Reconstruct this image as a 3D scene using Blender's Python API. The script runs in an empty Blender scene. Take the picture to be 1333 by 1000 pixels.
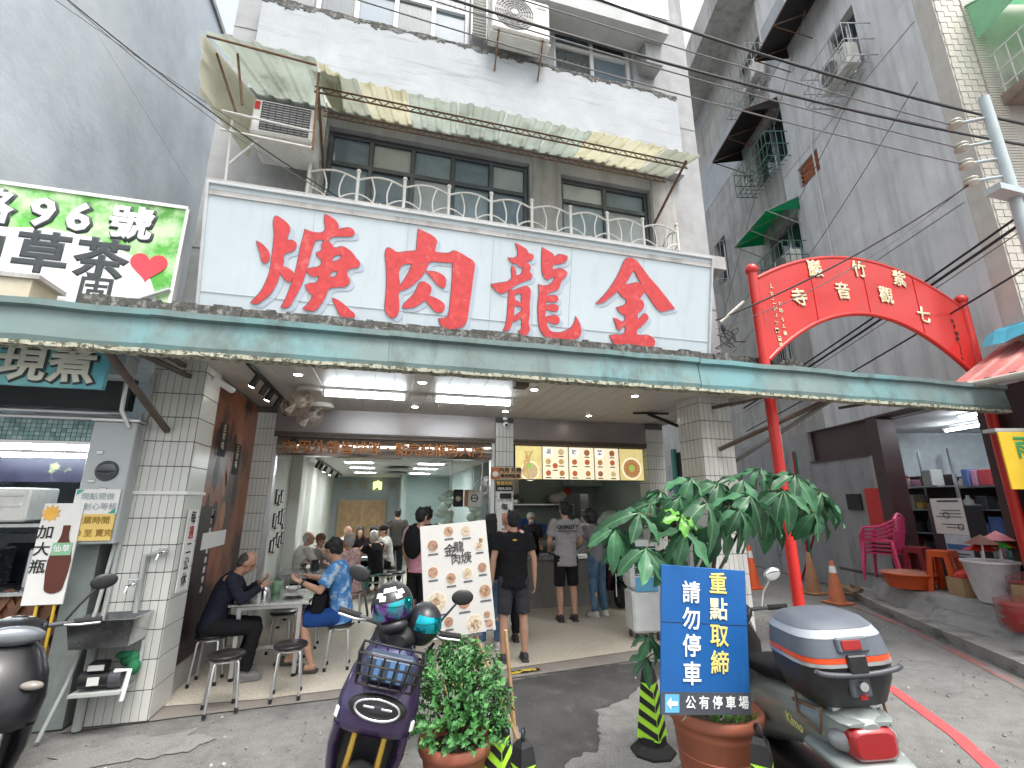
import bpy, bmesh, math, random
from mathutils import Vector, Matrix, Euler, noise as mnoise

R = math.radians
SC = bpy.context.scene
COL = SC.collection
random.seed(11)

# ------------------------------------------------------------------ camera, sky, sun, exposure
cam_data = bpy.data.cameras.new('camera')
cam_data.sensor_width = 36.0
cam_data.lens = 16.34
cam_data.clip_start = 0.05
cam_data.clip_end = 500
cam = bpy.data.objects.new('camera', cam_data)
COL.objects.link(cam)
cam.location = (0, 0, 1.78)
cam.rotation_euler = (R(90 + 14.4), 0, R(-14.9))
SC.camera = cam

world = bpy.data.worlds.new('World')
SC.world = world
world.use_nodes = True
wn, wl = world.node_tree.nodes, world.node_tree.links
wn.clear()
sky = wn.new('ShaderNodeTexSky'); sky.sky_type = 'NISHITA'; sky.sun_disc = False
sky.sun_elevation = R(66); sky.sun_rotation = R(160)
sky.air_density = 1.6; sky.dust_density = 6.0; sky.ozone_density = 1.0
hsv = wn.new('ShaderNodeHueSaturation'); hsv.inputs['Saturation'].default_value = 0.34
bg = wn.new('ShaderNodeBackground'); bg.inputs['Strength'].default_value = 0.15
wo = wn.new('ShaderNodeOutputWorld')
wl.new(sky.outputs[0], hsv.inputs['Color']); wl.new(hsv.outputs[0], bg.inputs['Color']); wl.new(bg.outputs[0], wo.inputs[0])

sun_data = bpy.data.lights.new('sun', 'SUN')
sun_data.energy = 1.3; sun_data.angle = R(22); sun_data.color = (1.0, 0.97, 0.92)
sun = bpy.data.objects.new('sun', sun_data); COL.objects.link(sun)
sun.rotation_euler = (R(24), 0, R(20))
SC.view_settings.view_transform = 'Standard'
SC.view_settings.look = 'None'
SC.view_settings.gamma = 1.0
SC.view_settings.use_curve_mapping = False
SC.view_settings.exposure = 1.17
SC.cycles.max_bounces = 8
SC.cycles.diffuse_bounces = 5
SC.cycles.transparent_max_bounces = 12
SC.cycles.caustics_reflective = False
SC.cycles.caustics_refractive = False
SC.cycles.use_denoising = True

# ------------------------------------------------------------------ materials
MATS = {}
def lin(c):
    """sRGB 0-255 triple or linear float triple -> linear rgba"""
    if max(c) > 1.0:
        o = []
        for v in c[:3]:
            v /= 255.0
            o.append(v / 12.92 if v <= .04045 else ((v + .055) / 1.055) ** 2.4)
        return (*o, 1)
    return (*c[:3], 1)

def pm(name, col=(.5, .5, .5), rough=.6, metal=0., var=.12, sc=5., bump=0., bsc=60., col2=None, mixsc=3., mixlo=.45, mixhi=.6,
       stain=None, stsc=(1.5, 1.5, .35), stlo=.52, sthi=.72, emis=None, es=0., trans=0., coat=0., alpha=1., transl=0., crack=0., cksc=.6, speck=0., spsc=120., rnd=0., spec=.5, ior=1.45, rvar=.1):
    """one procedural surface: base colour with noise, optional second colour in patches, streaky stains, fine relief"""
    if name in MATS: return MATS[name]
    m = bpy.data.materials.new(name); m.use_nodes = True
    nt = m.node_tree; N, L = nt.nodes, nt.links
    b = N['Principled BSDF']
    c = lin(col)
    tc = N.new('ShaderNodeTexCoord')
    def noise(scale, detail=5, rough_=.6, vec=None):
        n = N.new('ShaderNodeTexNoise'); n.inputs['Scale'].default_value = scale
        n.inputs['Detail'].default_value = detail; n.inputs['Roughness'].default_value = rough_
        L.new(vec or tc.outputs['Object'], n.inputs['Vector']); return n
    def ramp(src, lo, hi):
        r = N.new('ShaderNodeMapRange'); r.inputs['From Min'].default_value = lo; r.inputs['From Max'].default_value = hi
        L.new(src, r.inputs['Value']); return r.outputs[0]
    def mixc(fac, a, bb):
        x = N.new('ShaderNodeMix'); x.data_type = 'RGBA'
        if isinstance(fac, (int, float)): x.inputs[0].default_value = fac
        else: L.new(fac, x.inputs[0])
        for sock, v in ((x.inputs[6], a), (x.inputs[7], bb)):
            if isinstance(v, tuple): sock.default_value = v
            else: L.new(v, sock)
        return x.outputs[2]
    n1 = noise(sc)
    dk = tuple(max(0, v * (1 - var)) for v in c[:3]) + (1,)
    lt = tuple(min(1, v * (1 + var)) for v in c[:3]) + (1,)
    cur = mixc(ramp(n1.outputs[0], .3, .7), dk, lt)
    if col2 is not None:
        n2 = noise(mixsc, 7, .62)
        cur = mixc(ramp(n2.outputs[0], mixlo, mixhi), cur, lin(col2))
    if stain is not None:
        mp = N.new('ShaderNodeMapping'); mp.inputs['Scale'].default_value = stsc
        L.new(tc.outputs['Object'], mp.inputs['Vector'])
        n3 = noise(2.2, 8, .65, mp.outputs[0])
        f = N.new('ShaderNodeMath'); f.operation = 'MULTIPLY'; f.inputs[1].default_value = stain[1]
        L.new(ramp(n3.outputs[0], stlo, sthi), f.inputs[0])
        cur = mixc(f.outputs[0], cur, lin(stain[0]))
    if speck:
        n4 = noise(spsc, 2, .5); f = N.new('ShaderNodeMath'); f.operation = 'MULTIPLY'; f.inputs[1].default_value = speck
        L.new(ramp(n4.outputs[0], .56, .72), f.inputs[0]); cur = mixc(f.outputs[0], cur, tuple(min(1, v * 2.2 + .02) for v in c[:3]) + (1,))
        f = N.new('ShaderNodeMath'); f.operation = 'MULTIPLY'; f.inputs[1].default_value = speck
        L.new(ramp(n4.outputs[0], .44, .28), f.inputs[0]); cur = mixc(f.outputs[0], cur, tuple(v * .35 for v in c[:3]) + (1,))
    if crack:
        nz = noise(2.5, 6, .65); va = N.new('ShaderNodeVectorMath'); va.operation = 'MULTIPLY_ADD'; va.inputs[1].default_value = (.5, .5, .5)
        L.new(nz.outputs['Color'], va.inputs[0]); L.new(tc.outputs['Object'], va.inputs[2])
        vo = N.new('ShaderNodeTexVoronoi'); vo.feature = 'DISTANCE_TO_EDGE'; vo.inputs['Scale'].default_value = cksc; L.new(va.outputs[0], vo.inputs['Vector'])
        nm = noise(.9, 3, .5); gate = ramp(nm.outputs[0], .47, .56)
        f = N.new('ShaderNodeMath'); f.operation = 'MULTIPLY'; L.new(ramp(vo.outputs['Distance'], .006 * cksc, .0), f.inputs[0]); L.new(gate, f.inputs[1])
        f2 = N.new('ShaderNodeMath'); f2.operation = 'MULTIPLY'; f2.inputs[1].default_value = crack; L.new(f.outputs[0], f2.inputs[0])
        cur = mixc(f2.outputs[0], cur, tuple(v * .25 for v in c[:3]) + (1,))
    if rnd:
        oi = N.new('ShaderNodeObjectInfo')
        hs = N.new('ShaderNodeHueSaturation')
        L.new(ramp(oi.outputs['Random'], 0, 1), hs.inputs['Value'])
        mr = N.new('ShaderNodeMapRange'); mr.inputs['To Min'].default_value = 1 - rnd; mr.inputs['To Max'].default_value = 1 + rnd
        L.new(oi.outputs['Random'], mr.inputs['Value']); L.new(mr.outputs[0], hs.inputs['Value'])
        L.new(cur, hs.inputs['Color']); cur = hs.outputs[0]
    L.new(cur, b.inputs['Base Color'])
    if rvar:
        rr = N.new('ShaderNodeMapRange'); rr.inputs['To Min'].default_value = max(.02, rough - rvar); rr.inputs['To Max'].default_value = min(1, rough + rvar)
        L.new(n1.outputs[0], rr.inputs['Value']); L.new(rr.outputs[0], b.inputs['Roughness'])
    else: b.inputs['Roughness'].default_value = rough
    b.inputs['Metallic'].default_value = metal
    b.inputs['Specular IOR Level'].default_value = spec
    b.inputs['IOR'].default_value = ior
    b.inputs['Transmission Weight'].default_value = trans
    b.inputs['Coat Weight'].default_value = coat
    b.inputs['Coat Roughness'].default_value = .08
    b.inputs['Alpha'].default_value = alpha
    if emis is not None:
        b.inputs['Emission Color'].default_value = lin(emis); b.inputs['Emission Strength'].default_value = es
    if bump:
        nb = noise(bsc, 4, .6)
        bp = N.new('ShaderNodeBump'); bp.inputs['Strength'].default_value = bump; bp.inputs['Distance'].default_value = .01
        L.new(nb.outputs[0], bp.inputs['Height']); L.new(bp.outputs[0], b.inputs['Normal'])
    if transl:
        tb = N.new('ShaderNodeBsdfTranslucent'); L.new(cur, tb.inputs['Color']); ms = N.new('ShaderNodeMixShader'); ms.inputs[0].default_value = transl
        L.new(b.outputs[0], ms.inputs[1]); L.new(tb.outputs[0], ms.inputs[2]); L.new(ms.outputs[0], N['Material Output'].inputs[0])
    MATS[name] = m
    return m

# ------------------------------------------------------------------ mesh builder
def rot(rx=0, ry=0, rz=0): return Euler((R(rx), R(ry), R(rz))).to_matrix()
class MB:
    def __init__(s): s.v = []; s.f = []; s.sm = []; s.mi = []; s.m = 0; s.T = None
    def add(s, vs, fs, smooth=False):
        o = len(s.v)
        s.v += [(s.T @ Vector(p)) if s.T else Vector(p) for p in vs]
        s.f += [tuple(i + o for i in f) for f in fs]
        s.sm += [smooth] * len(fs); s.mi += [s.m] * len(fs); return s
    def box(s, c, d, r=None, bev=0.):
        hx, hy, hz = d[0] / 2, d[1] / 2, d[2] / 2
        if bev <= 0:
            vs = [Vector((x, y, z)) for z in (-hz, hz) for y in (-hy, hy) for x in (-hx, hx)]
            fs = [(0, 2, 3, 1), (4, 5, 7, 6), (0, 1, 5, 4), (2, 6, 7, 3), (0, 4, 6, 2), (1, 3, 7, 5)]
        else:
            b = min(bev, hx * .49, hy * .49, hz * .49)
            vs = []; fs = []
            idx = {}
            for sx in (-1, 1):
                for sy in (-1, 1):
                    for sz in (-1, 1):
                        for a in range(3):
                            p = [sx * (hx - b), sy * (hy - b), sz * (hz - b)]
                            p[a] = (sx * hx, sy * hy, sz * hz)[a]
                            idx[(sx, sy, sz, a)] = len(vs); vs.append(Vector(p))
            def I(a, b_, c_, ax): return idx[(a, b_, c_, ax)]
            for q in (-1, 1):
                fs.append([I(q, -1, -1, 0), I(q, 1, -1, 0), I(q, 1, 1, 0), I(q, -1, 1, 0)])
                fs.append([I(-1, q, -1, 1), I(1, q, -1, 1), I(1, q, 1, 1), I(-1, q, 1, 1)])
                fs.append([I(-1, -1, q, 2), I(1, -1, q, 2), I(1, 1, q, 2), I(-1, 1, q, 2)])
                for p in (-1, 1):
                    fs.append([I(q, p, -1, 0), I(q, p, 1, 0), I(q, p, 1, 1), I(q, p, -1, 1)])
                    fs.append([I(q, -1, p, 0), I(q, 1, p, 0), I(q, 1, p, 2), I(q, -1, p, 2)])
                    fs.append([I(-1, q, p, 1), I(1, q, p, 1), I(1, q, p, 2), I(-1, q, p, 2)])
                    for w in (-1, 1): fs.append([I(q, p, w, 0), I(q, p, w, 1), I(q, p, w, 2)])
            # make faces point outwards
            out = []
            for f in fs:
                ce = sum((vs[i] for i in f), Vector()) / len(f)
                nn = (vs[f[1]] - vs[f[0]]).cross(vs[f[2]] - vs[f[0]])
                out.append(tuple(f) if nn.dot(ce) > 0 else tuple(reversed(f)))
            fs = out
        if r is not None: vs = [r @ p for p in vs]
        c = Vector(c)
        return s.add([p + c for p in vs], fs)
    def bb(s, x0, x1, y0, y1, z0, z1, bev=0.):
        return s.box(((x0 + x1) / 2, (y0 + y1) / 2, (z0 + z1) / 2), (abs(x1 - x0), abs(y1 - y0), abs(z1 - z0)), None, bev)
    def cyl(s, p0, p1, r0, r1=None, n=12, cap=True, smooth=True):
        p0, p1 = Vector(p0), Vector(p1); r1 = r0 if r1 is None else r1
        d = (p1 - p0)
        if d.length < 1e-6: return s
        d.normalize()
        a = d.orthogonal().normalized(); b = d.cross(a)
        vs = []
        for p, r_ in ((p0, r0), (p1, r1)):
            for i in range(n):
                t = 2 * math.pi * i / n; vs.append(p + (a * math.cos(t) + b * math.sin(t)) * r_)
        s.add(vs, [(i, (i + 1) % n, n + (i + 1) % n, n + i) for i in range(n)], smooth)
        if cap:
            s.add(vs[:n], [tuple(reversed(range(n)))]); s.add(vs[n:], [tuple(range(n))])
        return s
    def tube(s, pts, r, n=6, closed=False, cap=True):
        pts = [Vector(p) for p in pts]; k = len(pts); vs = []
        up = None
        for i in range(k):
            if closed: d = pts[(i + 1) % k] - pts[i - 1]
            else: d = pts[min(i + 1, k - 1)] - pts[max(i - 1, 0)]
            if d.length < 1e-9: d = Vector((0, 0, 1))
            d.normalize()
            if up is None: up = d.orthogonal().normalized()
            a = (up - d * up.dot(d))
            if a.length < 1e-5: a = d.orthogonal()
            a.normalize(); up = a; b = d.cross(a)
            rr = r[i] if isinstance(r, (list, tuple)) else r
            for j in range(n):
                t = 2 * math.pi * j / n; vs.append(pts[i] + (a * math.cos(t) + b * math.sin(t)) * rr)
        fs = []
        for i in range(k if closed else k - 1):
            i2 = (i + 1) % k
            fs += [(i * n + j, i * n + (j + 1) % n, i2 * n + (j + 1) % n, i2 * n + j) for j in range(n)]
        s.add(vs, fs, True)
        if cap and not closed:
            s.add(vs[:n], [tuple(reversed(range(n)))]); s.add(vs[-n:], [tuple(range(n))])
        return s
    def ball(s, c, r, n=14, m=9, r3=None):
        if isinstance(r, (int, float)): r = (r, r, r)
        c = Vector(c); vs = []; fs = []
        for i in range(m + 1):
            ph = math.pi * i / m
            for j in range(n):
                t = 2 * math.pi * j / n
                p = Vector((r[0] * math.sin(ph) * math.cos(t), r[1] * math.sin(ph) * math.sin(t), r[2] * math.cos(ph)))
                if r3 is not None: p = r3 @ p
                vs.append(c + p)
        for i in range(m):
            for j in range(n):
                j2 = (j + 1) % n
                if i == 0: fs.append((0, (i + 1) * n + j, (i + 1) * n + j2))
                elif i == m - 1: fs.append((i * n + j, (i + 1) * n, i * n + j2))
                else: fs.append((i * n + j, (i + 1) * n + j, (i + 1) * n + j2, i * n + j2))
        return s.add(vs, fs, True)
    def loft(s, rings, cap=True, smooth=True, closed=True):
        n = len(rings[0]); vs = [p for r_ in rings for p in r_]; fs = []
        for i in range(len(rings) - 1):
            for j in range(n if closed else n - 1):
                j2 = (j + 1) % n; fs.append((i * n + j, i * n + j2, (i + 1) * n + j2, (i + 1) * n + j))
        s.add(vs, fs, smooth)
        if cap:
            s.add(rings[0], [tuple(reversed(range(n)))], smooth); s.add(rings[-1], [tuple(range(n))], smooth)
        return s
    def lathe(s, c, prof, n=20, ax=None):
        """prof: (r, z) pairs from the bottom up"""
        c = Vector(c); M3 = ax or Matrix.Identity(3)
        rings = [[c + M3 @ Vector((r_ * math.cos(2 * math.pi * j / n), r_ * math.sin(2 * math.pi * j / n), z)) for j in range(n)] for r_, z in prof]
        return s.loft(rings, cap=True)
    def prism(s, poly, fn, t):
        """poly: 2-D outline; fn maps (u, v, w) to space; w runs 0..t"""
        n = len(poly)
        a = [fn(u, v, 0) for u, v in poly]; b = [fn(u, v, t) for u, v in poly]
        s.add(a + b, [(i, (i + 1) % n, n + (i + 1) % n, n + i) for i in range(n)])
        s.add(a, [tuple(reversed(range(n)))]); s.add(b, [tuple(range(n))]); return s
    def torus(s, c, R_, r, ax=None, n=28, m=8, r2=None):
        c = Vector(c); M3 = ax or Matrix.Identity(3)
        pts = [c + M3 @ Vector((R_ * math.cos(2 * math.pi * i / n), (r2 or R_) * math.sin(2 * math.pi * i / n), 0)) for i in range(n)]
        return s.tube(pts, r, m, closed=True)
    def build(s, name, mat, parent=None, w=False, fix=True, raw=False):
        me = bpy.data.meshes.new(name)
        off = Vector()
        o = bpy.data.objects.new(name, me); COL.objects.link(o)
        if parent is not None:
            o.parent = parent
            if w:
                p = parent
                while p is not None: off += p.location; p = p.parent
        elif s.v and not raw:
            xs = [p.x for p in s.v]; ys = [p.y for p in s.v]; zs = [p.z for p in s.v]
            off = Vector(((min(xs) + max(xs)) / 2, (min(ys) + max(ys)) / 2, min(zs))); o.location = off
        me.from_pydata([tuple(p - off) for p in s.v], [], s.f)
        for m_ in (mat if isinstance(mat, (list, tuple)) else [mat]): me.materials.append(m_)
        me.polygons.foreach_set('use_smooth', s.sm)
        me.polygons.foreach_set('material_index', s.mi)
        if fix:
            bm = bmesh.new(); bm.from_mesh(me); bmesh.ops.recalc_face_normals(bm, faces=bm.faces); bm.to_mesh(me); bm.free()
        me.update(); return o

def tag(o, label=None, cat=None, group=None, kind=None):
    if label: o['label'] = label
    if cat: o['category'] = cat
    if group: o['group'] = group
    if kind: o['kind'] = kind
    return o
def thing(name, label, cat, loc=(0, 0, 0), rz=0., group=None):
    o = bpy.data.objects.new(name, None); COL.objects.link(o)
    o.empty_display_size = .1
    o.location = loc; o.rotation_euler = (0, 0, R(rz)); return tag(o, label, cat, group)
def copy_tree(o, parent=None):
    c = o.copy(); COL.objects.link(c); c.parent = parent
    for ch in list(o.children): copy_tree(ch, c)
    return c
def inst(me, name, parent, mtx):
    o = bpy.data.objects.new(name, me); COL.objects.link(o); o.parent = parent; o.matrix_local = mtx; return o

# ------------------------------------------------------------------ scratch scene for turning lettering and figures into meshes
TMP = bpy.data.scenes.new('scratch')
def bake(obj):
    TMP.collection.objects.link(obj); vl = TMP.view_layers[0]; vl.update(); dg = vl.depsgraph
    me = bpy.data.meshes.new_from_object(obj.evaluated_get(dg)); dt = obj.data; bpy.data.objects.remove(obj)
    (bpy.data.meshes if isinstance(dt, bpy.types.Mesh) else bpy.data.curves).remove(dt); return me

# ------------------------------------------------------------------ lettering
def glyph_mesh(name, s, bold=0., ext=.0, size=1., align='CENTER', sx=1., spacing=1.):
    cu = bpy.data.curves.new(name, 'FONT'); cu.body = s; cu.size = 1.0; cu.align_x = align; cu.align_y = 'CENTER'
    cu.extrude = ext / size; cu.bevel_depth = bold; cu.bevel_resolution = 0; cu.resolution_u = 2; cu.space_character = spacing
    me = bake(bpy.data.objects.new('tmp', cu))
    zf = size * ext / max(1e-6, ext + bold * size) if bold else size
    me.transform(Matrix.Diagonal((size * sx, size, max(zf, 1e-4), 1))); me.name = name
    return me
def text(s, size, mat, parent, loc, e=(90, 0, 0), bold=0., ext=.001, align='CENTER', name='lettering', sx=1., w=True, spacing=1.):
    me = glyph_mesh(name, s, bold, ext, size, align, sx, spacing)
    me.materials.clear(); me.materials.append(mat)
    o = bpy.data.objects.new(name, me); COL.objects.link(o); o.parent = parent
    off = Vector()
    if w:
        p = parent
        while p is not None: off += p.location; p = p.parent
    o.location = Vector(loc) - off; o.rotation_euler = tuple(R(a) for a in e); return o
def vtext(s, size, mat, parent, loc, e=(90, 0, 0), pitch=1.1, **k):
    """characters one below another"""
    M3 = Euler(tuple(R(a) for a in e)).to_matrix()
    for i, c in enumerate(s):
        text(c, size, mat, parent, Vector(loc) - M3 @ Vector((0, i * size * pitch, 0)), e, **k)
def curve_shape(name, polys, ext, mat, parent, mtx):
    """outlines with holes -> flat lettering of thickness 2*ext"""
    cu = bpy.data.curves.new(name, 'CURVE'); cu.dimensions = '2D'; cu.fill_mode = 'BOTH'; cu.extrude = ext
    for pl in polys:
        sp = cu.splines.new('BEZIER'); sp.bezier_points.add(len(pl) - 1); sp.use_cyclic_u = True; sp.resolution_u = 3
        for bp, p in zip(sp.bezier_points, pl):
            bp.co = (p[0], p[1], 0); bp.handle_left_type = bp.handle_right_type = 'AUTO'
        n = len(pl)
        for i, bp in enumerate(sp.bezier_points):
            a = Vector(pl[i - 1]) - Vector(pl[i]); b = Vector(pl[(i + 1) % n]) - Vector(pl[i])
            if a.length > 0 and b.length > 0 and a.angle(b) < R(105): bp.handle_left_type = bp.handle_right_type = 'VECTOR'
    me = bake(bpy.data.objects.new('tmp', cu))
    me.materials.clear(); me.materials.append(mat); me.name = name
    o = bpy.data.objects.new(name, me); COL.objects.link(o); o.parent = parent; o.matrix_local = mtx; return o
# ------------------------------------------------------------------ surface library
RENDER = pm('grey_pebble_render', (.36, .37, .38), .9, var=.16, sc=3, bump=.6, bsc=140, stain=((.17, .17, .16), .6))
CEMENT = pm('painted_cement_wall', (.66, .67, .68), .85, crack=.5, cksc=.35, var=.13, sc=1.2, bump=.25, bsc=18, stain=((.36, .37, .38), .75), stsc=(1.6, 1.6, .14), stlo=.46, sthi=.72)
BLUECEM = pm('blue_grey_cement', (.62, .69, .745), .85, var=.15, sc=1.0, bump=.45, bsc=9, col2=(.74, .78, .81), mixsc=.55, mixlo=.45, mixhi=.75, stain=((.46, .50, .55), .45), stsc=(.9, .5, .3))
BARECEM = pm('bare_stained_cement', (.40, .395, .385), .9, crack=.5, cksc=.5, var=.22, sc=1.4, bump=.4, bsc=14, stain=((.15, .15, .14), .7), stsc=(1.8, 1.8, .2), stlo=.48, sthi=.72)
WHITEFLAKE = pm('flaking_white_paint', (.41, .44, .465), .85, var=.1, sc=3, bump=.5, bsc=40, col2=(.36, .385, .41), mixsc=1.6, mixlo=.42, mixhi=.75, stain=((.20, .21, .21), .65), stsc=(.5, .5, 4.5), stlo=.55, sthi=.75)
MOLD = pm('black_mould_crust', (.075, .075, .07), .95, var=.5, sc=14, bump=.8, bsc=60, col2=(.27, .28, .27), mixsc=17, mixlo=.5, mixhi=.68)
TILEW = pm('white_glazed_tile', (.62, .63, .60), .22, var=.05, sc=2, bump=.03, bsc=30, rnd=.05, stain=((.45, .44, .38), .35), stsc=(2, 2, .5))
GROUT = pm('dark_grout', (.10, .095, .085), .9, var=.3, sc=14)
TEAL = pm('weathered_teal_metal', (.15, .215, .21), .5, var=.16, sc=1.3, bump=.12, bsc=30, col2=(.14, .30, .32), mixsc=.9, mixlo=.5, mixhi=.66, stain=((.075, .09, .08), .8), stsc=(1.6, 1, .9), stlo=.5, sthi=.72)
TEALRUST = pm('corroded_edge', (.42, .42, .33), .9, var=.3, sc=30, bump=.8, bsc=120, col2=(.10, .10, .07), mixsc=26, mixlo=.5, mixhi=.58)
SIGNW = pm('sign_white_canvas', (.57, .655, .705), .5, var=.04, sc=1.5, bump=.10, bsc=3, stain=((.42, .46, .48), .5), stsc=(2.4, 2.4, .2), stlo=.52, sthi=.78)
SIGNRED = pm('sign_red_paint', (.64, .07, .075), .5, var=.14, sc=14, bump=.1, bsc=60, col2=(.74, .16, .15), mixsc=9, mixlo=.55, mixhi=.7)
SIGNDARK = pm('sign_outline_paint', (.22, .12, .15), .6, var=.2)
SIGNSHADE = pm('sign_drop_shadow_paint', (.47, .545, .64), .6, var=.05)
WHITEP = pm('white_paint', (.75, .76, .76), .45, var=.05, sc=6)
WHITEOLD = pm('old_white_metal', (.66, .66, .63), .5, var=.08, sc=6, bump=.05, stain=((.38, .33, .26), .5), stsc=(2, 2, .6))
ALU = pm('aluminium', (.62, .63, .64), .38, metal=.9, var=.08, sc=8)
STEEL = pm('brushed_stainless', (.62, .63, .64), .26, metal=1., var=.06, sc=20, rvar=.06)
CHROME = pm('chrome', (.8, .8, .82), .08, metal=1., var=.02, rvar=.03)
BROWNMET = pm('brown_painted_steel', (.10, .075, .06), .55, var=.2, sc=12, stain=((.2, .09, .04), .4))
RUST = pm('rusty_steel', (.17, .10, .06), .85, var=.35, sc=18, bump=.3)
GLASS = pm('window_glass', (.16, .22, .27), .05, var=.1, sc=1.0, spec=.9, rvar=.02, stain=((.35, .40, .44), .5), stsc=(.8, .8, .4))
DGLASS = pm('dark_window_glass', (.03, .04, .05), .06, var=.2, sc=1.0, spec=.9, rvar=.02)
CURTAIN = pm('pale_curtain', (.50, .56, .62), .9, var=.1, sc=3)
CURTRED = pm('dark_red_curtain', (.12, .03, .04), .9, var=.2, sc=6)
BLACKP = pm('black_plastic', (.018, .018, .02), .42, var=.2, sc=20, rvar=.08)
GREYP = pm('dark_grey_plastic', (.07, .075, .085), .45, var=.15, sc=20, bump=.05, bsc=300)
RUBBER = pm('rubber', (.02, .02, .02), .85, var=.2)
BLACKCLOTH = pm('black_cloth', (.012, .012, .014), .95, spec=.2, var=.25, sc=14, bump=.3, bsc=24)
SKIN = pm('skin', (.50, .29, .20), .55, var=.08, sc=18, bump=.05, bsc=90)
SKINB = pm('skin_tan', (.42, .235, .16), .55, var=.1, sc=18, bump=.05, bsc=90)
HAIRB = pm('black_hair', (.012, .011, .012), .55, var=.5, sc=60, bump=.6, bsc=160)
HAIRG = pm('grey_hair', (.36, .35, .34), .7, var=.3, sc=60, bump=.6, bsc=160)
TERRA = pm('terracotta_plastic', (.33, .105, .06), .55, var=.12, sc=5, bump=.06, bsc=60, stain=((.36, .20, .15), .5))
SOIL = pm('potting_soil', (.04, .03, .022), .95, var=.4, sc=30, bump=1, bsc=60)
REDPAINT = pm('red_gate_paint', (.55, .025, .02), .38, var=.12, sc=1.6, bump=.05, bsc=20, coat=.15, stain=((.40, .05, .04), .6))
GOLD = pm('gold_leaf_lettering', (.66, .52, .26), .45, metal=.2, var=.25, sc=30, col2=(.7, .68, .6), mixsc=30)
WIRE = pm('cable_black', (.03, .03, .032), .6, var=.2)
WIREG = pm('cable_grey', (.16, .16, .165), .6, var=.2)
WOODL = pm('light_wood', (.42, .27, .14), .55, var=.25, sc=9, bump=.1, bsc=40)
WOODD = pm('brown_lattice_wood', (.16, .075, .04), .65, var=.3, sc=9, bump=.2, bsc=40)
LEAFD = pm('dark_glossy_leaf', (.045, .145, .07), .48, var=.4, sc=9, rnd=.45, transl=.18, bump=.1, bsc=30, coat=.1)
LEAFV = pm('leaf_vein', (.10, .22, .09), .5, var=.2)
LEAFN = pm('young_bright_leaf', (.09, .28, .03), .4, var=.25, sc=6)
SHRUBL = pm('shrub_leaf', (.05, .17, .045), .45, var=.5, sc=9)
STEM = pm('plant_stem', (.10, .085, .05), .8, var=.3, sc=20)
ORANGE = pm('orange_plastic', (.62, .09, .02), .4, var=.1, sc=8)
ORANGEF = pm('faded_orange_cone', (.42, .13, .055), .7, var=.2, sc=8, bump=.1, stain=((.28, .12, .07), .6))
PINK = pm('pink_plastic', (.70, .07, .20), .35, var=.08, sc=8)
REDPL = pm('red_plastic', (.55, .025, .015), .35, var=.1, sc=8)
LIMECONE = pm('lime_reflective', (.42, .80, .05), .45, var=.06, sc=20)
CARD = pm('cardboard', (.40, .27, .15), .85, var=.12, sc=8)
PAPER = pm('white_paper', (.72, .72, .70), .8, var=.04)
INK = pm('black_ink', (.02, .02, .022), .7, var=.1)
INKRED = pm('red_ink', (.5, .03, .03), .7, var=.1)
TUBE = pm('lit_tube', (.9, .95, 1), .4, var=0, emis=(.86, .95, 1.0), es=16., rvar=0)
PANEL = pm('lit_ceiling_panel', (.9, .95, 1), .4, var=0, emis=(.93, .98, 1.0), es=24., rvar=0)
SPOTL = pm('lit_spot_lens', (1, .95, .85), .4, var=0, emis=(1, .93, .8), es=26., rvar=0)
BEIGECEIL = pm('arcade_ceiling_pvc', (.50, .47, .43), .42, var=.05, sc=2, rvar=.06)
GREYBRN = pm('taupe_metal_panel', (.27, .24, .235), .33, metal=.35, var=.12, sc=1.2, rvar=.1)
INTWALL = pm('interior_pale_wall', (.66, .67, .62), .8, var=.05, sc=2)
KITWALL = pm('kitchen_green_grey_wall', (.33, .40, .38), .6, var=.08, sc=2)
def tint(name, col, rough=.6, **k): return pm(name, col, rough, **k)
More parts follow.
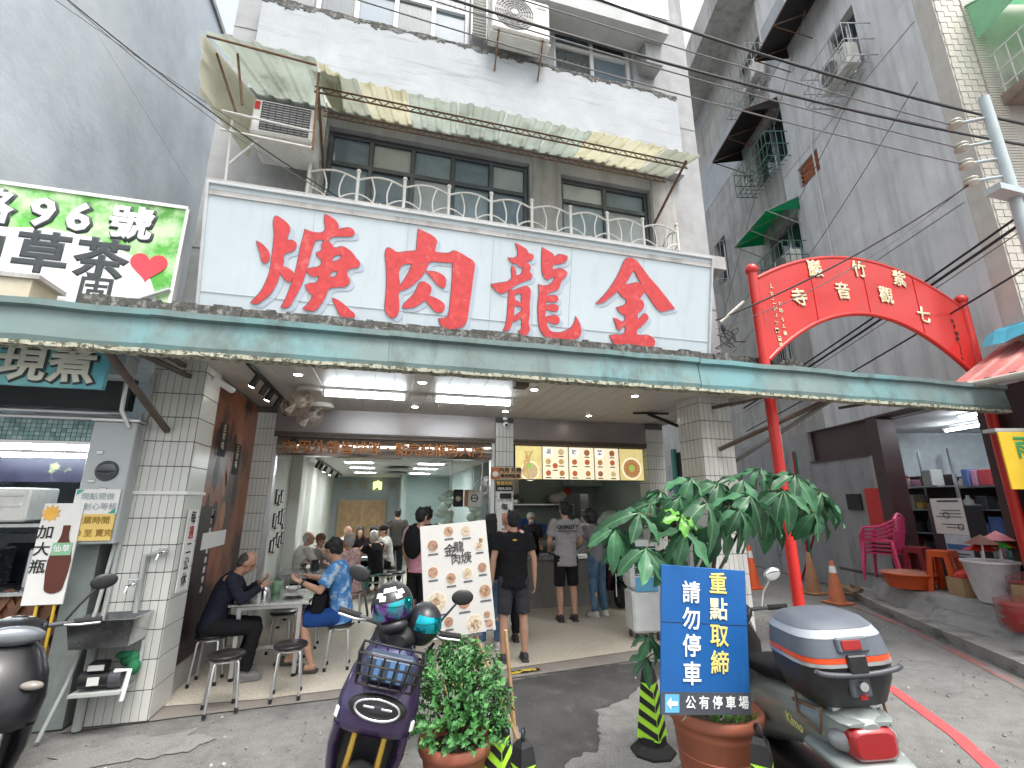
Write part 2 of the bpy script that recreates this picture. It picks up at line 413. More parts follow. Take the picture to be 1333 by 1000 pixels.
GLYPHS={'geng':[[[(-1.404,0.634),(-1.364,0.622),(-1.314,0.582),(-1.278,0.528),(-1.269,0.482),(-1.287,0.438),(-1.328,0.419),(-1.343,0.448),(-1.361,0.516),(-1.387,0.583)]],[[(-1.261,0.885),(-1.245,0.914),(-1.209,0.907),(-1.159,0.877),(-1.112,0.83),(-1.106,0.789),(-1.121,0.728),(-1.123,0.68),(-1.081,0.689),(-1.048,0.679),(-1.033,0.651),(-1.043,0.607),(-1.073,0.574),(-1.14,0.535),(-1.14,0.463),(-1.145,0.41),(-1.093,0.398),(-1.035,0.349),(-1.043,0.298),(-1.078,0.26),(-1.116,0.277),(-1.152,0.32),(-1.169,0.341),(-1.176,0.282),(-1.206,0.184),(-1.243,0.115),(-1.302,0.05),(-1.351,0.007),(-1.413,0.007),(-1.38,0.053),(-1.328,0.129),(-1.289,0.233),(-1.264,0.33),(-1.253,0.472),(-1.247,0.615),(-1.248,0.745),(-1.262,0.826)]],[[(-0.965,0.823),(-0.926,0.81),(-0.881,0.801),(-0.782,0.823),(-0.775,0.881),(-0.789,0.952),(-0.783,1.008),(-0.726,0.987),(-0.667,0.947),(-0.647,0.907),(-0.644,0.864),(-0.572,0.894),(-0.521,0.898),(-0.486,0.869),(-0.487,0.832),(-0.515,0.813),(-0.611,0.796),(-0.689,0.781),(-0.716,0.765),(-0.737,0.735),(-0.787,0.734),(-0.853,0.718),(-0.871,0.667),(-0.896,0.544),(-0.92,0.409),(-0.94,0.31),(-0.971,0.211),(-1.018,0.099),(-1.065,0.006),(-1.134,-0.01),(-1.102,0.066),(-1.063,0.201),(-1.034,0.323),(-1.011,0.468),(-0.995,0.626),(-0.972,0.761)]],[[(-0.776,0.735),(-0.736,0.729),(-0.701,0.704),(-0.67,0.669),(-0.593,0.692),(-0.534,0.672),(-0.486,0.636),(-0.454,0.591),(-0.411,0.547),(-0.414,0.504),(-0.453,0.483),(-0.509,0.467),(-0.527,0.397),(-0.496,0.358),(-0.499,0.315),(-0.536,0.277),(-0.609,0.26),(-0.697,0.231),(-0.715,0.169),(-0.754,0.081),(-0.804,0.003),(-0.846,-0.017),(-0.93,-0.0),(-0.884,0.055),(-0.841,0.143),(-0.887,0.179),(-0.924,0.241),(-0.877,0.268),(-0.812,0.29),(-0.8,0.352),(-0.86,0.344),(-0.906,0.368),(-0.925,0.402),(-0.888,0.425),(-0.791,0.467),(-0.789,0.522),(-0.825,0.553),(-0.842,0.593),(-0.796,0.62),(-0.794,0.678)],[(-0.68,0.566),(-0.598,0.606),(-0.606,0.558),(-0.68,0.518)],[(-0.684,0.408),(-0.626,0.428),(-0.634,0.376),(-0.692,0.35)]],[[(-0.655,0.142),(-0.612,0.132),(-0.541,0.092),(-0.469,0.032),(-0.426,0.0),(-0.424,-0.04),(-0.52,-0.046),(-0.567,-0.032),(-0.605,0.036),(-0.637,0.093)]]],'rou':[[[(-0.137,0.741),(-0.101,0.74),(-0.039,0.707),(0.056,0.728),(0.162,0.751),(0.164,0.872),(0.168,0.994),(0.25,0.968),(0.334,0.935),(0.374,0.896),(0.365,0.824),(0.36,0.766),(0.451,0.765),(0.526,0.779),(0.563,0.806),(0.628,0.796),(0.721,0.756),(0.802,0.708),(0.808,0.637),(0.799,0.531),(0.789,0.374),(0.773,0.203),(0.756,0.046),(0.733,-0.008),(0.678,-0.045),(0.577,-0.067),(0.495,-0.062),(0.445,0.035),(0.532,0.056),(0.553,0.116),(0.56,0.219),(0.565,0.348),(0.568,0.503),(0.561,0.67),(0.432,0.66),(0.308,0.64),(0.287,0.583),(0.26,0.516),(0.209,0.446),(0.14,0.369),(0.059,0.309),(0.012,0.287),(0.02,0.16),(0.012,0.047),(-0.013,0.008),(-0.042,-0.005),(-0.084,0.013),(-0.12,0.065),(-0.124,0.207),(-0.127,0.393),(-0.145,0.578),(-0.16,0.688)],[(0.01,0.563),(0.127,0.604),(0.1,0.515),(0.057,0.422),(0.017,0.348)]],[[(0.277,0.537),(0.364,0.548),(0.44,0.532),(0.493,0.494),(0.502,0.437),(0.493,0.391),(0.462,0.38),(0.41,0.407),(0.343,0.475)]],[[(0.212,0.396),(0.241,0.419),(0.297,0.413),(0.343,0.373),(0.346,0.323),(0.324,0.276),(0.381,0.263),(0.458,0.233),(0.498,0.199),(0.501,0.155),(0.478,0.114),(0.441,0.102),(0.39,0.118),(0.337,0.176),(0.284,0.221),(0.238,0.178),(0.155,0.125),(0.053,0.111),(0.068,0.153),(0.125,0.222),(0.181,0.304)]]],'long':[[[(1.262,0.992),(1.338,0.969),(1.404,0.934),(1.432,0.894),(1.478,0.887),(1.49,0.857),(1.468,0.823),(1.392,0.794),(1.439,0.769),(1.461,0.727),(1.45,0.682),(1.484,0.648),(1.474,0.609),(1.423,0.578),(1.336,0.536),(1.25,0.47),(1.171,0.405),(1.116,0.393),(1.071,0.412),(1.001,0.481),(1.097,0.508),(1.238,0.568),(1.243,0.637),(1.232,0.686),(1.242,0.724),(1.276,0.697),(1.293,0.618),(1.349,0.638),(1.37,0.722),(1.325,0.729),(1.285,0.755),(1.241,0.755),(1.187,0.811),(1.287,0.833),(1.296,0.907)]],[[(1.221,0.429),(1.289,0.45),(1.364,0.49),(1.414,0.508),(1.46,0.495),(1.476,0.452),(1.47,0.326),(1.478,0.177),(1.47,0.077),(1.49,0.016),(1.47,-0.029),(1.439,-0.061),(1.387,-0.049),(1.351,-0.015),(1.384,0.0),(1.386,0.093),(1.377,0.142),(1.346,0.114),(1.303,0.091),(1.281,0.095),(1.268,0.032),(1.233,-0.02),(1.175,-0.036),(1.199,0.026),(1.212,0.126),(1.217,0.274),(1.217,0.373)],[(1.292,0.4),(1.368,0.421),(1.374,0.304),(1.335,0.324),(1.293,0.344)],[(1.293,0.276),(1.351,0.264),(1.379,0.267),(1.381,0.223),(1.33,0.175),(1.291,0.14)]],[[(1.591,0.988),(1.665,0.957),(1.726,0.927),(1.749,0.886),(1.787,0.929),(1.84,0.936),(1.905,0.926),(1.903,0.887),(1.858,0.842),(1.793,0.815),(1.733,0.8),(1.73,0.736),(1.795,0.76),(1.862,0.763),(1.918,0.728),(1.894,0.68),(1.843,0.622),(1.829,0.57),(1.808,0.522),(1.743,0.483),(1.679,0.444),(1.674,0.418),(1.745,0.439),(1.799,0.439),(1.816,0.409),(1.802,0.375),(1.75,0.359),(1.67,0.361),(1.673,0.311),(1.751,0.334),(1.811,0.328),(1.826,0.295),(1.808,0.264),(1.755,0.253),(1.669,0.266),(1.667,0.171),(1.758,0.203),(1.825,0.197),(1.847,0.158),(1.829,0.118),(1.776,0.109),(1.683,0.129),(1.699,0.074),(1.741,0.021),(1.848,0.012),(1.927,0.038),(1.998,0.089),(2.03,0.144),(2.046,0.225),(2.083,0.174),(2.114,0.1),(2.124,0.037),(2.093,-0.023),(2.04,-0.05),(1.932,-0.063),(1.772,-0.071),(1.692,-0.055),(1.644,-0.02),(1.601,0.064),(1.581,0.188),(1.573,0.338),(1.579,0.464),(1.566,0.548),(1.66,0.543),(1.737,0.597),(1.76,0.663),(1.708,0.638),(1.67,0.62),(1.629,0.641),(1.606,0.695),(1.594,0.795),(1.588,0.909)]]],'jin':[[[(2.667,0.996),(2.715,1.013),(2.772,1.008),(2.83,0.973),(2.905,0.898),(2.995,0.805),(3.115,0.702),(3.237,0.586),(3.368,0.455),(3.273,0.426),(3.172,0.398),(3.113,0.429),(3.037,0.511),(2.976,0.582),(2.934,0.623),(2.905,0.574),(2.872,0.525),(2.923,0.492),(2.933,0.442),(2.9,0.38),(2.859,0.344),(2.86,0.261),(2.903,0.304),(2.951,0.351),(2.995,0.326),(3.001,0.294),(2.963,0.245),(2.895,0.174),(2.851,0.138),(2.857,0.075),(2.928,0.077),(2.998,0.088),(3.071,0.062),(3.104,0.026),(3.103,-0.013),(3.077,-0.06),(2.949,-0.077),(2.558,-0.066),(2.521,-0.012),(2.491,0.035),(2.579,0.053),(2.662,0.061),(2.695,0.104),(2.692,0.17),(2.657,0.158),(2.625,0.117),(2.597,0.118),(2.566,0.181),(2.532,0.251),(2.598,0.241),(2.655,0.217),(2.688,0.244),(2.682,0.294),(2.622,0.32),(2.564,0.381),(2.632,0.406),(2.692,0.448),(2.69,0.493),(2.64,0.519),(2.571,0.585),(2.476,0.501),(2.384,0.427),(2.291,0.398),(2.342,0.448),(2.432,0.559),(2.521,0.696),(2.597,0.846)],[(2.775,0.869),(2.885,0.708),(2.827,0.723),(2.786,0.709),(2.661,0.668)]]]}
# ------------------------------------------------------------------ ground
def sheet(name, poly, z, mat, kind='structure', jag=0.):
    if jag:
        rj = random.Random(len(name)); o = []
        for i, p in enumerate(poly):
            c = poly[(i + 1) % len(poly)]; n = max(2, int(math.hypot(c[0] - p[0], c[1] - p[1]) / .05))
            o += [(p[0] + (c[0] - p[0]) * k / n + rj.uniform(-jag, jag), p[1] + (c[1] - p[1]) * k / n + rj.uniform(-jag, jag)) for k in range(n)]
        poly = o
    b = MB(); b.add([(x, y, z) for x, y in poly], [tuple(range(len(poly)))]); return tag(b.build(name, mat), kind=kind)
STREET = pm('worn_concrete_street', (.16, .16, .155), .75, var=.25, sc=9, bump=.9, bsc=120, speck=.55, spsc=95, crack=.8, cksc=.55, col2=(.21, .207, .197), mixsc=.8, mixlo=.48, mixhi=.62, stain=((.10, .10, .10), .7), stsc=(.8, .8, 1), stlo=.54, sthi=.66)
ASPH = pm('damp_asphalt', (.055, .055, .056), .55, var=.35, sc=3, bump=1., bsc=130, speck=.6, spsc=110, col2=(.10, .10, .10), mixsc=4, mixlo=.55, mixhi=.7)
CONC = pm('tan_concrete_strip', (.22, .20, .18), .8, speck=.3, spsc=90, crack=.5, cksc=.8, var=.12, sc=3, bump=.3, bsc=60, stain=((.16, .145, .13), .5), stsc=(1, 1, 1))
CONCL = pm('pale_cement_patch', (.20, .20, .194), .85, speck=.4, spsc=80, var=.16, sc=5, bump=.4, bsc=50, col2=(.15, .15, .147), mixsc=5, mixlo=.42, mixhi=.62)
TERRAZ = pm('washed_pebble_floor', (.52, .46, .37), .6, var=.28, sc=55, bump=.25, bsc=80, col2=(.62, .58, .50), mixsc=38, mixlo=.45, mixhi=.6, stain=((.30, .27, .22), .45), stsc=(.7, .7, 1))
sheet('street', [(-60, -40), (60, -40), (60, 60), (-60, 60)], -.016, STREET)
def blob(cx, cy, rx, ry, n=22, j=.25, seed=1, rotd=0):
    rr = random.Random(seed); o = []
    for i in range(n):
        t = 2 * math.pi * i / n; k = 1 + rr.uniform(-j, j); x, y = rx * k * math.cos(t), ry * k * math.sin(t)
        o.append((cx + x * math.cos(R(rotd)) - y * math.sin(R(rotd)), cy + x * math.sin(R(rotd)) + y * math.cos(R(rotd))))
    return o
sheet('asphalt_road_patch', [(1.30, 5.27), (1.12, 4.7), (1.2, 4.1), (1.05, 3.7), (1.25, 3.45), (1.5, 3.5), (1.75, 3.9), (1.95, 4.4), (2.3, 4.55), (2.75, 4.9), (3.3, 5.0), (3.6, 5.45), (2.4, 5.46)], -.012, ASPH, jag=.022)
sheet('pale_cement_patch', blob(1.75, 3.45, .55, .28, seed=4, rotd=20), -.008, CONCL, jag=.025)
sheet('pale_cement_repair', blob(-1.75, 4.65, .55, .22, seed=9, rotd=10), -.008, CONCL, jag=.025)
sheet('concrete_threshold', [(-2.4, 5.10), (-1.6, 5.18), (0, 5.28), (1.37, 5.34), (3.26, 5.55), (4.6, 5.72), (4.6, 9), (-2.4, 9)], -.006, CONC)
sheet('arcade_floor', [(-1.86, 5.46), (-1.0, 5.40), (0, 5.50), (1.37, 5.60), (3.26, 5.86), (4.45, 6.0), (4.45, 7.3), (4.9, 7.3), (4.9, 10.6), (1.9, 10.6), (1.9, 18), (-1.86, 18)], 0, TERRAZ)
REDLINE = pm('red_road_paint', (.50, .07, .075), .7, var=.15, sc=12, bump=.3, bsc=70, col2=(.30, .16, .15), mixsc=9, mixlo=.62, mixhi=.68)
REDWORN = pm('worn_red_road_paint', (.30, .12, .11), .75, var=.3, sc=6, bump=.4, bsc=70, col2=(.19, .185, .18), mixsc=3, mixlo=.42, mixhi=.58)
def ribbon(name, pts, wd, z, mat):
    b = MB(); L, Rr = [], []
    for i, p in enumerate(pts):
        a = Vector(pts[max(0, i - 1)]); c = Vector(pts[min(len(pts) - 1, i + 1)]); d = (c - a).normalized(); n = Vector((-d.y, d.x)) * wd / 2
        L.append((p[0] + n.x, p[1] + n.y, z)); Rr.append((p[0] - n.x, p[1] - n.y, z))
    for i in range(len(pts) - 1): b.add([L[i], L[i + 1], Rr[i + 1], Rr[i]], [(0, 1, 2, 3)])
    return tag(b.build(name, mat), kind='structure')
ribbon('red_no_parking_line', [(3.75, 2.2), (4.19, 2.78), (4.52, 3.22), (4.78, 3.68), (5.0, 4.06), (5.2, 4.6), (5.35, 5.2), (5.5, 6.2)], .11, -.010, REDLINE)
ribbon('worn_red_kerb_line', [(5.6, 2.75), (6.25, 3.65), (7.0, 4.8), (7.7, 5.95), (8.2, 6.95), (8.5, 7.9)], .12, -.011, REDWORN)

# ------------------------------------------------------------------ the restaurant building
BW = thing('restaurant_building', 'grey four storey shophouse holding the open restaurant under the big white sign', 'building', (1.1, 5.15, 0))
def wallgrid(b, x0, x1, z0, z1, ops, y0, y1):
    xs = sorted({x0, x1, *[o[0] for o in ops], *[o[1] for o in ops]}); zs = sorted({z0, z1, *[o[2] for o in ops], *[o[3] for o in ops]})
    for i in range(len(xs) - 1):
        for j in range(len(zs) - 1):
            mx, mz = (xs[i] + xs[i + 1]) / 2, (zs[j] + zs[j + 1]) / 2
            if any(o[0] < mx < o[1] and o[2] < mz < o[3] for o in ops): continue
            b.bb(xs[i], xs[i + 1], y0, y1, zs[j], zs[j + 1])
OPS = [(-.95, 1.62, 4.95, 6.27), (2.07, 3.45, 4.95, 6.2), (-1.3, .75, 7.7, 9.3), (2.02, 3.33, 7.8, 9.05)]
b = MB(); wallgrid(b, -2.15, 4.35, 3.2, 13.0, OPS, 5.15, 5.4)
b.bb(-2.15, -1.95, 5.4, 18, 3.2, 13.0); b.bb(4.15, 4.35, 5.4, 18, 3.2, 13.0); b.bb(-1.95, 4.15, 5.4, 18, 12.8, 13.0)
b.build('wall', RENDER, BW, True)
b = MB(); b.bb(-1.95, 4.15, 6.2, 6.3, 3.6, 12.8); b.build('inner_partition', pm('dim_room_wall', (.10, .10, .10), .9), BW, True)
# joints between render panels
for z in (4.42, 7.45): 
    b = MB(); b.bb(-2.152, -1.86, 5.143, 5.149, z, z + .012); b.bb(3.97, 4.352, 5.143, 5.149, z, z + .012); b.build('render_joint', BARECEM, BW, True)
# parapet between second and third floor
b = MB(); b.bb(-1.84, 3.96, 5.0, 5.148, 6.45, 7.82); par = b.build('parapet', WHITEFLAKE, BW, True)
b = MB(); rr = random.Random(3); x = -1.845
while x < 3.95:
    w = min(rr.uniform(.012, .03), 3.966 - x); h = .03 + .03 * math.sin(x * 3.1) * math.sin(x * 7.7 + 1) + .02 * math.sin(x * 23) + rr.uniform(-.015, .02) + (.03 if x < -.5 else 0); b.bb(x, x + w, 4.994, 5.148, 7.838 - max(.005, h), 7.86 + .008 * math.sin(x * 11) + rr.uniform(-.004, .006)); x += w
b.build('mould_capping', MOLD, par, True)
# projecting upper balcony
b = MB(); b.bb(1.45, 3.72, 4.72, 5.148, 8.68, 9.55); bal = b.build('balcony_box', pm('pale_balcony_render', (.47, .49, .49), .85, var=.1, sc=3, bump=.4, bsc=80, stain=((.28, .29, .29), .5)), BW, True)
for k in range(14):
    b = MB(); b.bb(1.43, 3.74, 4.705, 4.719, 8.95 + k * .045, 8.985 + k * .045); b.build('balcony_slat', ALU, bal, True)
b = MB(); b.bb(3.42, 3.7, 4.9, 5.148, 8.28, 8.677); b.build('balcony_bracket', RENDER, BW, True)

def window(parent, x0, x1, z0, z1, y, cols, split, fm, gm, fw=.05, curtain=None, names=('window', 'pane'), open_c=()):
    b = MB()
    for (a, c, d, e) in ((x0, x1, z1 - fw, z1), (x0, x1, z0, z0 + fw)): b.bb(a, c, y - .04, y + .04, d, e, .006)
    for a in (x0, x1 - fw): b.bb(a, a + fw, y - .042, y + .042, z0, z1, .006)
    if split: b.bb(x0 + fw, x1 - fw, y - .038, y + .038, split - fw / 2, split + fw / 2, .006)
    wd = (x1 - x0) / cols
    for i in range(1, cols): b.bb(x0 + i * wd - fw / 2, x0 + i * wd + fw / 2, y - .036 - .004 * (i % 2), y + .036, z0 + fw, z1 - fw, .006)
    f = b.build(names[0], fm, parent, True)
    rows = ((z0, split), (split, z1)) if split else ((z0, z1),)
    for i in range(cols):
        for k, (a, c) in enumerate(rows):
            p = MB(); g = gm[(i + k) % len(gm)]
            yy = y + .01 * (i % 2)
            p.bb(x0 + i * wd + fw / 2, x0 + (i + 1) * wd - fw / 2, yy, yy + .006, a + fw / 2, c - fw / 2); p.build(names[1], g, f, True)
    if curtain:
        for (ca, cb, cz0, cz1, cm) in curtain:
            n = max(6, int((cb - ca) / .03)); q = MB(); fr = [(ca + (cb - ca) * i / n, y + .12 + .025 * math.sin(i * 1.9)) for i in range(n + 1)]
            for i in range(n): q.add([(fr[i][0], fr[i][1], cz0), (fr[i + 1][0], fr[i + 1][1], cz0), (fr[i + 1][0], fr[i + 1][1], cz1), (fr[i][0], fr[i][1], cz1)], [(0, 1, 2, 3)], True)
            q.build('curtain', cm, f, True)
    return f
TGLASS = pm('clear_window_glass', (.75, .85, .9), .03, var=.02, trans=.85, spec=.8, rvar=.01)
DARKFR = pm('dark_aluminium_frame', (.10, .11, .12), .4, metal=.6, var=.15)
LOUV = pm('frosted_pane', (.24, .31, .35), .35, var=.25, sc=2, stain=((.12, .15, .17), .6))
PALEP = pm('pale_pane', (.42, .47, .48), .3, var=.2, sc=2, stain=((.3, .3, .27), .5))
window(BW, -.95, 1.62, 4.95, 6.27, 5.27, 5, 5.83, DARKFR, [LOUV, GLASS, PALEP], .06, [(-.9, -.2, 4.98, 5.8, CURTAIN), (1.05, 1.55, 4.98, 5.8, CURTAIN), (-.2, 1.05, 4.98, 5.8, CURTRED)])
window(BW, 2.07, 3.45, 4.95, 6.2, 5.27, 2, 5.85, DARKFR, [LOUV, PALEP], .06, [(2.1, 3.4, 4.98, 5.75, CURTAIN)])
window(BW, -1.3, .75, 7.7, 9.3, 5.27, 4, 8.72, WHITEP, [TGLASS, GLASS], .06, [(-1.25, -.8, 7.75, 9.2, CURTAIN), (.2, .7, 7.75, 8.7, CURTAIN), (.2, .7, 8.75, 9.25, CURTRED), (-.8, .2, 7.75, 9.2, CURTAIN)])
window(BW, 2.02, 3.33, 7.8, 9.05, 5.27, 2, 8.6, WHITEP, [TGLASS, GLASS], .06, [(2.05, 2.65, 7.83, 8.5, CURTAIN), (2.05, 2.65, 8.5, 9.0, CURTRED)])
for (x0, x1, y0, z0) in ((1.66, 2.03, 5.135, 4.95), (3.47, 3.85, 5.136, 5.2), (-1.12, -.97, 5.06, 4.95)): b = MB(); b.bb(x0, x1, y0, 5.149, z0, 6.42); b.build('stained_pier', BARECEM, BW, True)
b = MB(); b.bb(-1.9, 4.1, 4.58, 5.148, 4.72, 4.90); b.build('balcony_slab', BARECEM, BW, True)

# tiled pillars
def tile_mesh(w, h, t=.008):
    b = MB(); b.box((0, 0, 0), (w, t, h), None, .0025); o = b.build('tile', TILEW, raw=True); me = o.data; bpy.data.objects.remove(o); return me
TM = tile_mesh(.0605, .228); TMW = tile_mesh(.30, .228)
def pillar(x0, x1, y0, y1, z1, cols, name='pillar', sides=()):
    b = MB(); b.bb(x0, x1, y0, y1, -.01, z1); p = b.build(name, GROUT, BW, True)
    off = Vector(BW.location)
    rows = int(z1 / .2355) + 1; w = (x1 - x0) / cols
    for r_ in range(rows):
        z = .118 + r_ * .2355
        if z > z1: break
        for c in range(cols):
            o = inst(TM, 'tile', p, Matrix.Translation(Vector((x0 + (c + .5) * w, y0 - .003, z)) - off) @ Matrix.Diagonal((w * .94 / .0605, 1, 1, 1)))
    for (sx, sgn, sc_) in sides:
        ws = (y1 - y0) / sc_
        for r_ in range(rows):
            z = .118 + r_ * .2355
            if z > z1: break
            for c in range(sc_):
                inst(TM, 'tile', p, Matrix.Translation(Vector((sx + sgn * .003, y0 + (c + .5) * ws, z)) - off) @ Matrix.Rotation(R(90), 4, 'Z') @ Matrix.Diagonal((ws * .975 / .0605, 1, 1, 1)))
    return p
LP = pillar(-2.27, -1.82, 5.15, 5.6, 3.35, 7, sides=((-1.82, 1, 1),))
RP = pillar(3.90, 4.38, 5.15, 5.62, 3.35, 7)
def small_tiles(x0, x1, y0, z1, cols, parent, axis='x', sx=None):
    q = MB(); w = (x1 - x0) / cols
    for r_ in range(int(z1 / .2355) + 1):
        z = .118 + r_ * .2355
        if z + .11 > z1 + .1: break
        for c in range(cols):
            m = x0 + (c + .5) * w
            if axis == 'x': q.box((m, y0, z), (w * .92, .008, .228), None, .002)
            else: q.box((sx, m, z), (.008, w * .92, .228), None, .002)
    o = q.build('tile_facing', TILEW, parent, True); o['kind'] = 'stuff'; return o
small_tiles(5.15, 5.62, 0, 3.3, 6, RP, 'y', 3.897)
for (x0, x1, cols) in ((-1.85, -1.60, 5), (1.68, 1.98, 5), (4.42, 4.76, 6)):
    b = MB(); b.bb(x0, x1, 7.35, 7.66, -.01, 3.15); p = b.build('rear_pillar', GROUT, BW, True); small_tiles(x0, x1, 7.347, 3.15, cols, p)
    if x0 > 4: small_tiles(7.35, 7.66, 0, 3.15, 5, p, 'y', 4.418)
# arcade ceiling in narrow strips
for i in range(30):
    x0 = -1.85 + i * .2083
    b = MB(); b.bb(x0 + .002, x0 + .2063, 4.95, 7.36, 3.15, 3.166, .003); b.build('ceiling_strip', BEIGECEIL, BW, True)
b = MB(); b.bb(-2.1, 4.9, 4.9, 7.7, 3.17, 3.2); b.build('ceiling_deck', BARECEM, BW, True)
# left wall of the arcade with the printed mural
MURAL = pm('printed_food_mural', (.23, .075, .035), .35, var=.35, sc=2.2, col2=(.035, .018, .014), mixsc=1.6, mixlo=.46, mixhi=.56, stain=((.42, .16, .07), .75), stsc=(1, 1.6, .45), stlo=.5, sthi=.75, rvar=.08)
b = MB(); b.bb(-1.98, -1.862, 5.6, 7.66, 0, 3.15); sw = b.build('arcade_side_wall', BARECEM, BW, True)
mural = MB(); mural.bb(-1.86, -1.845, 5.66, 7.34, .25, 3.12); mu = mural.build('printed_mural', MURAL, BW, True)
for (y, z) in ((5.9, 2.62), (6.5, 2.45)):
    q = MB(); q.bb(-1.8445, -1.842, y, y + .26, z - .32, z + .06); pl = q.build('mural_plaque', INK, mu, True)
    vtext('古早味', .10, GOLD, pl, (-1.840, y + .13, z), (90, 0, 90), pitch=1.02)
q = MB(); q.bb(-1.8445, -1.838, 5.85, 6.62, 1.30, 1.47); nt_ = q.build('mural_notice', PAPER, mu, True)
rr = random.Random(44); DKP = pm('mural_dark_print', (.022, .012, .012), .4); LTP = pm('mural_pale_print', (.36, .17, .09), .4)
for i in range(11):
    y, z = rr.uniform(5.75, 7.25), rr.uniform(1.6, 2.6); q = MB(); q.lathe((-1.8446, y, z), [(1, 0), (1, .001)], 18, rot(0, 90, 0) @ Matrix.Diagonal((rr.uniform(.07, .2), rr.uniform(.05, .1), 1))); q.build('mural_shape', DKP if i % 3 else LTP, mu, True)
q = MB(); q.bb(-1.8447, -1.8442, 5.67, 6.15, .26, 1.75); q.build('mural_dark_field', DKP, mu, True)
for i in range(9): text('古早味金龍肉焿傳承'[i], .075, PAPER, mu, (-1.8435, 6.06, 1.68 - i * .1), (90, 0, 90), name='mural_character')
# shopfront header, shutter boxes
for (x0, x1) in ((-1.60, 1.68), (1.98, 4.42)):
    b = MB(); b.bb(x0, x1, 7.36, 7.6, 2.80, 3.15); b.build('header_panel', GREYBRN, BW, True)
    b = MB(); b.bb(x0, x1, 7.33, 7.62, 2.765, 2.797); b.bb(x0, x1, 7.35, 7.62, 2.72, 2.763); b.build('shutter_rail', BROWNMET, BW, True)
b = MB()
ring = []
for k in range(9): ring.append((7.36 - .045 * math.sin(math.pi * k / 8), 2.455 + .26 * k / 8))
for i in range(8): b.add([(-1.55, *ring[i]), (1.62, *ring[i]), (1.62, *ring[i + 1]), (-1.55, *ring[i + 1])], [(0, 1, 2, 3)], True)
b.bb(-1.55, 1.62, 7.365, 7.6, 2.455, 2.715)
hb = b.build('shutter_box', pm('polished_brown_steel', (.42, .36, .32), .16, metal=.9, var=.08, sc=1.5, rvar=.05), BW, True)
COPPER = pm('copper_letters', (.40, .15, .05), .4, metal=.3, var=.15)
for i, ch in enumerate('內用外帶皆排隊・點完結帳再入內'): text(ch, .196, COPPER, BW, ((i - 7) * .196, 7.296, 2.565), bold=.018, ext=.012, name='header_character')
for x in (-1.58, 1.64):
    b = MB(); b.bb(x - .03, x + .03, 7.36, 7.5, 0, 2.78); b.build('shutter_track', ALU, BW, True)

# dining room and kitchen shell
b = MB(); b.bb(-1.75, -1.6, 7.66, 16.2, 0, 2.62); b.build('dining_side_wall', INTWALL, BW, True)
b = MB(); b.bb(-1.6, -1.42, 8.9, 9.5, 0, 2.62); b.bb(-1.6, -1.48, 10.6, 11.2, 0, 2.62); b.build('wall_pier', INTWALL, BW, True)
b = MB(); b.bb(-1.6, .55, 16.0, 16.2, 0, 2.62); b.build('dining_back_wall', pm('blue_grey_wall', (.33, .37, .38), .8, var=.05), BW, True)
b = MB(); b.bb(.45, .55, 13.2, 16.0, 0, 2.62); b.bb(.55, 1.9, 15.0, 15.2, 0, 2.62); b.bb(1.9, 2.0, 10.6, 15.2, 0, 2.62); b.build('corridor_wall', KITWALL, BW, True)
b = MB(); b.bb(-1.75, 1.98, 7.62, 16.2, 2.60, 2.66); b.build('dining_ceiling', pm('dining_ceiling_white', (.55, .56, .54), .7, var=.04), BW, True)
b = MB(); b.bb(1.98, 4.9, 7.62, 10.7, 2.75, 2.8); b.build('kitchen_ceiling', KITWALL, BW, True)
b = MB(); wallgrid(b, 1.9, 4.9, 0, 2.75, [(4.25, 4.75, 0, 2.0)], 10.5, 10.7); b.bb(4.8, 4.95, 7.66, 10.7, 0, 2.75); b.build('kitchen_wall', KITWALL, BW, True)
b = MB(); b.bb(4.2, 4.8, 11.3, 11.4, 0, 2.1); b.build('kitchen_dark_backing', pm('dark_void', (.02, .02, .02), .9), BW, True)  # near-black panel, its colour stands in for the darkness beyond the opening
# sliding wooden door of the dining room
dw = MB(); dw.bb(-1.38, .06, 15.90, 15.995, 0, 1.88); dr = dw.build('sliding_door', pm('pale_door_frame', (.45, .33, .2), .5, var=.1), BW, True)
for (a, c) in ((-1.32, -.68), (-.62, .0)):
    q = MB(); q.bb(a, c, 15.87, 15.898, .05, 1.82)
    for k in range(12): q.bb(a + .02, c - .02, 15.862, 15.869, .12 + k * .14, .24 + k * .14)
    q.build('door_leaf', WOODL, dr, True)
GLOWY = pm('lit_yellow_letter', (.8, .8, .2), .4, var=0, emis=(.85, .9, .25), es=1.6, rvar=0)
for i, ch in enumerate('金龍肉焿'):
    text(ch, .30, GLOWY if ch == '肉' else pm('brushed_gold_letter', (.30, .29, .2), .4, metal=.5), BW, (-1.15 + i * .45, 15.985, 2.33), bold=.01, ext=.012, name='wall_lettering')
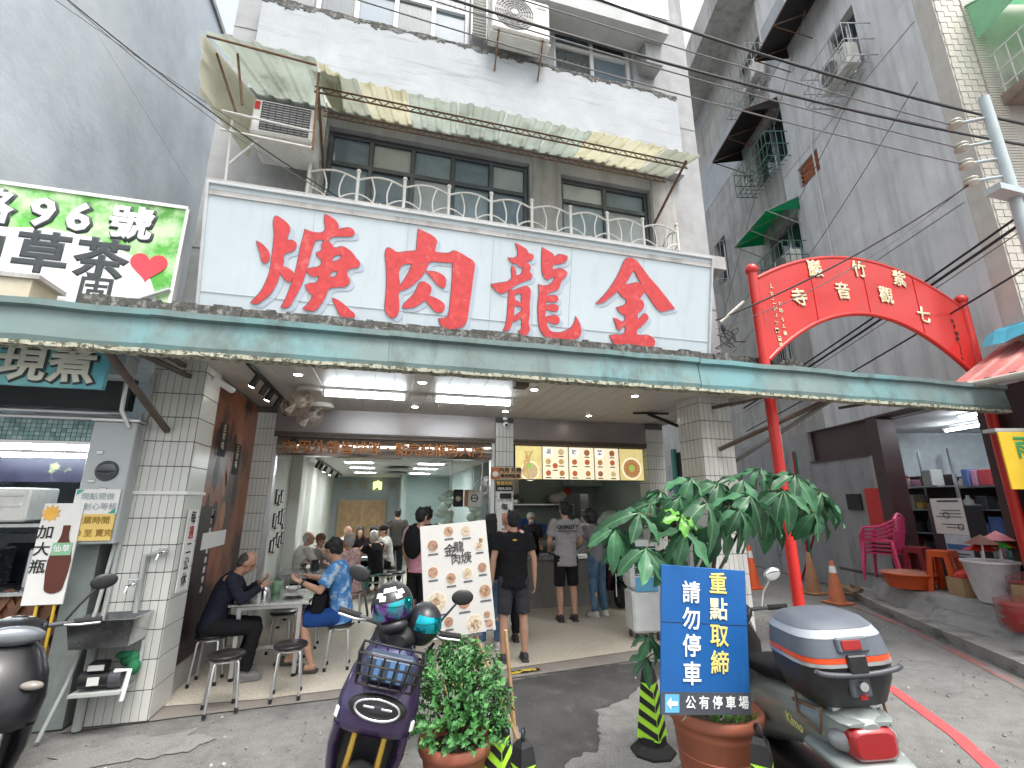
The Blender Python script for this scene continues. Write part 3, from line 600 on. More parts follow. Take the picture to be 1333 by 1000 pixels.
# ------------------------------------------------------------------ the big signboard
LEAN = math.atan2(.24, 1.12)
sg = thing('signboard', 'long white signboard with four red brush characters above the teal awning', 'sign', (1.012, 4.80, 3.66))
SM = Matrix.Rotation(LEAN, 4, 'X')        # board leans forward at the top
def sloc(x, v, w=0): return SM @ Vector((x - 1.012, w, v + .041))
b = MB(); b.T = SM; b.bb(-2.872, 2.86, .02, .12, -.06, 1.19); b.build('board', SIGNW, sg)
b = MB(); b.T = SM
b.bb(-2.90, -2.872, -.005, .14, -.06, 1.215, .004); b.bb(2.86, 2.888, -.005, .14, -.06, 1.215, .004); b.bb(-2.872, 2.86, -.004, .139, 1.19, 1.214, .004)
b.build('frame', pm('sign_frame_grey', (.54, .57, .60), .5, var=.1, sc=8, stain=((.36, .35, .34), .5)), sg)
b = MB(); b.T = SM; b.bb(-2.87, 2.86, .014, .0185, .115, .119); b.build('canvas_seam', pm('seam_grey', (.4, .42, .44), .6), sg)
for x in (-1.9, -.95, .0, .95, 1.9): b = MB(); b.T = SM; b.bb(x - .002, x + .002, .0165, .0195, -.05, 1.185); b.build('sheet_joint', pm('joint_grey', (.46, .51, .54), .6), sg)
BASE = SM @ Matrix.Translation((-1.012, 0, .041)) @ Matrix.Rotation(R(90), 4, 'X')
for key in ('geng', 'rou', 'long', 'jin'):
    for polys in GLYPHS[key]:
        # stroke group: painted shadow, dark outline, red face
        curve_shape('character_shadow', polys, .0012, SIGNSHADE, sg, BASE @ Matrix.Translation((.045, -.035, -.0165)))
        o = curve_shape('character_outline', polys, .0012, SIGNDARK, sg, BASE @ Matrix.Translation((-.008, .006, -.0125)))
        curve_shape('character_stroke', polys, .0018, SIGNRED, sg, BASE @ Matrix.Translation((0, 0, -.0075)))

# ------------------------------------------------------------------ teal street awning
aw = thing('street_awning', 'long weathered teal metal awning running across the whole shopfront', 'awning', (2, 4.4, 2.9))
X0, X1 = -4.6, 7.84
def fas(x0, x1, y0):
    q = MB(); prof = [(y0 + .10, 2.945), (y0, 2.955), (y0 - .012, 3.0), (y0 + .012, 3.22), (y0 - .03, 3.235), (y0 - .032, 3.285), (y0 + .05, 3.30), (y0 + .06, 3.24), (y0 + .05, 2.99)]
    n = max(2, int((x1 - x0) / .35)); rings = []
    rr = random.Random(int(x0 * 10))
    for i in range(n + 1):
        x = x0 + (x1 - x0) * i / n; dy, dz = rr.uniform(-.006, .006), rr.uniform(-.008, .008)
        rings.append([Vector((x, y + dy, z + dz)) for y, z in prof])
    q.loft(rings, cap=True, smooth=False); return q
for (a, c) in ((X0, -1.9), (-1.898, -.05), (-.048, 3.16), (3.162, 5.6), (5.602, X1)):
    fas(a, c, 4.1).build('fascia', TEAL, aw, True)
q = MB(); rr = random.Random(8); x = X0
while x < X1:
    w = rr.uniform(.03, .09); q.bb(x, min(x + w, X1), 4.082 - rr.uniform(0, .006), 4.2, 2.925 + rr.uniform(-.004, .004), 2.95 + rr.uniform(0, .012)); x += w + .001
q.build('corroded_lip', TEALRUST, aw, True)
for i in range(20):     # roof sheets seen from below at the ends
    a = X0 + i * (X1 - X0) / 20; c = a + (X1 - X0) / 20 - .004
    q = MB(); q.add([(a, 4.16, 3.235), (c, 4.16, 3.235), (c, 5.12, 3.52), (a, 5.12, 3.52), (a, 4.16, 3.243), (c, 4.16, 3.243), (c, 5.12, 3.528), (a, 5.12, 3.528)], [(0, 3, 2, 1), (4, 5, 6, 7), (0, 1, 5, 4), (2, 3, 7, 6), (0, 4, 7, 3), (1, 2, 6, 5)])
    if not (a < 4.5 < c): q.build('roof_sheet', pm('galvanised_dull', (.33, .31, .26), .6, metal=.3, var=.2, sc=4, stain=((.2, .12, .06), .5)), aw, True)
def bar(pts, r, mat, parent, name, w=True, n=4):
    q = MB(); q.tube(pts, r, n); return q.build(name, mat, parent, w)
for (x, x2) in ((-2.05, -2.22), (4.12, 5.0)):
    bar([(x, 5.12, 2.45), (x2, 4.22, 2.97)], .03, BROWNMET, aw, 'strut')
bar([(4.42, 5.2, 2.32), (5.05, 4.2, 2.98)], .028, pm('grey_steel', (.2, .2, .19), .6, metal=.3), aw, 'strut')
for x in (-1.95, 4.1):
    bar([(x, 5.13, 3.0), (x + (.4 if x > 0 else -.25), 4.2, 3.05)], .028, BROWNMET, aw, 'strut')
for x in (-2.0, 1.45, 4.5, 6.2): bar([(x, 4.2, 3.06), (x, 5.1, 3.10)], .025, BROWNMET, aw, 'cross_bearer')
bar([(0.35, 4.35, 3.03), (1.2, 4.35, 2.99)], .018, BROWNMET, aw, 'folding_arm'); bar([(1.3, 4.35, 2.99), (3.1, 4.35, 3.02)], .018, BROWNMET, aw, 'folding_arm')
q = MB(); q.bb(1.18, 1.32, 4.28, 4.42, 2.90, 3.0, .01); q.build('arm_joint', BROWNMET, aw, True)
# crumbling concrete ledge between awning and sign
lg = MB(); rr = random.Random(21); x = -2.75
while x < 5.2:
    w = rr.uniform(.06, .2); lg.bb(x, x + w, 4.70 + rr.uniform(-.01, .01), 5.14, 3.40, 3.605 + rr.uniform(-.015, .015)); x += w
tag(lg.build('concrete_ledge', MOLD), 'black mouldy crumbling concrete ledge along the foot of the white sign', 'ledge')

# ------------------------------------------------------------------ balcony railing
rl = thing('balcony_railing', 'white curved tube railing with ball finials on top of the big sign', 'railing', (1.27, 4.8, 4.9))
PX = [-1.03 + .512 * i for i in range(10)]
def rail_post(x, y):
    q = MB(); q.cyl((x, y, 4.9), (x, y, 5.40), .019, n=10); q.ball((x, y, 5.425), .028, 10, 8); return q.build('post', WHITEOLD, rl, True)
def rail_panel(p0, p1):
    p0, p1 = Vector(p0), Vector(p1); q = MB()
    def P(t, z): v = p0.lerp(p1, t); return (v.x, v.y, z)
    q.tube([P(t / 10, 5.31 + .075 * math.sin(math.pi * t / 10)) for t in range(11)], .013, 6)
    q.tube([P(t / 8 * .5, 5.13 - .17 * (t / 8) ** 2.0) for t in range(9)], .010, 6)
    q.tube([P(1 - t / 8 * .5, 5.13 - .17 * (t / 8) ** 2.0) for t in range(9)], .010, 6)
    for s in (-1, 1):
        q.tube([P(.5 + s * (.22 - .09 * math.sin(math.pi * t / 8)), 4.95 + .41 * t / 8) for t in range(9)], .010, 6)
    q.tube([P(.5, 4.93), P(.5, 5.02)], .007, 6); q.ball(P(.5, 5.03), (.016, .016, .026), 8, 6)
    q.tube([P(0, 4.95), P(1, 4.95)], .012, 6)
    return q.build('railing_panel', WHITEOLD, rl, True)
for x in PX: rail_post(x, 4.8)
for i in range(9): rail_panel((PX[i], 4.8, 0), (PX[i + 1], 4.8, 0))
for x in (PX[0], PX[-1]): rail_panel((x, 4.8, 0), (x, 5.13, 0))

# ------------------------------------------------------------------ corrugated awning over the second floor windows
CORR = [pm('grey_green_sheet', (.66, .70, .66), .5, transl=.55, var=.1, sc=2, stain=((.25, .28, .22), .5)), pm('yellowed_clear_sheet', (.74, .73, .63), .45, transl=.6, var=.1, sc=2, stain=((.40, .37, .2), .5)), pm('white_sheet', (.66, .68, .62), .5, transl=.5, var=.08, sc=2, stain=((.4, .38, .28), .5))]
def corrugated(a, b_, c, d, ribs, mat, parent, name='sheet', amp=.022, t=.003):
    """sheet spanned by front edge a-b and back edge d-c; ribs run front to back"""
    a, b_, c, d = map(Vector, (a, b_, c, d)); n = (b_ - a).cross(d - a).normalized()
    fr = []; prof = [(0, 0), (.55, 0), (.66, 1), (.89, 1)]
    for i in range(ribs):
        for u, h in prof: fr.append(((i + u) / ribs, h * amp))
    fr.append((1, 0)); q = MB(); top = []; bot = []
    for u, h in fr:
        top.append((a.lerp(b_, u) + n * h, d.lerp(c, u) + n * h))
    for i in range(len(top) - 1):
        (p, s_), (p2, s2) = top[i], top[i + 1]
        q.add([p, p2, s2, s_, p + n * t, p2 + n * t, s2 + n * t, s_ + n * t], [(0, 3, 2, 1), (4, 5, 6, 7), (0, 1, 5, 4), (3, 7, 6, 2)])
    return q.build(name, mat, parent, True)
ca = thing('corrugated_awning', 'stained corrugated awning above the second floor windows', 'awning', (1.3, 4.6, 6.0))
segs = [(-1.0, -.55, 2), (-.54, -.05, 1), (-.04, .5, 0), (.51, 1.05, 0), (1.06, 1.6, 0), (1.61, 2.1, 0), (2.11, 2.6, 1), (2.61, 3.1, 1), (3.11, 3.58, 2)]
for i, (x0, x1, k) in enumerate(segs):
    dz = .012 * (i % 3)
    corrugated((x0, 4.2, 6.06 - dz), (x1, 4.2, 6.05 - dz), (x1 + .1, 5.08, 6.42 - dz), (x0 + .1, 5.08, 6.42 - dz), 3, CORR[k], ca)
def truss(y, z, x0, x1, h=.07):
    q = MB(); q.tube([(x0, y, z), (x1, y, z)], .010, 5); q.tube([(x0, y, z - h), (x1, y, z - h)], .010, 5)
    n = int((x1 - x0) / .14)
    for i in range(n):
        xa = x0 + (x1 - x0) * i / n; xb = x0 + (x1 - x0) * (i + .5) / n; xc = x0 + (x1 - x0) * (i + 1) / n
        q.tube([(xa, y, z - h), (xb, y, z), (xc, y, z - h)], .006, 4)
    return q.build('truss', RUST, ca, True)
truss(4.42, 6.09, -1.0, 3.55); truss(4.98, 6.31, -1.0, 3.6)
for x in (-.95, 3.45): bar([(x, 4.3, 6.02), (x, 5.12, 5.62)], .018, RUST, ca, 'bracket')

# steeper canopy over the air conditioner on the left
cb = thing('side_canopy', 'crooked corrugated canopy over the boxed air conditioner at upper left', 'awning', (-1.5, 4.4, 5.6))
corrugated((-1.95, 4.12, 6.18), (-.95, 4.12, 6.12), (-.98, 5.1, 6.42), (-1.72, 5.1, 6.42), 4, CORR[0], cb)
corrugated((-.94, 4.1, 6.10), (-.72, 4.16, 6.02), (-.78, 5.0, 6.36), (-.96, 5.0, 6.40), 2, CORR[1], cb)
corrugated((-1.98, 4.12, 6.15), (-1.95, 4.2, 5.55), (-1.74, 5.05, 5.55), (-1.74, 5.08, 6.38), 2, CORR[1], cb)
for p in ([(-1.94, 4.14, 6.14), (-.95, 4.14, 6.08)], [(-1.7, 4.25, 6.12), (-1.62, 4.35, 5.62)], [(-1.9, 4.3, 6.12), (-1.7, 4.45, 5.6)], [(-.93, 4.2, 6.05), (-.93, 4.35, 5.25)], [(-1.8, 4.4, 5.55), (-.95, 4.4, 5.5)], [(-1.74, 4.5, 5.55), (-1.74, 4.6, 4.85)], [(-1.74, 4.6, 5.1), (-1.5, 4.55, 5.4)], [(-1.8, 4.42, 5.35), (-.95, 4.42, 5.32)]):
    bar(p, .013, RUST if p[0][2] > 6 else WHITEOLD, cb, 'frame_bar', n=6)
def ac_unit(name, label, x0, x1, y0, y1, z0, z1, fan=True, grp=None, rz=0., tilt=0):
    t = thing(name, label, 'air conditioner', ((x0 + x1) / 2, (y0 + y1) / 2, z0), rz, grp)
    w, d, h = x1 - x0, y1 - y0, z1 - z0
    q = MB(); q.box((0, 0, h / 2), (w, d, h), None, .02); q.build('casing', WHITEOLD, t)
    if fan:
        c = (-w * .12, -d / 2 - .004, h * .5); r = min(w * .33, h * .44); ax = rot(90, 0, 0)
        g = MB(); g.cyl((c[0], -d / 2 - .002, c[2]), (c[0], -d / 2 - .006, c[2]), r * 1.02, n=28); g.build('fan_recess', GREYP, t)
        g = MB()
        for k in range(7): g.torus((c[0], -d / 2 - .012, c[2]), r * (.18 + .82 * k / 6), .004, ax, 28, 5)
        for k in range(8):
            a = math.pi * k / 8; g.tube([(c[0] - r * math.cos(a), -d / 2 - .012, c[2] - r * math.sin(a)), (c[0] + r * math.cos(a), -d / 2 - .012, c[2] + r * math.sin(a))], .003, 4)
        g.ball((c[0], -d / 2 - .012, c[2]), (r * .2, .01, r * .2), 12, 6)
        g.build('fan_guard', pm('pale_plastic', (.5, .5, .48), .5), t)
        g = MB(); g.box((w * .36, -d / 2 - .002, h * .82), (w * .16, .006, h * .06)); g.build('badge', GREYP, t)
    else:
        g = MB()
        for k in range(12): g.box((w * .04, -d / 2 - .004, h * (.1 + .8 * k / 11)), (w * .78, .012, h * .025), rot(25, 0, 0))
        for k in range(8): g.box((w * (.04 - .39 + .78 * k / 7), -d / 2 - .006, h * .5), (.004, .01, h * .82))
        g.build('louvre_grille', GREYP, t)
        g = MB(); g.box((-w * .43, -d / 2 - .004, h * .78), (w * .08, .008, h * .22)); g.build('sticker', INKRED, t)
    return t
ac_unit('air_conditioner', 'boxy window air conditioner with dark louvres under the left canopy', -1.56, -.97, 4.45, 4.95, 5.42, 5.83, fan=False)
AC3 = ac_unit('air_conditioner', 'white outdoor air conditioner with round fan grille on the third floor wall', .98, 1.8, 4.72, 5.02, 7.95, 8.6)
q = thing('bracket_shelf', 'rusty steel bracket shelf carrying the white air conditioner of the third floor', 'bracket', (1.4, 4.9, 7.7))
bb_ = MB()
for x in (1.08, 1.7):
    bb_.tube([(x, 4.72, 7.93), (x, 4.99, 7.93)], .014, 5); bb_.tube([(x, 4.74, 7.92), (x, 4.99, 7.52)], .012, 5)
bb_.build('bracket_arms', RUST, q, True); bb_ = MB(); bb_.bb(.97, 1.82, 4.76, 4.98, 7.918, 7.93); bb_.build('tray', WHITEOLD, q, True)
vs = thing('louvred_shutter', 'narrow white louvred shutter beside the third floor air conditioner', 'shutter', (.86, 5.0, 8.1))
for k in range(14):
    m_ = MB(); m_.box((.86, 5.04, 8.1 + k * .055), (.2, .05, .012), rot(30, 0, 0)); m_.build('slat', WHITEOLD, vs, True)
m_ = MB(); m_.bb(.745, .762, 5.01, 5.08, 8.06, 8.87); m_.bb(.958, .972, 5.01, 5.08, 8.06, 8.87); m_.build('shutter_frame', WHITEOLD, vs, True)
# ------------------------------------------------------------------ left neighbours
t = thing('tall_neighbour_building', 'tall windowless blue grey cement wall of the building at far left', 'building', (-9, 12, 0))
b = MB()
for (z0, z1) in ((0, 3.9), (3.9, 8.0), (8.0, 12.0)): b.bb(-14, -4.2, 4.4, 26, z0, z1 - .004)
b.build('wall', BLUECEM, t, True); b = MB(); b.bb(-14.1, -4.15, 4.3, 26.1, 12.0, 12.12); b.build('roof_slab', BARECEM, t, True)
t = thing('corrugated_tower', 'white corrugated metal tower showing in the gap at upper left', 'building', (-3.5, 20, 0))
b = MB(); b.bb(-5.5, -2.0, 19, 24, 0, 30); b.build('core', WHITEP, t, True)
b = MB()
for k in range(24): b.bb(-5.5 + k * .145, -5.43 + k * .145, 18.96, 19.0, 0, 30)
b.build('corrugated_cladding', WHITEP, t, True)

ds = thing('drink_shop', 'small open drink shop with teal mosaic band left of the tiled pillar', 'building', (-3.4, 5.6, 0))
b = MB(); b.bb(-4.19, -2.3, 6.9, 7.0, 0, 3.5); b.bb(-2.36, -2.29, 5.6, 6.9, 0, 3.5); b.build('wall', pm('shop_grey_wall', (.30, .33, .35), .8), ds, True)
b = MB(); b.bb(-4.19, -2.32, 5.2, 6.9, 3.3, 3.4); b.build('ceiling', BARECEM, ds, True)
b = MB(); b.bb(-4.19, -2.42, 5.12, 5.24, 2.64, 2.95); b.build('dark_beam', pm('dark_beam_paint', (.05, .055, .06), .6), ds, True)
for k, z in enumerate((2.60, 2.545)):
    b = MB(); b.cyl((-4.15, 5.12, z), (-2.42, 5.12, z), .022, n=10); b.build('shutter_roller', ALU, ds, True)
b = MB(); b.bb(-4.19, -2.42, 5.13, 5.2, 2.33, 2.52); mb_ = b.build('mosaic_band', GROUT, ds, True)
MOS = [pm('mosaic_%d' % i, c, .25, var=.05) for i, c in enumerate([(.20, .34, .34), (.28, .42, .42), (.13, .25, .26), (.33, .45, .45)])]
q = MB(); rr = random.Random(2)
for i in range(44):
    for j in range(5):
        q.m = rr.choice((0, 0, 1, 1, 2, 3)); q.box((-4.17 + i * .0395, 5.127, 2.35 + j * .0375), (.036, .008, .034), None, .002)
o = q.build('mosaic_tiles', MOS, mb_, True); o['kind'] = 'stuff'
b = MB(); b.bb(-4.19, -2.42, 5.13, 5.24, 2.30, 2.329); b.build('band_edge', ALU, ds, True)
# counter with brown lattice
b = MB(); b.bb(-4.15, -2.62, 5.35, 5.9, 0, 1.0); cn = b.build('counter', WOODD, ds, True)
for k in range(12):
    for s in (-1, 1):
        q = MB(); q.box((-4.0 + k * .13, 5.33 - (.012 if s > 0 else 0), .5), (.05, .012, 1.25), rot(0, s * 28, 0)); q.build('lattice_slat', WOODD, cn, True)
b = MB(); b.bb(-4.15, -2.58, 5.28, 5.95, 1.0, 1.04, .006); b.build('counter_top', STEEL, cn, True)
b = MB(); b.bb(-2.62, -2.42, 5.16, 5.34, 0, 1.5); b.build('grey_post', pm('post_paint', (.27, .31, .30), .6, var=.15, stain=((.16, .17, .16), .5)), ds, True)
b = MB(); b.bb(-4.1, -2.9, 5.9, 6.5, 1.04, 1.5, .01); b.build('glass_cabinet', DGLASS, ds, True)
b = MB(); b.bb(-4.15, -2.45, 5.62, 5.66, 1.98, 2.25); b.build('navy_panel', pm('navy_print', (.02, .02, .045), .4, var=.3, col2=(.25, .28, .12), mixsc=6, mixlo=.62, mixhi=.7), ds, True)
# things in the drink shop
for i, (x, z) in enumerate(((-3.3, 2.275), (-3.25, 2.21))):
    t = thing('tube_lamp', ('upper' if i == 0 else 'lower') + ' lit fluorescent tube below the teal mosaic band', 'lamp', (x + .2, 5.3, z), 0, 'tubes in the drink shop')
    q = MB(); q.cyl((-.72, 0, 0), (.62, 0, 0), .019, n=10); q.build('tube', TUBE, t); q = MB(); q.bb(-.76, .66, -.02, .02, .02, .05); q.build('batten', WHITEP, t)
for i, (x, y, z, w, d, h, m, l) in enumerate(((-3.35, 5.5, 1.62, .5, .4, .3, WHITEOLD, 'white plastic drawer box on the drink shop shelf'), (-2.95, 5.6, 1.04, .3, .3, .34, ALU, 'pale metal drink dispenser on the drink shop counter'), (-3.5, 5.55, 1.05, .34, .3, .34, STEEL, 'steel framed ice box at the left picture edge'))):
    q = MB(); q.box((x, y, z + h / 2), (w, d, h), None, .015); q.box((x, y - d / 2 - .006, z + h * .5), (w * .8, .012, h * .12)); q.box((x, y - d / 2 - .006, z + h * .8), (w * .8, .012, h * .1))
    tag(q.build('container', m), l, 'box')
q = MB(); q.bb(-4.0, -2.8, 5.4, 5.85, 1.57, 1.6); q.bb(-4.0, -3.96, 5.4, 5.85, 1.04, 1.57); q.bb(-2.84, -2.8, 5.4, 5.85, 1.04, 1.57); tag(q.build('shelf', ALU), 'metal shelf above the drink shop counter', 'shelf')
q = MB(); q.ball((-2.75, 5.45, 1.12), (.12, .09, .07)); q.ball((-2.87, 5.43, 1.1), (.09, .08, .06)); tag(q.build('plastic_bag', PAPER), 'crumpled white plastic bag on the drink shop counter', 'bag')

# green printed banner above the awning
FOL = pm('printed_foliage', (.10, .40, .06), .5, var=.4, sc=4, col2=(.55, .75, .45), mixsc=3, mixlo=.45, mixhi=.62)
t = thing('shop_banner', 'green and white banner with house number 96 and a red heart', 'sign', (-3.2, 4.95, 3.5))
b = MB(); b.bb(-4.18, -2.16, 4.9, 4.95, 3.5, 4.72); b.build('panel', FOL, t, True)
q = MB(); q.bb(-4.2, -2.14, 4.885, 4.96, 4.70, 4.735); q.bb(-2.155, -2.125, 4.885, 4.96, 3.5, 4.699); q.build('frame', WHITEP, t, True)
PRW = pm('print_white', (.78, .80, .80), .5, var=.02); PRD = pm('print_dark', (.045, .055, .06), .6, var=.1)
curve_shape('white_field', [[(-4.17, 3.55), (-2.22, 3.55), (-2.30, 3.8), (-2.45, 4.05), (-2.75, 4.22), (-3.2, 4.30), (-3.7, 4.26), (-4.17, 4.33)]], .0008, PRW, t, Matrix.Translation((3.2, -.0525, -3.5)) @ Matrix.Rotation(R(90), 4, 'X'))
for (s, x) in (('路', -3.73), ('9', -3.32), ('6', -3.03), ('號', -2.60)):
    sz = .40 if s in '96' else .37
    text(s, sz, PRD, t, (x + .012, 4.895, 4.435), bold=.075, name='print_outline'); text(s, sz, PRW, t, (x, 4.890, 4.445), bold=.035, ext=.0012, name='print_character')
for (s, x) in (('仙', -3.73), ('草', -3.24), ('茶', -2.77)): text(s, .44, PRD, t, (x, 4.893, 4.02), bold=.035, name='print_character')
text('固', .3, PRD, t, (-2.76, 4.893, 3.70), bold=.02, name='print_character')
hp = [(16 * math.sin(a) ** 3, 13 * math.cos(a) - 5 * math.cos(2 * a) - 2 * math.cos(3 * a) - math.cos(4 * a)) for a in [2 * math.pi * i / 40 for i in range(40)]]
curve_shape('heart', [[(x * .0098, y * .0105) for x, y in hp]], .001, pm('heart_red', (.72, .06, .08), .5), t, Matrix.Translation((3.2 - 2.38, -.058, .53)) @ Matrix.Rotation(R(90), 4, 'X'))
q = MB(); q.tube([(-2.6, 4.87, 3.55), (-2.15, 4.87, 3.80)], .02, 6); tag(q.build('conduit', ALU), 'slanting grey conduit across the corner of the green banner', 'pipe')
q = MB(); q.bb(-4.3, -2.95, 4.5, 4.86, 3.62, 3.66); q.m = 1; q.bb(-4.28, -3.0, 4.52, 4.84, 3.3, 3.62); tag(q.build('rooftop_box', [BARECEM, pm('cream_panel', (.5, .46, .36), .7)]), 'flat topped cream box on the awning below the green banner', 'box')  # plain beige concrete box on the awning roof, holds no lamp
# turquoise sign under the awning
t = thing('shop_sign', 'turquoise sign reading two white characters under the awning at far left', 'sign', (-3.2, 4.5, 2.7))
b = MB(); b.bb(-4.2, -2.33, 4.5, 4.55, 2.70, 3.05); b.build('panel', pm('turquoise_print', (.20, .50, .50), .45, var=.25, sc=3, col2=(.12, .42, .52), mixsc=2), t, True)
for (s, x) in (('現', -2.90), ('煮', -2.56)):
    text(s, .33, PRD, t, (x + .008, 4.494, 2.865), bold=.06, name='print_outline'); text(s, .33, pm('print_cream', (.68, .70, .62), .5), t, (x, 4.488, 2.872), bold=.03, ext=.0012, name='print_character')
# junction box
t = thing('junction_box', 'grey plastic junction box under the awning beside the turquoise sign', 'box', (-2.5, 4.85, 2.87))
b = MB(); b.bb(-2.66, -2.33, 4.78, 4.98, 2.88, 3.1, .01); b.build('case', pm('box_grey', (.50, .54, .56), .45, var=.06), t, True); b = MB(); b.bb(-2.67, -2.32, 4.77, 4.99, 3.1, 3.125, .005); b.build('lid', pm('box_grey', ()), t, True)
bar([(-2.36, 4.9, 2.88), (-2.36, 4.92, 2.6), (-2.3, 4.98, 2.45)], .02, ALU, t, 'conduit', n=8)
# meter cabinet with the two notices
t = thing('meter_cabinet', 'tall grey metal meter cabinet with round window and two paper notices', 'cabinet', (-2.42, 5.05, 1.4))
b = MB(); b.bb(-2.58, -2.24, 4.98, 5.14, 1.44, 2.5, .008); b.build('case', pm('cabinet_grey', (.42, .45, .46), .45, metal=.2, var=.06, sc=4), t, True)
b = MB(); b.bb(-2.60, -2.22, 4.965, 5.15, 2.5, 2.53, .006); b.build('cap', ALU, t, True)
b = MB(); b.lathe((-2.40, 4.98, 2.06), [(.088, 0), (.088, .012), (.078, .02)], 28, rot(90, 0, 0)); b.build('window_ring', GREYP, t, True)
b = MB(); b.ball((-2.40, 4.965, 2.06), (.076, .014, .076), 24, 8); b.build('meter_glass', DGLASS, t, True)
for (x, z) in ((-2.48, 2.22), (-2.4, 1.90), (-2.5, 1.97)):
    b = MB(); b.bb(x - .025, x + .025, 4.968, 4.982, z - .015, z + .015, .004); b.build('latch', ALU, t, True)
n1 = MB(); n1.bb(-2.59, -2.26, 4.966, 4.972, 1.69, 1.90); nn = n1.build('white_notice', PAPER, t, True)
TEALINK = pm('teal_ink', (.05, .35, .28), .6); GREYINK = pm('grey_ink', (.35, .42, .43), .7); BRINK = pm('brown_ink', (.30, .18, .03), .7)
text('現點現做', .062, GREYINK, nn, (-2.42, 4.963, 1.835), bold=.01); text('請耐心等候', .062, GREYINK, nn, (-2.42, 4.963, 1.75), bold=.01)
for s in (-1, 1):
    q = MB(); q.add([(-2.425 + s * .155, 4.964, 1.795 - s * .10), (-2.425 + s * .10, 4.964, 1.795 - s * .10), (-2.425 + s * .155, 4.964, 1.795 - s * .05)], [(0, 1, 2)]); q.build('corner_leaf', TEALINK, nn, True)
n2 = MB(); n2.bb(-2.585, -2.265, 4.963, 4.97, 1.47, 1.69); nn = n2.build('yellow_notice', pm('yellow_card', (.72, .52, .16), .7, var=.04), t, True)
text('營業時間', .066, BRINK, nn, (-2.425, 4.960, 1.635), bold=.012); text('9:30 至 賣完', .064, BRINK, nn, (-2.425, 4.960, 1.53), bold=.012)
# bottle poster on yellow legs
t = thing('bottle_poster', 'white standing poster with a dark drink bottle on yellow legs', 'sign', (-2.66, 4.95, 0))
b = MB(); b.bb(-2.78, -2.50, 4.95, 4.965, .98, 1.78); b.build('panel', PAPER, t, True)
vtext('加大瓶', .115, INK, t, (-2.725, 4.945, 1.54), pitch=1.18, bold=.012)
curve_shape('bottle_print', [[(-.05, -.28), (.05, -.28), (.068, -.22), (.068, .05), (.03, .14), (.026, .24), (-.026, .24), (-.03, .14), (-.068, .05), (-.068, -.22)]], .0008, pm('bottle_brown', (.10, .03, .02), .4), t, Matrix.Translation((.075, -.005, 1.36)) @ Matrix.Rotation(R(90), 4, 'X'))
q = MB(); q.bb(-2.653, -2.517, 4.940, 4.944, 1.36, 1.46); q.build('bottle_label', pm('label_green', (.25, .5, .3), .6), t, True)
text('仙草', .06, PRW, t, (-2.585, 4.937, 1.41), bold=.02)
curve_shape('burst', [[(math.cos(a) * (.075 if i % 2 else .045), math.sin(a) * (.075 if i % 2 else .045)) for i, a in enumerate([2 * math.pi * k / 20 for k in range(20)])]], .0008, pm('burst_orange', (.75, .42, .08), .6), t, Matrix.Translation((-.06, -.005, 1.70)) @ Matrix.Rotation(R(90), 4, 'X'))
for x in (-2.68, -2.56): bar([(x, 4.97, 0), (x, 4.97, 1.0)], .012, pm('yellow_pole', (.62, .42, .05), .5), t, 'leg', n=8)
# sink, pipes, pump on the left pillar
t = thing('wall_sink', 'stainless steel trough sink mounted on the left tiled pillar', 'sink', (-2.12, 4.98, .62))
q = MB(); o1 = [(-2.36, 4.78, .87), (-1.90, 4.78, .87), (-1.90, 5.13, .87), (-2.36, 5.13, .87)]; o2 = [(-2.33, 4.82, .66), (-1.93, 4.82, .66), (-1.93, 5.13, .66), (-2.33, 5.13, .66)]
i1 = [(-2.35, 4.79, .872), (-1.91, 4.79, .872), (-1.91, 5.12, .872), (-2.35, 5.12, .872)]; i2 = [(-2.32, 4.83, .675), (-1.94, 4.83, .675), (-1.94, 5.12, .675), (-2.32, 5.12, .675)]
q.loft([[Vector(p) for p in o] for o in (o2, o1, i1, i2)], cap=True, smooth=False); q.build('basin', STEEL, t, True)
GPIPE = pm('grey_pvc_pipe', (.42, .45, .44), .5, var=.1)
bar([(-2.03, 5.1, .86), (-2.03, 5.1, 1.33), (-1.90, 5.1, 1.36), (-1.86, 5.08, 1.36)], .022, GPIPE, t, 'supply_pipe', n=8)
for (x, z) in ((-1.87, 1.36), (-2.06, 1.10)):
    q = MB(); q.ball((x, 5.04, z), (.022, .03, .022)); q.tube([(x, 5.03, z), (x - .02, 4.98, z - .01), (x - .025, 4.97, z - .06)], .011, 7); q.tube([(x - .04, 5.03, z + .04), (x + .04, 5.03, z + .04)], .009, 6); q.cyl((x, 5.03, z), (x, 5.03, z + .04), .008); q.build('tap', CHROME, t, True)
bar([(-2.29, 5.1, .66), (-2.29, 5.1, .0)], .035, GPIPE, t, 'drain_pipe', n=10)
bar([(-1.93, 5.1, .64), (-1.93, 5.1, .42), (-1.97, 5.04, .40)], .018, GPIPE, t, 'waste_pipe', n=8)
t = thing('water_pump', 'small black water pump with white label on a bracket below the sink', 'pump', (-2.12, 4.98, .3))
q = MB(); q.cyl((-2.27, 4.97, .40), (-2.06, 4.97, .40), .062, n=16); q.build('motor', BLACKP, t, True)
q = MB(); q.bb(-2.22, -2.10, 4.92, 5.02, .455, .53, .01); q.build('terminal_box', BLACKP, t, True); q = MB(); q.bb(-2.215, -2.105, 4.913, 4.918, .475, .515); q.bb(-2.20, -2.12, 4.905, 4.911, .37, .43); q.build('label_plate', PAPER, t, True)
q = MB(); q.cyl((-2.06, 4.97, .40), (-1.98, 4.97, .40), .07, n=16); q.build('pump_head', GREYP, t, True)
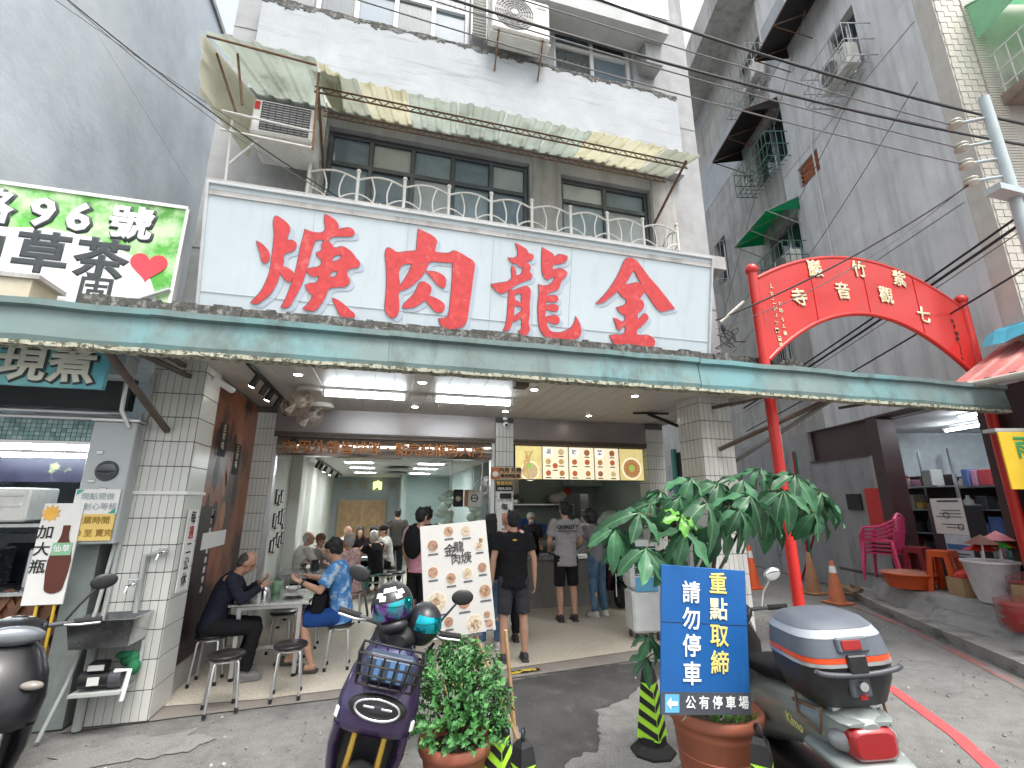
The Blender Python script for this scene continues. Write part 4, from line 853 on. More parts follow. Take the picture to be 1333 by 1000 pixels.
bar([(-2.03, 4.93, .46), (-1.93, 4.93, .46), (-1.95, 4.93, .24)], .02, WHITEP, t, 'outlet_pipe', n=8); q = MB(); q.bb(-2.3, -1.95, 4.88, 5.13, .30, .32); q.build('bracket', GPIPE, t, True)
q = MB(); q.ball((-1.98, 5.03, .52), (.07, .05, .06), 10, 7); q.ball((-1.93, 5.0, .46), (.05, .05, .06), 10, 7); q.ball((-2.02, 4.99, .56), (.05, .03, .03)); tag(q.build('rag', pm('green_cloth', (.02, .16, .07), .9)), 'crumpled green cloth hung beside the pump', 'cloth')
for i, pts in enumerate(([(-2.28, 5.1, 2.6), (-2.285, 5.1, 1.4), (-2.30, 5.05, .9), (-2.36, 4.98, .4), (-2.44, 4.9, .02)], [(-2.25, 5.12, 3.0), (-2.255, 5.12, 1.6), (-2.27, 5.12, .9), (-2.26, 5.03, .5)])):
    q = MB(); q.tube(pts, .016 if i == 0 else .022, 7); tag(q.build('wall_pipe', GPIPE), ('thin grey hose hanging down the left edge of the tiled pillar', 'grey conduit down the left edge of the tiled pillar')[i], 'pipe')
q = MB(); q.bb(-2.275, -1.81, 5.125, 5.14, 1.86, 1.89); q.bb(-1.81, -1.797, 5.125, 5.6, 1.86, 1.89); tag(q.build('cable_duct', WHITEP), 'white plastic cable duct wrapped round the left pillar', 'duct')
t = thing('closing_day_plate', 'white vertical plate with black and red characters on the side of the left pillar', 'sign', (-1.80, 5.35, 1.0))
b = MB(); b.bb(-1.806, -1.796, 5.24, 5.50, .98, 1.72, .003); b.build('plate', PAPER, t, True)
for i, ch in enumerate('每週二公休'): text(ch, .13, INKRED if ch == '週' else INK, t, (-1.792, 5.37, 1.64 - i * .142), (90, 0, 90), bold=.015)
q = MB(); q.cyl((-1.72, 5.05, 2.98), (-1.58, 5.2, 2.9), .03, n=12); q.ball((-1.58, 5.2, 2.9), .03); q.tube([(-1.72, 5.05, 2.98), (-1.80, 5.2, 3.05)], .01, 6); tag(q.build('security_camera', WHITEP), 'small white bullet camera beside the left pillar top', 'camera')
# ------------------------------------------------------------------ right building (set along the alley)
WD = Vector((.2585, .966, 0)); WN = Vector((-.966, .2585, 0)); WP = Vector((8.57, 4.31, 0))
def W(s, z, off=0.): p = WP + WD * s + WN * off; return Vector((p.x, p.y, z))
WA = math.degrees(math.atan2(-.2585, .966)) # x-axis of wall frame is -WD when facing it
rb = thing('alley_building', 'tall grey cement apartment block along the alley at right', 'building', (8.57, 4.31, 0), 0)
RM = Matrix(((WD.x, -WN.x, 0), (WD.y, -WN.y, 0), (0, 0, 1)))   # local x along alley, local y into the building
rb.rotation_euler = (0, 0, math.atan2(WD.y, WD.x)); # local x -> WD ; local y -> left of WD = WN
def rbx(b, s0, s1, o0, o1, z0, z1, bev=0): return b.bb(s0, s1, o0, o1, z0, z1, bev)   # o: distance out of the wall into the alley
b = MB()
wb = MB()
def rwall(b, s0, s1, z0, z1, ops, o0=-.25, o1=0.):
    ops = [(max(s0, o[0]), min(s1, o[1]), max(z0, o[2]), min(z1, o[3])) for o in ops if o[1] > s0 and o[0] < s1]
    xs = sorted({s0, s1, *[o[0] for o in ops], *[o[1] for o in ops]}); zs = sorted({z0, z1, *[o[2] for o in ops], *[o[3] for o in ops]})
    for i in range(len(xs) - 1):
        for j in range(len(zs) - 1):
            mx, mz = (xs[i] + xs[i + 1]) / 2, (zs[j] + zs[j + 1]) / 2
            if any(o[0] < mx < o[1] and o[2] < mz < o[3] for o in ops): continue
            b.bb(xs[i], xs[i + 1], o0, o1, zs[j], zs[j + 1])
WINS = [(3.9, 5.2, 7.3, 8.9), (1.15, 1.95, 10.5, 12.0), (3.85, 5.3, 10.6, 12.3), (4.2, 5.4, 13.4, 15.0), (7.6, 8.4, 9.0, 10.6), (7.6, 8.5, 12.4, 13.8), (4.95, 5.85, 5.35, 6.35)]
rwall(b, 0, 4.2, 3.45, 20, [w for w in WINS] + [(2.86, 3.62, 9.32, 9.9)])
b.build('wall', CEMENT, rb)
b = MB(); rwall(b, 4.204, 16, 3.45, 20, WINS); b.build('stained_wall', BARECEM, rb)
b = MB(); rr = random.Random(5)
for (s0, s1, z0, z1) in ((5.6, 11, 12.2, 13.9), (3.0, 4.1, 13.2, 15), (7.5, 12, 15.5, 17)):
    b.bb(s0, s1, .001, .012, z0, z1)
b.build('white_wash', WHITEFLAKE, rb)
b = MB(); b.bb(4.0, 16, -.25, 1.1, 16.2, 16.4); b.bb(4.0, 16, 1.0, 1.1, 16.4, 17.2); b.build('roof_overhang', BARECEM, rb)
b = MB()
for s in (0.0, 2.0): 
    for z in (6.4, 10.1, 13.4): b.bb(0.05, 4.2, .001, .003, z, z + .014)
b.bb(4.19, 4.214, .0005, .004, 3.5, 20); b.build('expansion_joint', BARECEM, rb)
for (s0, s1, z0, z1) in WINS:
    q = MB(); q.bb(s0, s1, -.2, -.18, z0, z1); w_ = q.build('window', DGLASS, rb)
    q = MB(); q.bb((s0 + s1) / 2 - .03, (s0 + s1) / 2 + .03, -.179, -.14, z0, z1); q.bb(s0, s1, -.178, -.14, z1 - .06, z1); q.bb(s0, s1, -.178, -.14, z0, z0 + .06); q.build('frame', ALU, w_)
# bricked-up window: every brick
bk = MB(); bk.bb(2.86, 3.62, -.2, -.1, 9.32, 9.9); bwm = bk.build('bricked_window', GROUT, rb)
BRM = pm('red_brick', (.34, .12, .06), .9, var=.3, sc=12, rnd=.25, bump=.4)
bm_ = MB(); bm_.box((0, 0, 0), (.2, .05, .055), None, .004); o = bm_.build('brick', BRM, raw=True); BRI = o.data; bpy.data.objects.remove(o)
for j in range(9):
    for i in range(4 if j % 2 else 3):
        inst(BRI, 'brick', bwm, Matrix.Translation((2.98 + i * .21 - (.105 if j % 2 else -.0) + .02, -.08, 9.36 + j * .063)))
# ground floor: dark maroon shop surround, opening s .62 .. 2.62
MAROON = pm('maroon_paint', (.055, .022, .024), .5, var=.2, sc=4)
b = MB(); b.bb(4.9, 16, -.25, 0, 0, 3.45); b.bb(2.95, 4.9, -.25, 0, 0, 2.75); b.build('lower_wall', pm('lower_grey_wall', (.33, .33, .34), .85, var=.12, sc=2, bump=.3, stain=((.12, .12, .12), .7)), rb)
b = MB(); b.bb(2.95, 4.9, -.25, -.1, 2.754, 3.446); b.bb(2.9, 4.9, -.098, .02, 2.70, 2.75); b.build('dark_fascia', MAROON, rb)
PEB = pm('pebble_dash', (.42, .40, .36), .9, var=.35, sc=60, bump=.8, bsc=80)
b = MB(); b.bb(2.72, 3.0, .001, .03, .9, 2.7); b.build('pebble_panel', PEB, rb)
for (a, c) in ((2.62, 2.9), (.36, .64)):
    b = MB(); b.bb(a, c, -.3, .05 if a > 1 else .06, .0, 3.40); b.build('shop_jamb', MAROON, rb)
b = MB(); b.bb(.36, 2.9, -.3, .05, 3.41, 3.449); b.build('shop_lintel', MAROON, rb)
b = MB(); b.bb(-1.6, .355, -.3, -.02, 0, 3.449); b.build('front_lower_wall', MAROON, rb)
b = MB(); b.bb(-.5, 4.5, -4.0, -3.9, 0, 3.4); b.bb(-.55, -.45, -3.9, -.3, 0, 3.4); b.bb(4.4, 4.5, -3.9, -.3, 0, 3.4); b.build('shop_inner_wall', pm('shop_white_wall', (.66, .70, .72), .8), rb)
b = MB(); b.bb(-.5, 4.5, -3.9, -.26, 3.36, 3.40); b.build('shop_ceiling', pm('shop_ceiling', (.55, .55, .56), .8), rb)
b = MB(); b.bb(-.5, 4.5, -3.9, .0, .38, .44); b.build('shop_floor', CONC, rb)
# tiled front corner of the block (front face runs to the right of the corner)
b = MB(); b.bb(-.3, -.004, -6, -.001, 3.45, 20); b.build('front_wall', pm('cream_front_wall', (.55, .53, .48), .85, var=.1, sc=3, stain=((.3, .28, .24), .5)), rb)
MOSW = pm('cream_mosaic', (.56, .54, .48), .45, var=.14, sc=40, bump=.2, bsc=90)
q = MB()
for k in range(135):
    z = 3.5 + k * .12
    for c_ in range(4): o0 = -.02 - c_ * .105 - (.0 if k % 2 else .012); q.bb(-.312 - .004 * ((k + c_) % 2), -.301, o0 - .097, o0, z, z + .108)
o = q.build('mosaic_facing', MOSW, rb); o['kind'] = 'stuff'
q = MB()
for k in range(330): q.bb(-.328, -.3015, -.70, -.46, 3.5 + k * .05, 3.5 + k * .05 + .038)
o = q.build('ribbed_tile_facing', MOSW, rb); o['kind'] = 'stuff'

def wl(o): return o
# ------------------------------------------------------------------ awnings, cages and boxes hung on the alley wall
def rthing(name, label, cat, s, o_, z, grp=None):
    p = W(s, z, o_); t = thing(name, label, cat, p, 0, grp); t.rotation_euler = rb.rotation_euler; return t
GREENP = pm('green_plastic_roof', (.02, .42, .20), .35, var=.12, sc=5, transl=.6)
PGREEN = pm('pale_green_roof', (.40, .68, .50), .4, var=.08, transl=.6)
CAGE = pm('cage_metal', (.45, .47, .45), .5, metal=.4, var=.15)
GCAGE = pm('green_cage_metal', (.10, .22, .17), .5, metal=.2, var=.2)
def cage(t, w, d, h, nx, mat, name='cage', z0=0.):
    q = MB()
    for z in (z0, z0 + h * .5, z0 + h): q.tube([(-w / 2, 0, z), (-w / 2, d, z), (w / 2, d, z), (w / 2, 0, z)], .014, 5)
    for i in range(nx + 1):
        x = -w / 2 + w * i / nx; q.tube([(x, 0, z0), (x, d, z0), (x, d, z0 + h)], .009, 4)
    for i in range(1, 4):
        for s in (-1, 1): q.tube([(s * w / 2, d * i / 4, z0), (s * w / 2, d * i / 4, z0 + h)], .009, 4)
    for i in range(1, 4): q.tube([(-w / 2, d * i / 4, z0), (w / 2, d * i / 4, z0)], .009, 4)
    return q.build(name, mat, t)
def tilt_roof(t, w, d, z1, z0, mat, fm, name='roof_panel'):
    for i in range(2):
        q = MB(); x0, x1 = -w / 2 + i * w / 2 + .01, -w / 2 + (i + 1) * w / 2 - .01
        q.add([(x0, .0, z1), (x1, .0, z1), (x1, d, z0), (x0, d, z0), (x0, .0, z1 + .012), (x1, .0, z1 + .012), (x1, d, z0 + .012), (x0, d, z0 + .012)], [(0, 1, 2, 3), (7, 6, 5, 4), (0, 4, 5, 1), (2, 6, 7, 3), (1, 5, 6, 2), (0, 3, 7, 4)]); q.build(name, mat, t)
    for s in (-1, 1):   # side cheeks
        q = MB(); x = s * w / 2; q.add([(x, 0, z1), (x, d, z0), (x, d, z0 - .06), (x, 0, z1 - .35), (x + .008, 0, z1), (x + .008, d, z0), (x + .008, d, z0 - .06), (x + .008, 0, z1 - .35)], [(0, 1, 2, 3), (7, 6, 5, 4), (0, 4, 5, 1), (2, 6, 7, 3), (1, 5, 6, 2), (0, 3, 7, 4)]); q.build('side_cheek', mat, t)
    q = MB(); q.tube([(-w / 2, d, z0), (w / 2, d, z0)], .02, 5); q.tube([(-w / 2, .02, z1), (w / 2, .02, z1)], .02, 5)
    for i in range(3): x = -w / 2 + w * i / 2; q.tube([(x, .02, z1 - .02), (x, d, z0 - .02)], .016, 5); q.tube([(x, d, z0 - .02), (x, .02, z0 - .4)], .014, 5)
    q.build('roof_frame', fm, t)
t = rthing('window_awning', 'bright green plastic window awning on the alley wall', 'awning', 4.6, .0, 8.5); tilt_roof(t, 1.7, .85, .75, .35, GREENP, CAGE)
t = rthing('window_cage', 'metal window cage under the bright green awning', 'cage', 4.5, .0, 7.25); cage(t, 1.5, .6, .75, 9, GCAGE)
AC_L = 'white air conditioner inside the cage below the bright green awning'
def racu(label, s, z, w=.7, h=.5):
    p = W(s, z, .3); t = ac_unit('air_conditioner', label, p.x - w / 2, p.x + w / 2, p.y - .14, p.y + .14, z, z + h, True, None, math.degrees(rb.rotation_euler.z) + 180); return t
racu(AC_L, 4.1, 7.28)
t = rthing('window_awning', 'black sheet awning above the potted plants on the alley wall', 'awning', 4.9, .0, 11.3); tilt_roof(t, 2.0, .95, 1.15, .75, pm('black_sheet', (.02, .018, .018), .6), RUST)
t = rthing('window_cage', 'green railing cage filled with potted plants on the alley wall', 'cage', 4.6, .0, 10.45); cage(t, 1.7, .6, .75, 10, GCAGE)
q = MB(); rr = random.Random(6)
for i in range(260):
    p = W(4.6 + rr.uniform(-.75, .75), 10.5 + rr.random() * .55, .1 + rr.random() * .45); a = Vector((rr.uniform(-1, 1), rr.uniform(-1, 1), rr.uniform(-.3, 1))).normalized() * .09; c = a.orthogonal().normalized() * .03
    q.add([p, p + a * .5 + c, p + a, p + a * .5 - c], [(0, 1, 2, 3)])
tag(q.build('balcony_plants', LEAFD), 'dark green potted plants crowding the green railing cage', 'plant', kind='stuff')
t = rthing('window_awning', 'dark sheet awning at the top of the alley wall near the roof', 'awning', 2.3, .0, 12.4); tilt_roof(t, 1.8, .9, .9, .5, pm('black_sheet', ()), RUST)
t = rthing('window_cage', 'pale window cage holding a box high on the alley wall', 'cage', 1.5, .0, 10.3); cage(t, 1.3, .6, .8, 8, CAGE)
racu('white air conditioner in the high pale cage on the alley wall', 1.45, 10.33, .8, .55)
t = rthing('window_cage', 'rusty window cage under the roof overhang of the alley block', 'cage', 4.8, .0, 13.3); cage(t, 1.5, .55, 1.2, 9, CAGE)
racu('grey boxed air conditioner in the rusty cage under the roof overhang', 4.3, 13.35, .7, .5)
t = rthing('window_cage', 'far window cage half hidden behind the shophouse corner', 'cage', 8.0, .0, 8.9); cage(t, 1.0, .5, 1.4, 7, CAGE)
t = rthing('window_bars', 'white barred window behind the red arch on the alley wall', 'window bars', 5.4, .0, 5.35); q = MB()
for i in range(10): q.tube([(-.45 + i * .1, .03, 0), (-.45 + i * .1, .03, 1.0)], .011, 5)
for z in (0, .5, 1): q.tube([(-.47, .03, z), (.47, .03, z)], .013, 5)
q.build('bars', CAGE, t)
t = rthing('gas_pipe', 'thin pale pipe running down the alley wall past the bricked window', 'pipe', 2.95, .04, 6.5); q = MB(); q.tube([(0, 0, 0), (0, 0, 3.5), (-.3, 0, 4.6)], .018, 6); q.build('pipe', WHITEOLD, t)

# front balcony with pale green canopy, upper right corner
fb = thing('front_balcony', 'balcony with pale green canopy at the upper right picture corner', 'balcony', (8.57, 4.31, 0)); fb.rotation_euler = rb.rotation_euler
b = MB(); b.bb(-1.2, -.33, -6, -.62, 7.9, 8.08); b.build('slab', pm('stained_slab', (.25, .2, .17), .9, var=.3, stain=((.1, .05, .03), .6)), fb)
q = MB()
for z in (8.2, 8.5, 8.85): q.tube([(-.35, -.64, z), (-1.17, -.64, z), (-1.17, -6, z)], .016, 5)
for k in range(33): q.tube([(-1.17, -.64 - k * .16, 8.08), (-1.17, -.64 - k * .16, 8.85)], .009, 4)
for k in range(5): q.tube([(-.4 - k * .18, -.64, 8.08), (-.4 - k * .18, -.64, 8.85)], .009, 4)
q.build('railing', WHITEOLD, fb)
for k in range(4):
    q = MB(); y0 = -.52 - k * 1.1; q.add([(-.35, y0, 9.95), (-.35, y0 - 1.08, 9.95), (-1.4, y0 - 1.08, 9.3), (-1.4, y0, 9.3), (-.35, y0, 9.97), (-.35, y0 - 1.08, 9.97), (-1.4, y0 - 1.08, 9.32), (-1.4, y0, 9.32)], [(0, 1, 2, 3), (7, 6, 5, 4), (0, 4, 5, 1), (2, 6, 7, 3), (1, 5, 6, 2), (0, 3, 7, 4)]); q.build('canopy_panel', PGREEN, fb)
for k in range(5):
    q = MB(); q.tube([(-.33, -.51 - k * 1.1, 9.94), (-1.42, -.51 - k * 1.1, 9.29)], .02, 5); q.build('canopy_rafter', pm('green_frame', (.18, .36, .26), .5), fb)
q = MB(); q.tube([(-1.4, -.5, 9.29), (-1.4, -6, 9.29)], .022, 5); q.build('canopy_edge', pm('green_frame', ()), fb)
q = MB(); q.add([(-.35, -.51, 9.95), (-1.4, -.51, 9.3), (-.35, -.51, 9.2)], [(0, 1, 2)]); q.build('canopy_cheek', PGREEN, fb)
p = W(-.75, 8.08, -1.3); ac_unit('air_conditioner', 'white air conditioner behind the railing of the upper right balcony', p.x - .4, p.x + .4, p.y - .15, p.y + .15, 8.08, 8.68, True, None, -15)

# ------------------------------------------------------------------ raised pavement in front of the shop
b = MB()
cur = [(5.2, 1.9), (6.62, 3.88), (7.2, 4.9), (7.75, 5.9), (8.25, 6.75), (8.75, 7.5)]
back = [(9.25, 8.1), (12, 8.5), (12, 1.9)]
poly = cur + back
b.prism(poly, lambda u, v, w: Vector((u, v, w - .02)), .15); tag(b.build('raised_pavement', pm('pavement_concrete', (.28, .275, .26), .85, var=.2, sc=2, bump=.5, bsc=40, stain=((.06, .065, .05), .8), stsc=(1, 1, 4), stlo=.5, sthi=.66)), kind='structure')
LEDGE = pm('ledge_concrete', (.31, .305, .30), .85, var=.16, sc=3, bump=.4, bsc=40, stain=((.09, .09, .085), .75), stsc=(1.2, 1.2, 2))
def ledge(name, path, wd, z0, z1, mat):
    q = MB(); L = []; Rr = []
    for i, p in enumerate(path):
        a = Vector(path[max(0, i - 1)]); c = Vector(path[min(len(path) - 1, i + 1)]); d = (c - a).normalized(); n = Vector((d.y, -d.x)); L.append(Vector(p)); Rr.append(Vector(p) + n * wd)
    rings = [[Vector((l.x, l.y, z0)), Vector((l.x + (r_.x - l.x) * .04, l.y + (r_.y - l.y) * .04, z1 - .03)), Vector((l.x + (r_.x - l.x) * .1, l.y + (r_.y - l.y) * .1, z1)), Vector((r_.x, r_.y, z1)), Vector((r_.x, r_.y, z0))] for l, r_ in zip(L, Rr)]
    q.loft(rings, cap=True, smooth=False); return tag(q.build(name, mat), kind='structure')
ledge('shop_step', [(6.35, 2.3), (7.15, 3.75), (7.65, 4.9), (7.9, 5.7)], 3.2, .12, .28, LEDGE)
ledge('shop_platform', [(6.9, 2.2), (7.7, 3.9), (8.0, 5.0), (8.12, 5.8), (8.35, 6.5), (8.85, 7.35)], 3.2, .11, .43, LEDGE)
# ------------------------------------------------------------------ red temple arch over the alley
ag = thing('temple_arch', 'red painted arch gate with gold characters spanning the alley', 'gate', (4.47, 4.55, 0))
AX0, AX1 = 4.47, 8.27
for (x, zt) in ((AX0, 4.70), (AX1, 4.72)):
    q = MB(); q.cyl((x, 4.55, -.02), (x, 4.55, zt), .062, n=18); p = q.build('post', REDPAINT, ag, True)
    q = MB(); q.ball((x, 4.55, zt + .05), .085, 16, 10); q.build('finial', REDPAINT, p, True)
def arc(x, a, m): t = (x - AX0) / (AX1 - AX0); return a + (m - a) * 4 * t * (1 - t)
N = 28; q = MB(); poly = []
for i in range(N + 1):
    x = AX0 + .065 + (AX1 - AX0 - .13) * i / N; poly.append((x, arc(x, 4.60, 5.17)))
low = []
for i in range(N + 1):
    x = AX1 - .065 - (AX1 - AX0 - .13) * i / N; low.append((x, arc(x, 3.46, 4.33)))
pl = poly + low
q.add([(x, 4.53, z) for x, z in pl] + [(x, 4.57, z) for x, z in pl], [])
n = len(pl)
for i in range(N):
    j = n - 1 - i
    q.add([(pl[i][0], 4.53, pl[i][1]), (pl[i + 1][0], 4.53, pl[i + 1][1]), (pl[j - 1][0], 4.53, pl[j - 1][1]), (pl[j][0], 4.53, pl[j][1])], [(3, 2, 1, 0)])
    q.add([(pl[i][0], 4.57, pl[i][1]), (pl[i + 1][0], 4.57, pl[i + 1][1]), (pl[j - 1][0], 4.57, pl[j - 1][1]), (pl[j][0], 4.57, pl[j][1])], [(0, 1, 2, 3)])
q.build('arch_panel', REDPAINT, ag, True, fix=False)
for pts in (poly, low):
    q = MB(); q.tube([(x, 4.55, z) for x, z in pts], .032, 8); q.build('rim_tube', REDPAINT, ag, True)
for i in range(1, 4):
    x = AX0 + (AX1 - AX0) * i / 4; q = MB(); q.bb(x - .004, x + .004, 4.522, 4.529, arc(x, 3.46, 4.33), arc(x, 4.6, 5.17)); q.build('panel_seam', REDPAINT, ag, True)
# positions measured along the arch
for (ch, x, z, a) in (('巖', 5.50, 4.88, 6), ('竹', 6.30, 4.98, 0), ('紫', 7.04, 4.93, -6), ('寺', 5.16, 4.41, 10), ('音', 5.93, 4.60, 4), ('觀', 6.71, 4.63, -3), ('七', 7.36, 4.40, -8)):
    text(ch, .26, GOLD, ag, (x, 4.518, z), (90, -a, 0), bold=.03, ext=.006, name='gold_character')
rr = random.Random(12)
for (x0, z0, m_, nn_) in ((4.72, 4.52, GOLD, 9), (4.82, 4.3, GOLD, 5), (7.95, 4.4, pm('dark_red_ink', (.16, .03, .02), .6), 7)):
    for k in range(nn_):
        q = MB(); z = z0 - k * .10
        for j in range(3): q.box((x0 + rr.uniform(-.02, .02), 4.524, z + rr.uniform(-.03, .03)), (rr.choice((.05, .012)), .004, rr.choice((.012, .05))))
        q.build('small_character', m_, ag, True)

# ------------------------------------------------------------------ grocery shop goods at right
def at(s, o_, z): return W(s, z, o_)
# red corrugated porch roof and blue tarp
t = thing('porch_roof', 'faded red corrugated porch roof over the grocery at right', 'roof', (8.6, 3.9, 3.4))
corrugated((7.35, 4.42, 3.32), (7.0, 1.2, 3.25), (8.6, 1.2, 4.0), (8.55, 4.4, 4.0), 12, pm('faded_red_sheet', (.44, .15, .14), .6, var=.2, sc=3, stain=((.5, .38, .34), .6)), t)
q = MB(); q.tube([(7.33, 4.6, 3.28), (7.0, 1.2, 3.21)], .05, 5); q.build('gutter', pm('porch_gutter', (.42, .40, .36), .7, var=.2), t, True)
t = thing('tarpaulin', 'crumpled blue tarpaulin patch above the red porch roof', 'tarpaulin', (8.3, 4.3, 3.8)); q = MB(); rr = random.Random(4); g = {}
for i in range(9):
    for j in range(6): g[i, j] = Vector((8.0 + j * .13 + rr.uniform(-.02, .02), 4.3 - i * .12, 4.05 + j * .05 + rr.uniform(-.035, .035) - (.12 if j == 0 else 0)))
for i in range(8):
    for j in range(5): q.add([g[i, j], g[i + 1, j], g[i + 1, j + 1], g[i, j + 1]], [(0, 1, 2, 3)], True)
q.build('sheet', pm('blue_tarp', (.05, .30, .42), .5, var=.15, bump=.3, bsc=20), t, True)
# fluorescent tubes in the grocery
for (s, o_, z, l) in ((1.45, -1.0, 3.30, 'lit fluorescent tube nearest the door of the grocery at right'), (2.75, -1.9, 3.25, 'lit fluorescent tube deeper inside the grocery at right')):
    p = at(s, o_, z); t = thing('tube_lamp', l, 'lamp', p); t.rotation_euler = rb.rotation_euler
    q = MB(); q.cyl((-.55, 0, 0), (.55, 0, 0), .022, n=10); q.build('tube', pm('lit_shop_tube', (.9, .95, 1), .4, var=0, emis=(.86, .95, 1.0), es=42., rvar=0), t); q = MB(); q.bb(-.58, .58, -.03, .03, .025, .06); q.build('batten', WHITEP, t)
# shelves with goods
GOODC = [tint('goods_%d' % i, c, .5) for i, c in enumerate([(.5, .45, .4), (.4, .05, .06), (.08, .25, .2), (.6, .4, .08), (.1, .15, .35), (.45, .2, .3), (.05, .05, .06), (.7, .7, .68), (.3, .18, .1)])]
SEEN = set()
class RR(random.Random): pass
rr = RR(31)
for si, (s0, s1, o_) in enumerate(((.0, 4.2, -2.3), (2.9, 4.3, -1.3))):
    lab = ('long steel shelving along the back of the grocery', 'shorter shelving near the left side of the grocery')[si]
    t = thing('shelving', lab, 'shelf', at((s0 + s1) / 2, o_, .44)); t.rotation_euler = rb.rotation_euler; w = s1 - s0
    for k in range(4):
        q = MB(); q.bb(-w / 2, w / 2, -.2, .2, .3 + k * .45, .33 + k * .45); q.build('shelf_board', ALU, t)
    for x in (-w / 2, 0, w / 2): q = MB(); q.bb(x - .02, x + .02, -.2, -.16, 0, 2.4); q.build('upright', ALU, t)
    q = MB(); q.bb(-w / 2, w / 2, -.23, -.205, .0, 1.9); q.build('back_panel', tint('dark_back', (.06, .04, .045), .7), t)
    for k in range(4):
        x = -w / 2 + .1; i = 0
        while x < w / 2 - .15:
            ww, hh = rr.uniform(.09, .26), rr.uniform(.12, .34); g = MB()
            rr.jar = rr.random() < .35; gi = rr.randrange(9); rr.gcol = ('beige', 'red', 'green', 'amber', 'blue', 'pink', 'black', 'white', 'brown')[gi]
            if rr.jar: g.lathe((x + ww / 2, .05, .33 + k * .45), [(ww * .35, 0), (ww * .38, hh * .6), (ww * .15, hh * .8), (ww * .15, hh)], 10)
            else: g.box((x + ww / 2, .05, .33 + k * .45 + hh / 2), (ww * .9, .25, hh), None, .01)
            p = at((s0 + s1) / 2 + x + ww / 2, o_ + .05, .44 + .33 + k * .45)
            o = g.build('packaged_goods', GOODC[gi])
            o.location = p; o.rotation_euler = rb.rotation_euler
            off = Vector((x + ww / 2, .05, .33 + k * .45))
            me = o.data; me.transform(Matrix.Identity(4))
            lb_ = ('%s %s, %s on the %s board of the %s grocery shelving' % (rr.gcol, 'jar' if rr.jar else 'packet', ('far left', 'left', 'centre left', 'centre', 'centre right', 'right', 'far right')[min(6, int((x + w / 2) / w * 7))], ('lowest', 'second', 'third', 'top')[k], ('back', 'side')[si]))
            while lb_ in SEEN: lb_ = lb_.replace(' packet', ' packet beside its twin', 1).replace(' jar', ' jar beside its twin', 1)
            SEEN.add(lb_); tag(o, lb_, 'goods', 'goods on the grocery shelves'); x += ww + rr.uniform(.0, .06)
# stand with notices in the doorway
p = at(1.62, -.12, .44); t = thing('notice_stand', 'dark cabinet with printed notices at the grocery doorway', 'cabinet', p); t.rotation_euler = rb.rotation_euler
q = MB(); q.bb(-.33, .36, -.2, .1, 0, 1.32, .01); q.build('case', pm('dark_cabinet', (.05, .045, .05), .5), t)
NB = pm('notice_blue', (.06, .16, .40), .6)
q = MB(); q.bb(-.33, .25, .105, .112, .85, 1.42); q.build('white_notice', PAPER, t)
q = MB(); q.bb(-.33, .12, .105, .111, .42, .845); q.build('blue_white_notice', tint('pale_blue_paper', (.55, .64, .72)), t); q = MB(); q.bb(-.31, .10, .113, .115, .62, .70); q.build('notice_band', NB, t)
q = MB(); q.bb(-.36, .1, .14, .147, .02, .41); q.build('lower_notice', PAPER, t)
q = MB()
for z in (1.36, 1.22, 1.17, 1.12, 1.0, .95, .55, .5, .3, .25, .2): q.bb(-.27, .12 + rr.uniform(-.1, .08), .1485 if z < .42 else .1135, .150 if z < .42 else .1155, z, z + (.03 if z == 1.36 else .014))
q.torus((.0, .115, 1.15), .05, .006, rot(90, 0, 0), 20, 5); q.torus((-.22, .115, .97), .045, .006, rot(90, 0, 0), 20, 5); q.build('print_lines', GREYP, t)
# red paper couplet on the wall
t = thing('red_couplet', 'sheet of red paper pasted on the grey wall left of the grocery', 'poster', at(3.1, .035, 1.35)); t.rotation_euler = rb.rotation_euler
q = MB(); q.bb(-.2, .2, 0, .006, 0, .72); q.build('paper', tint('red_paper', (.55, .03, .025), .6, var=.12), t)
q = MB(); q.bb(.35, .75, -.03, .01, .3, .62); tag_ = q.build('vent_slot', INK, t)
# yellow raincoat sign
t = thing('raincoat_sign', 'yellow hand lettered sign with two green characters at right edge', 'sign', (7.0, 3.62, 1.95), -14)
q = MB(); q.bb(-.28, .52, -.01, .01, -.02, .62, .004); q.build('board', tint('yellow_board', (.75, .50, .03), .5, var=.06), t)
GRINK = tint('green_ink', (.03, .30, .10), .6)
text('雨', .27, GRINK, t, (.0, -.016, .43), bold=.02, w=False); text('衣', .27, GRINK, t, (.06, -.016, .14), bold=.02, w=False)
q = MB(); q.cyl((.12, .04, -1.6), (.12, .04, .6), .03, n=10); q.build('pole', WHITEP, t)
q = MB(); q.bb(-.26, .5, .03, .18, .63, .67); q.build('top_board', tint('grey_board', (.4, .42, .42)), t)

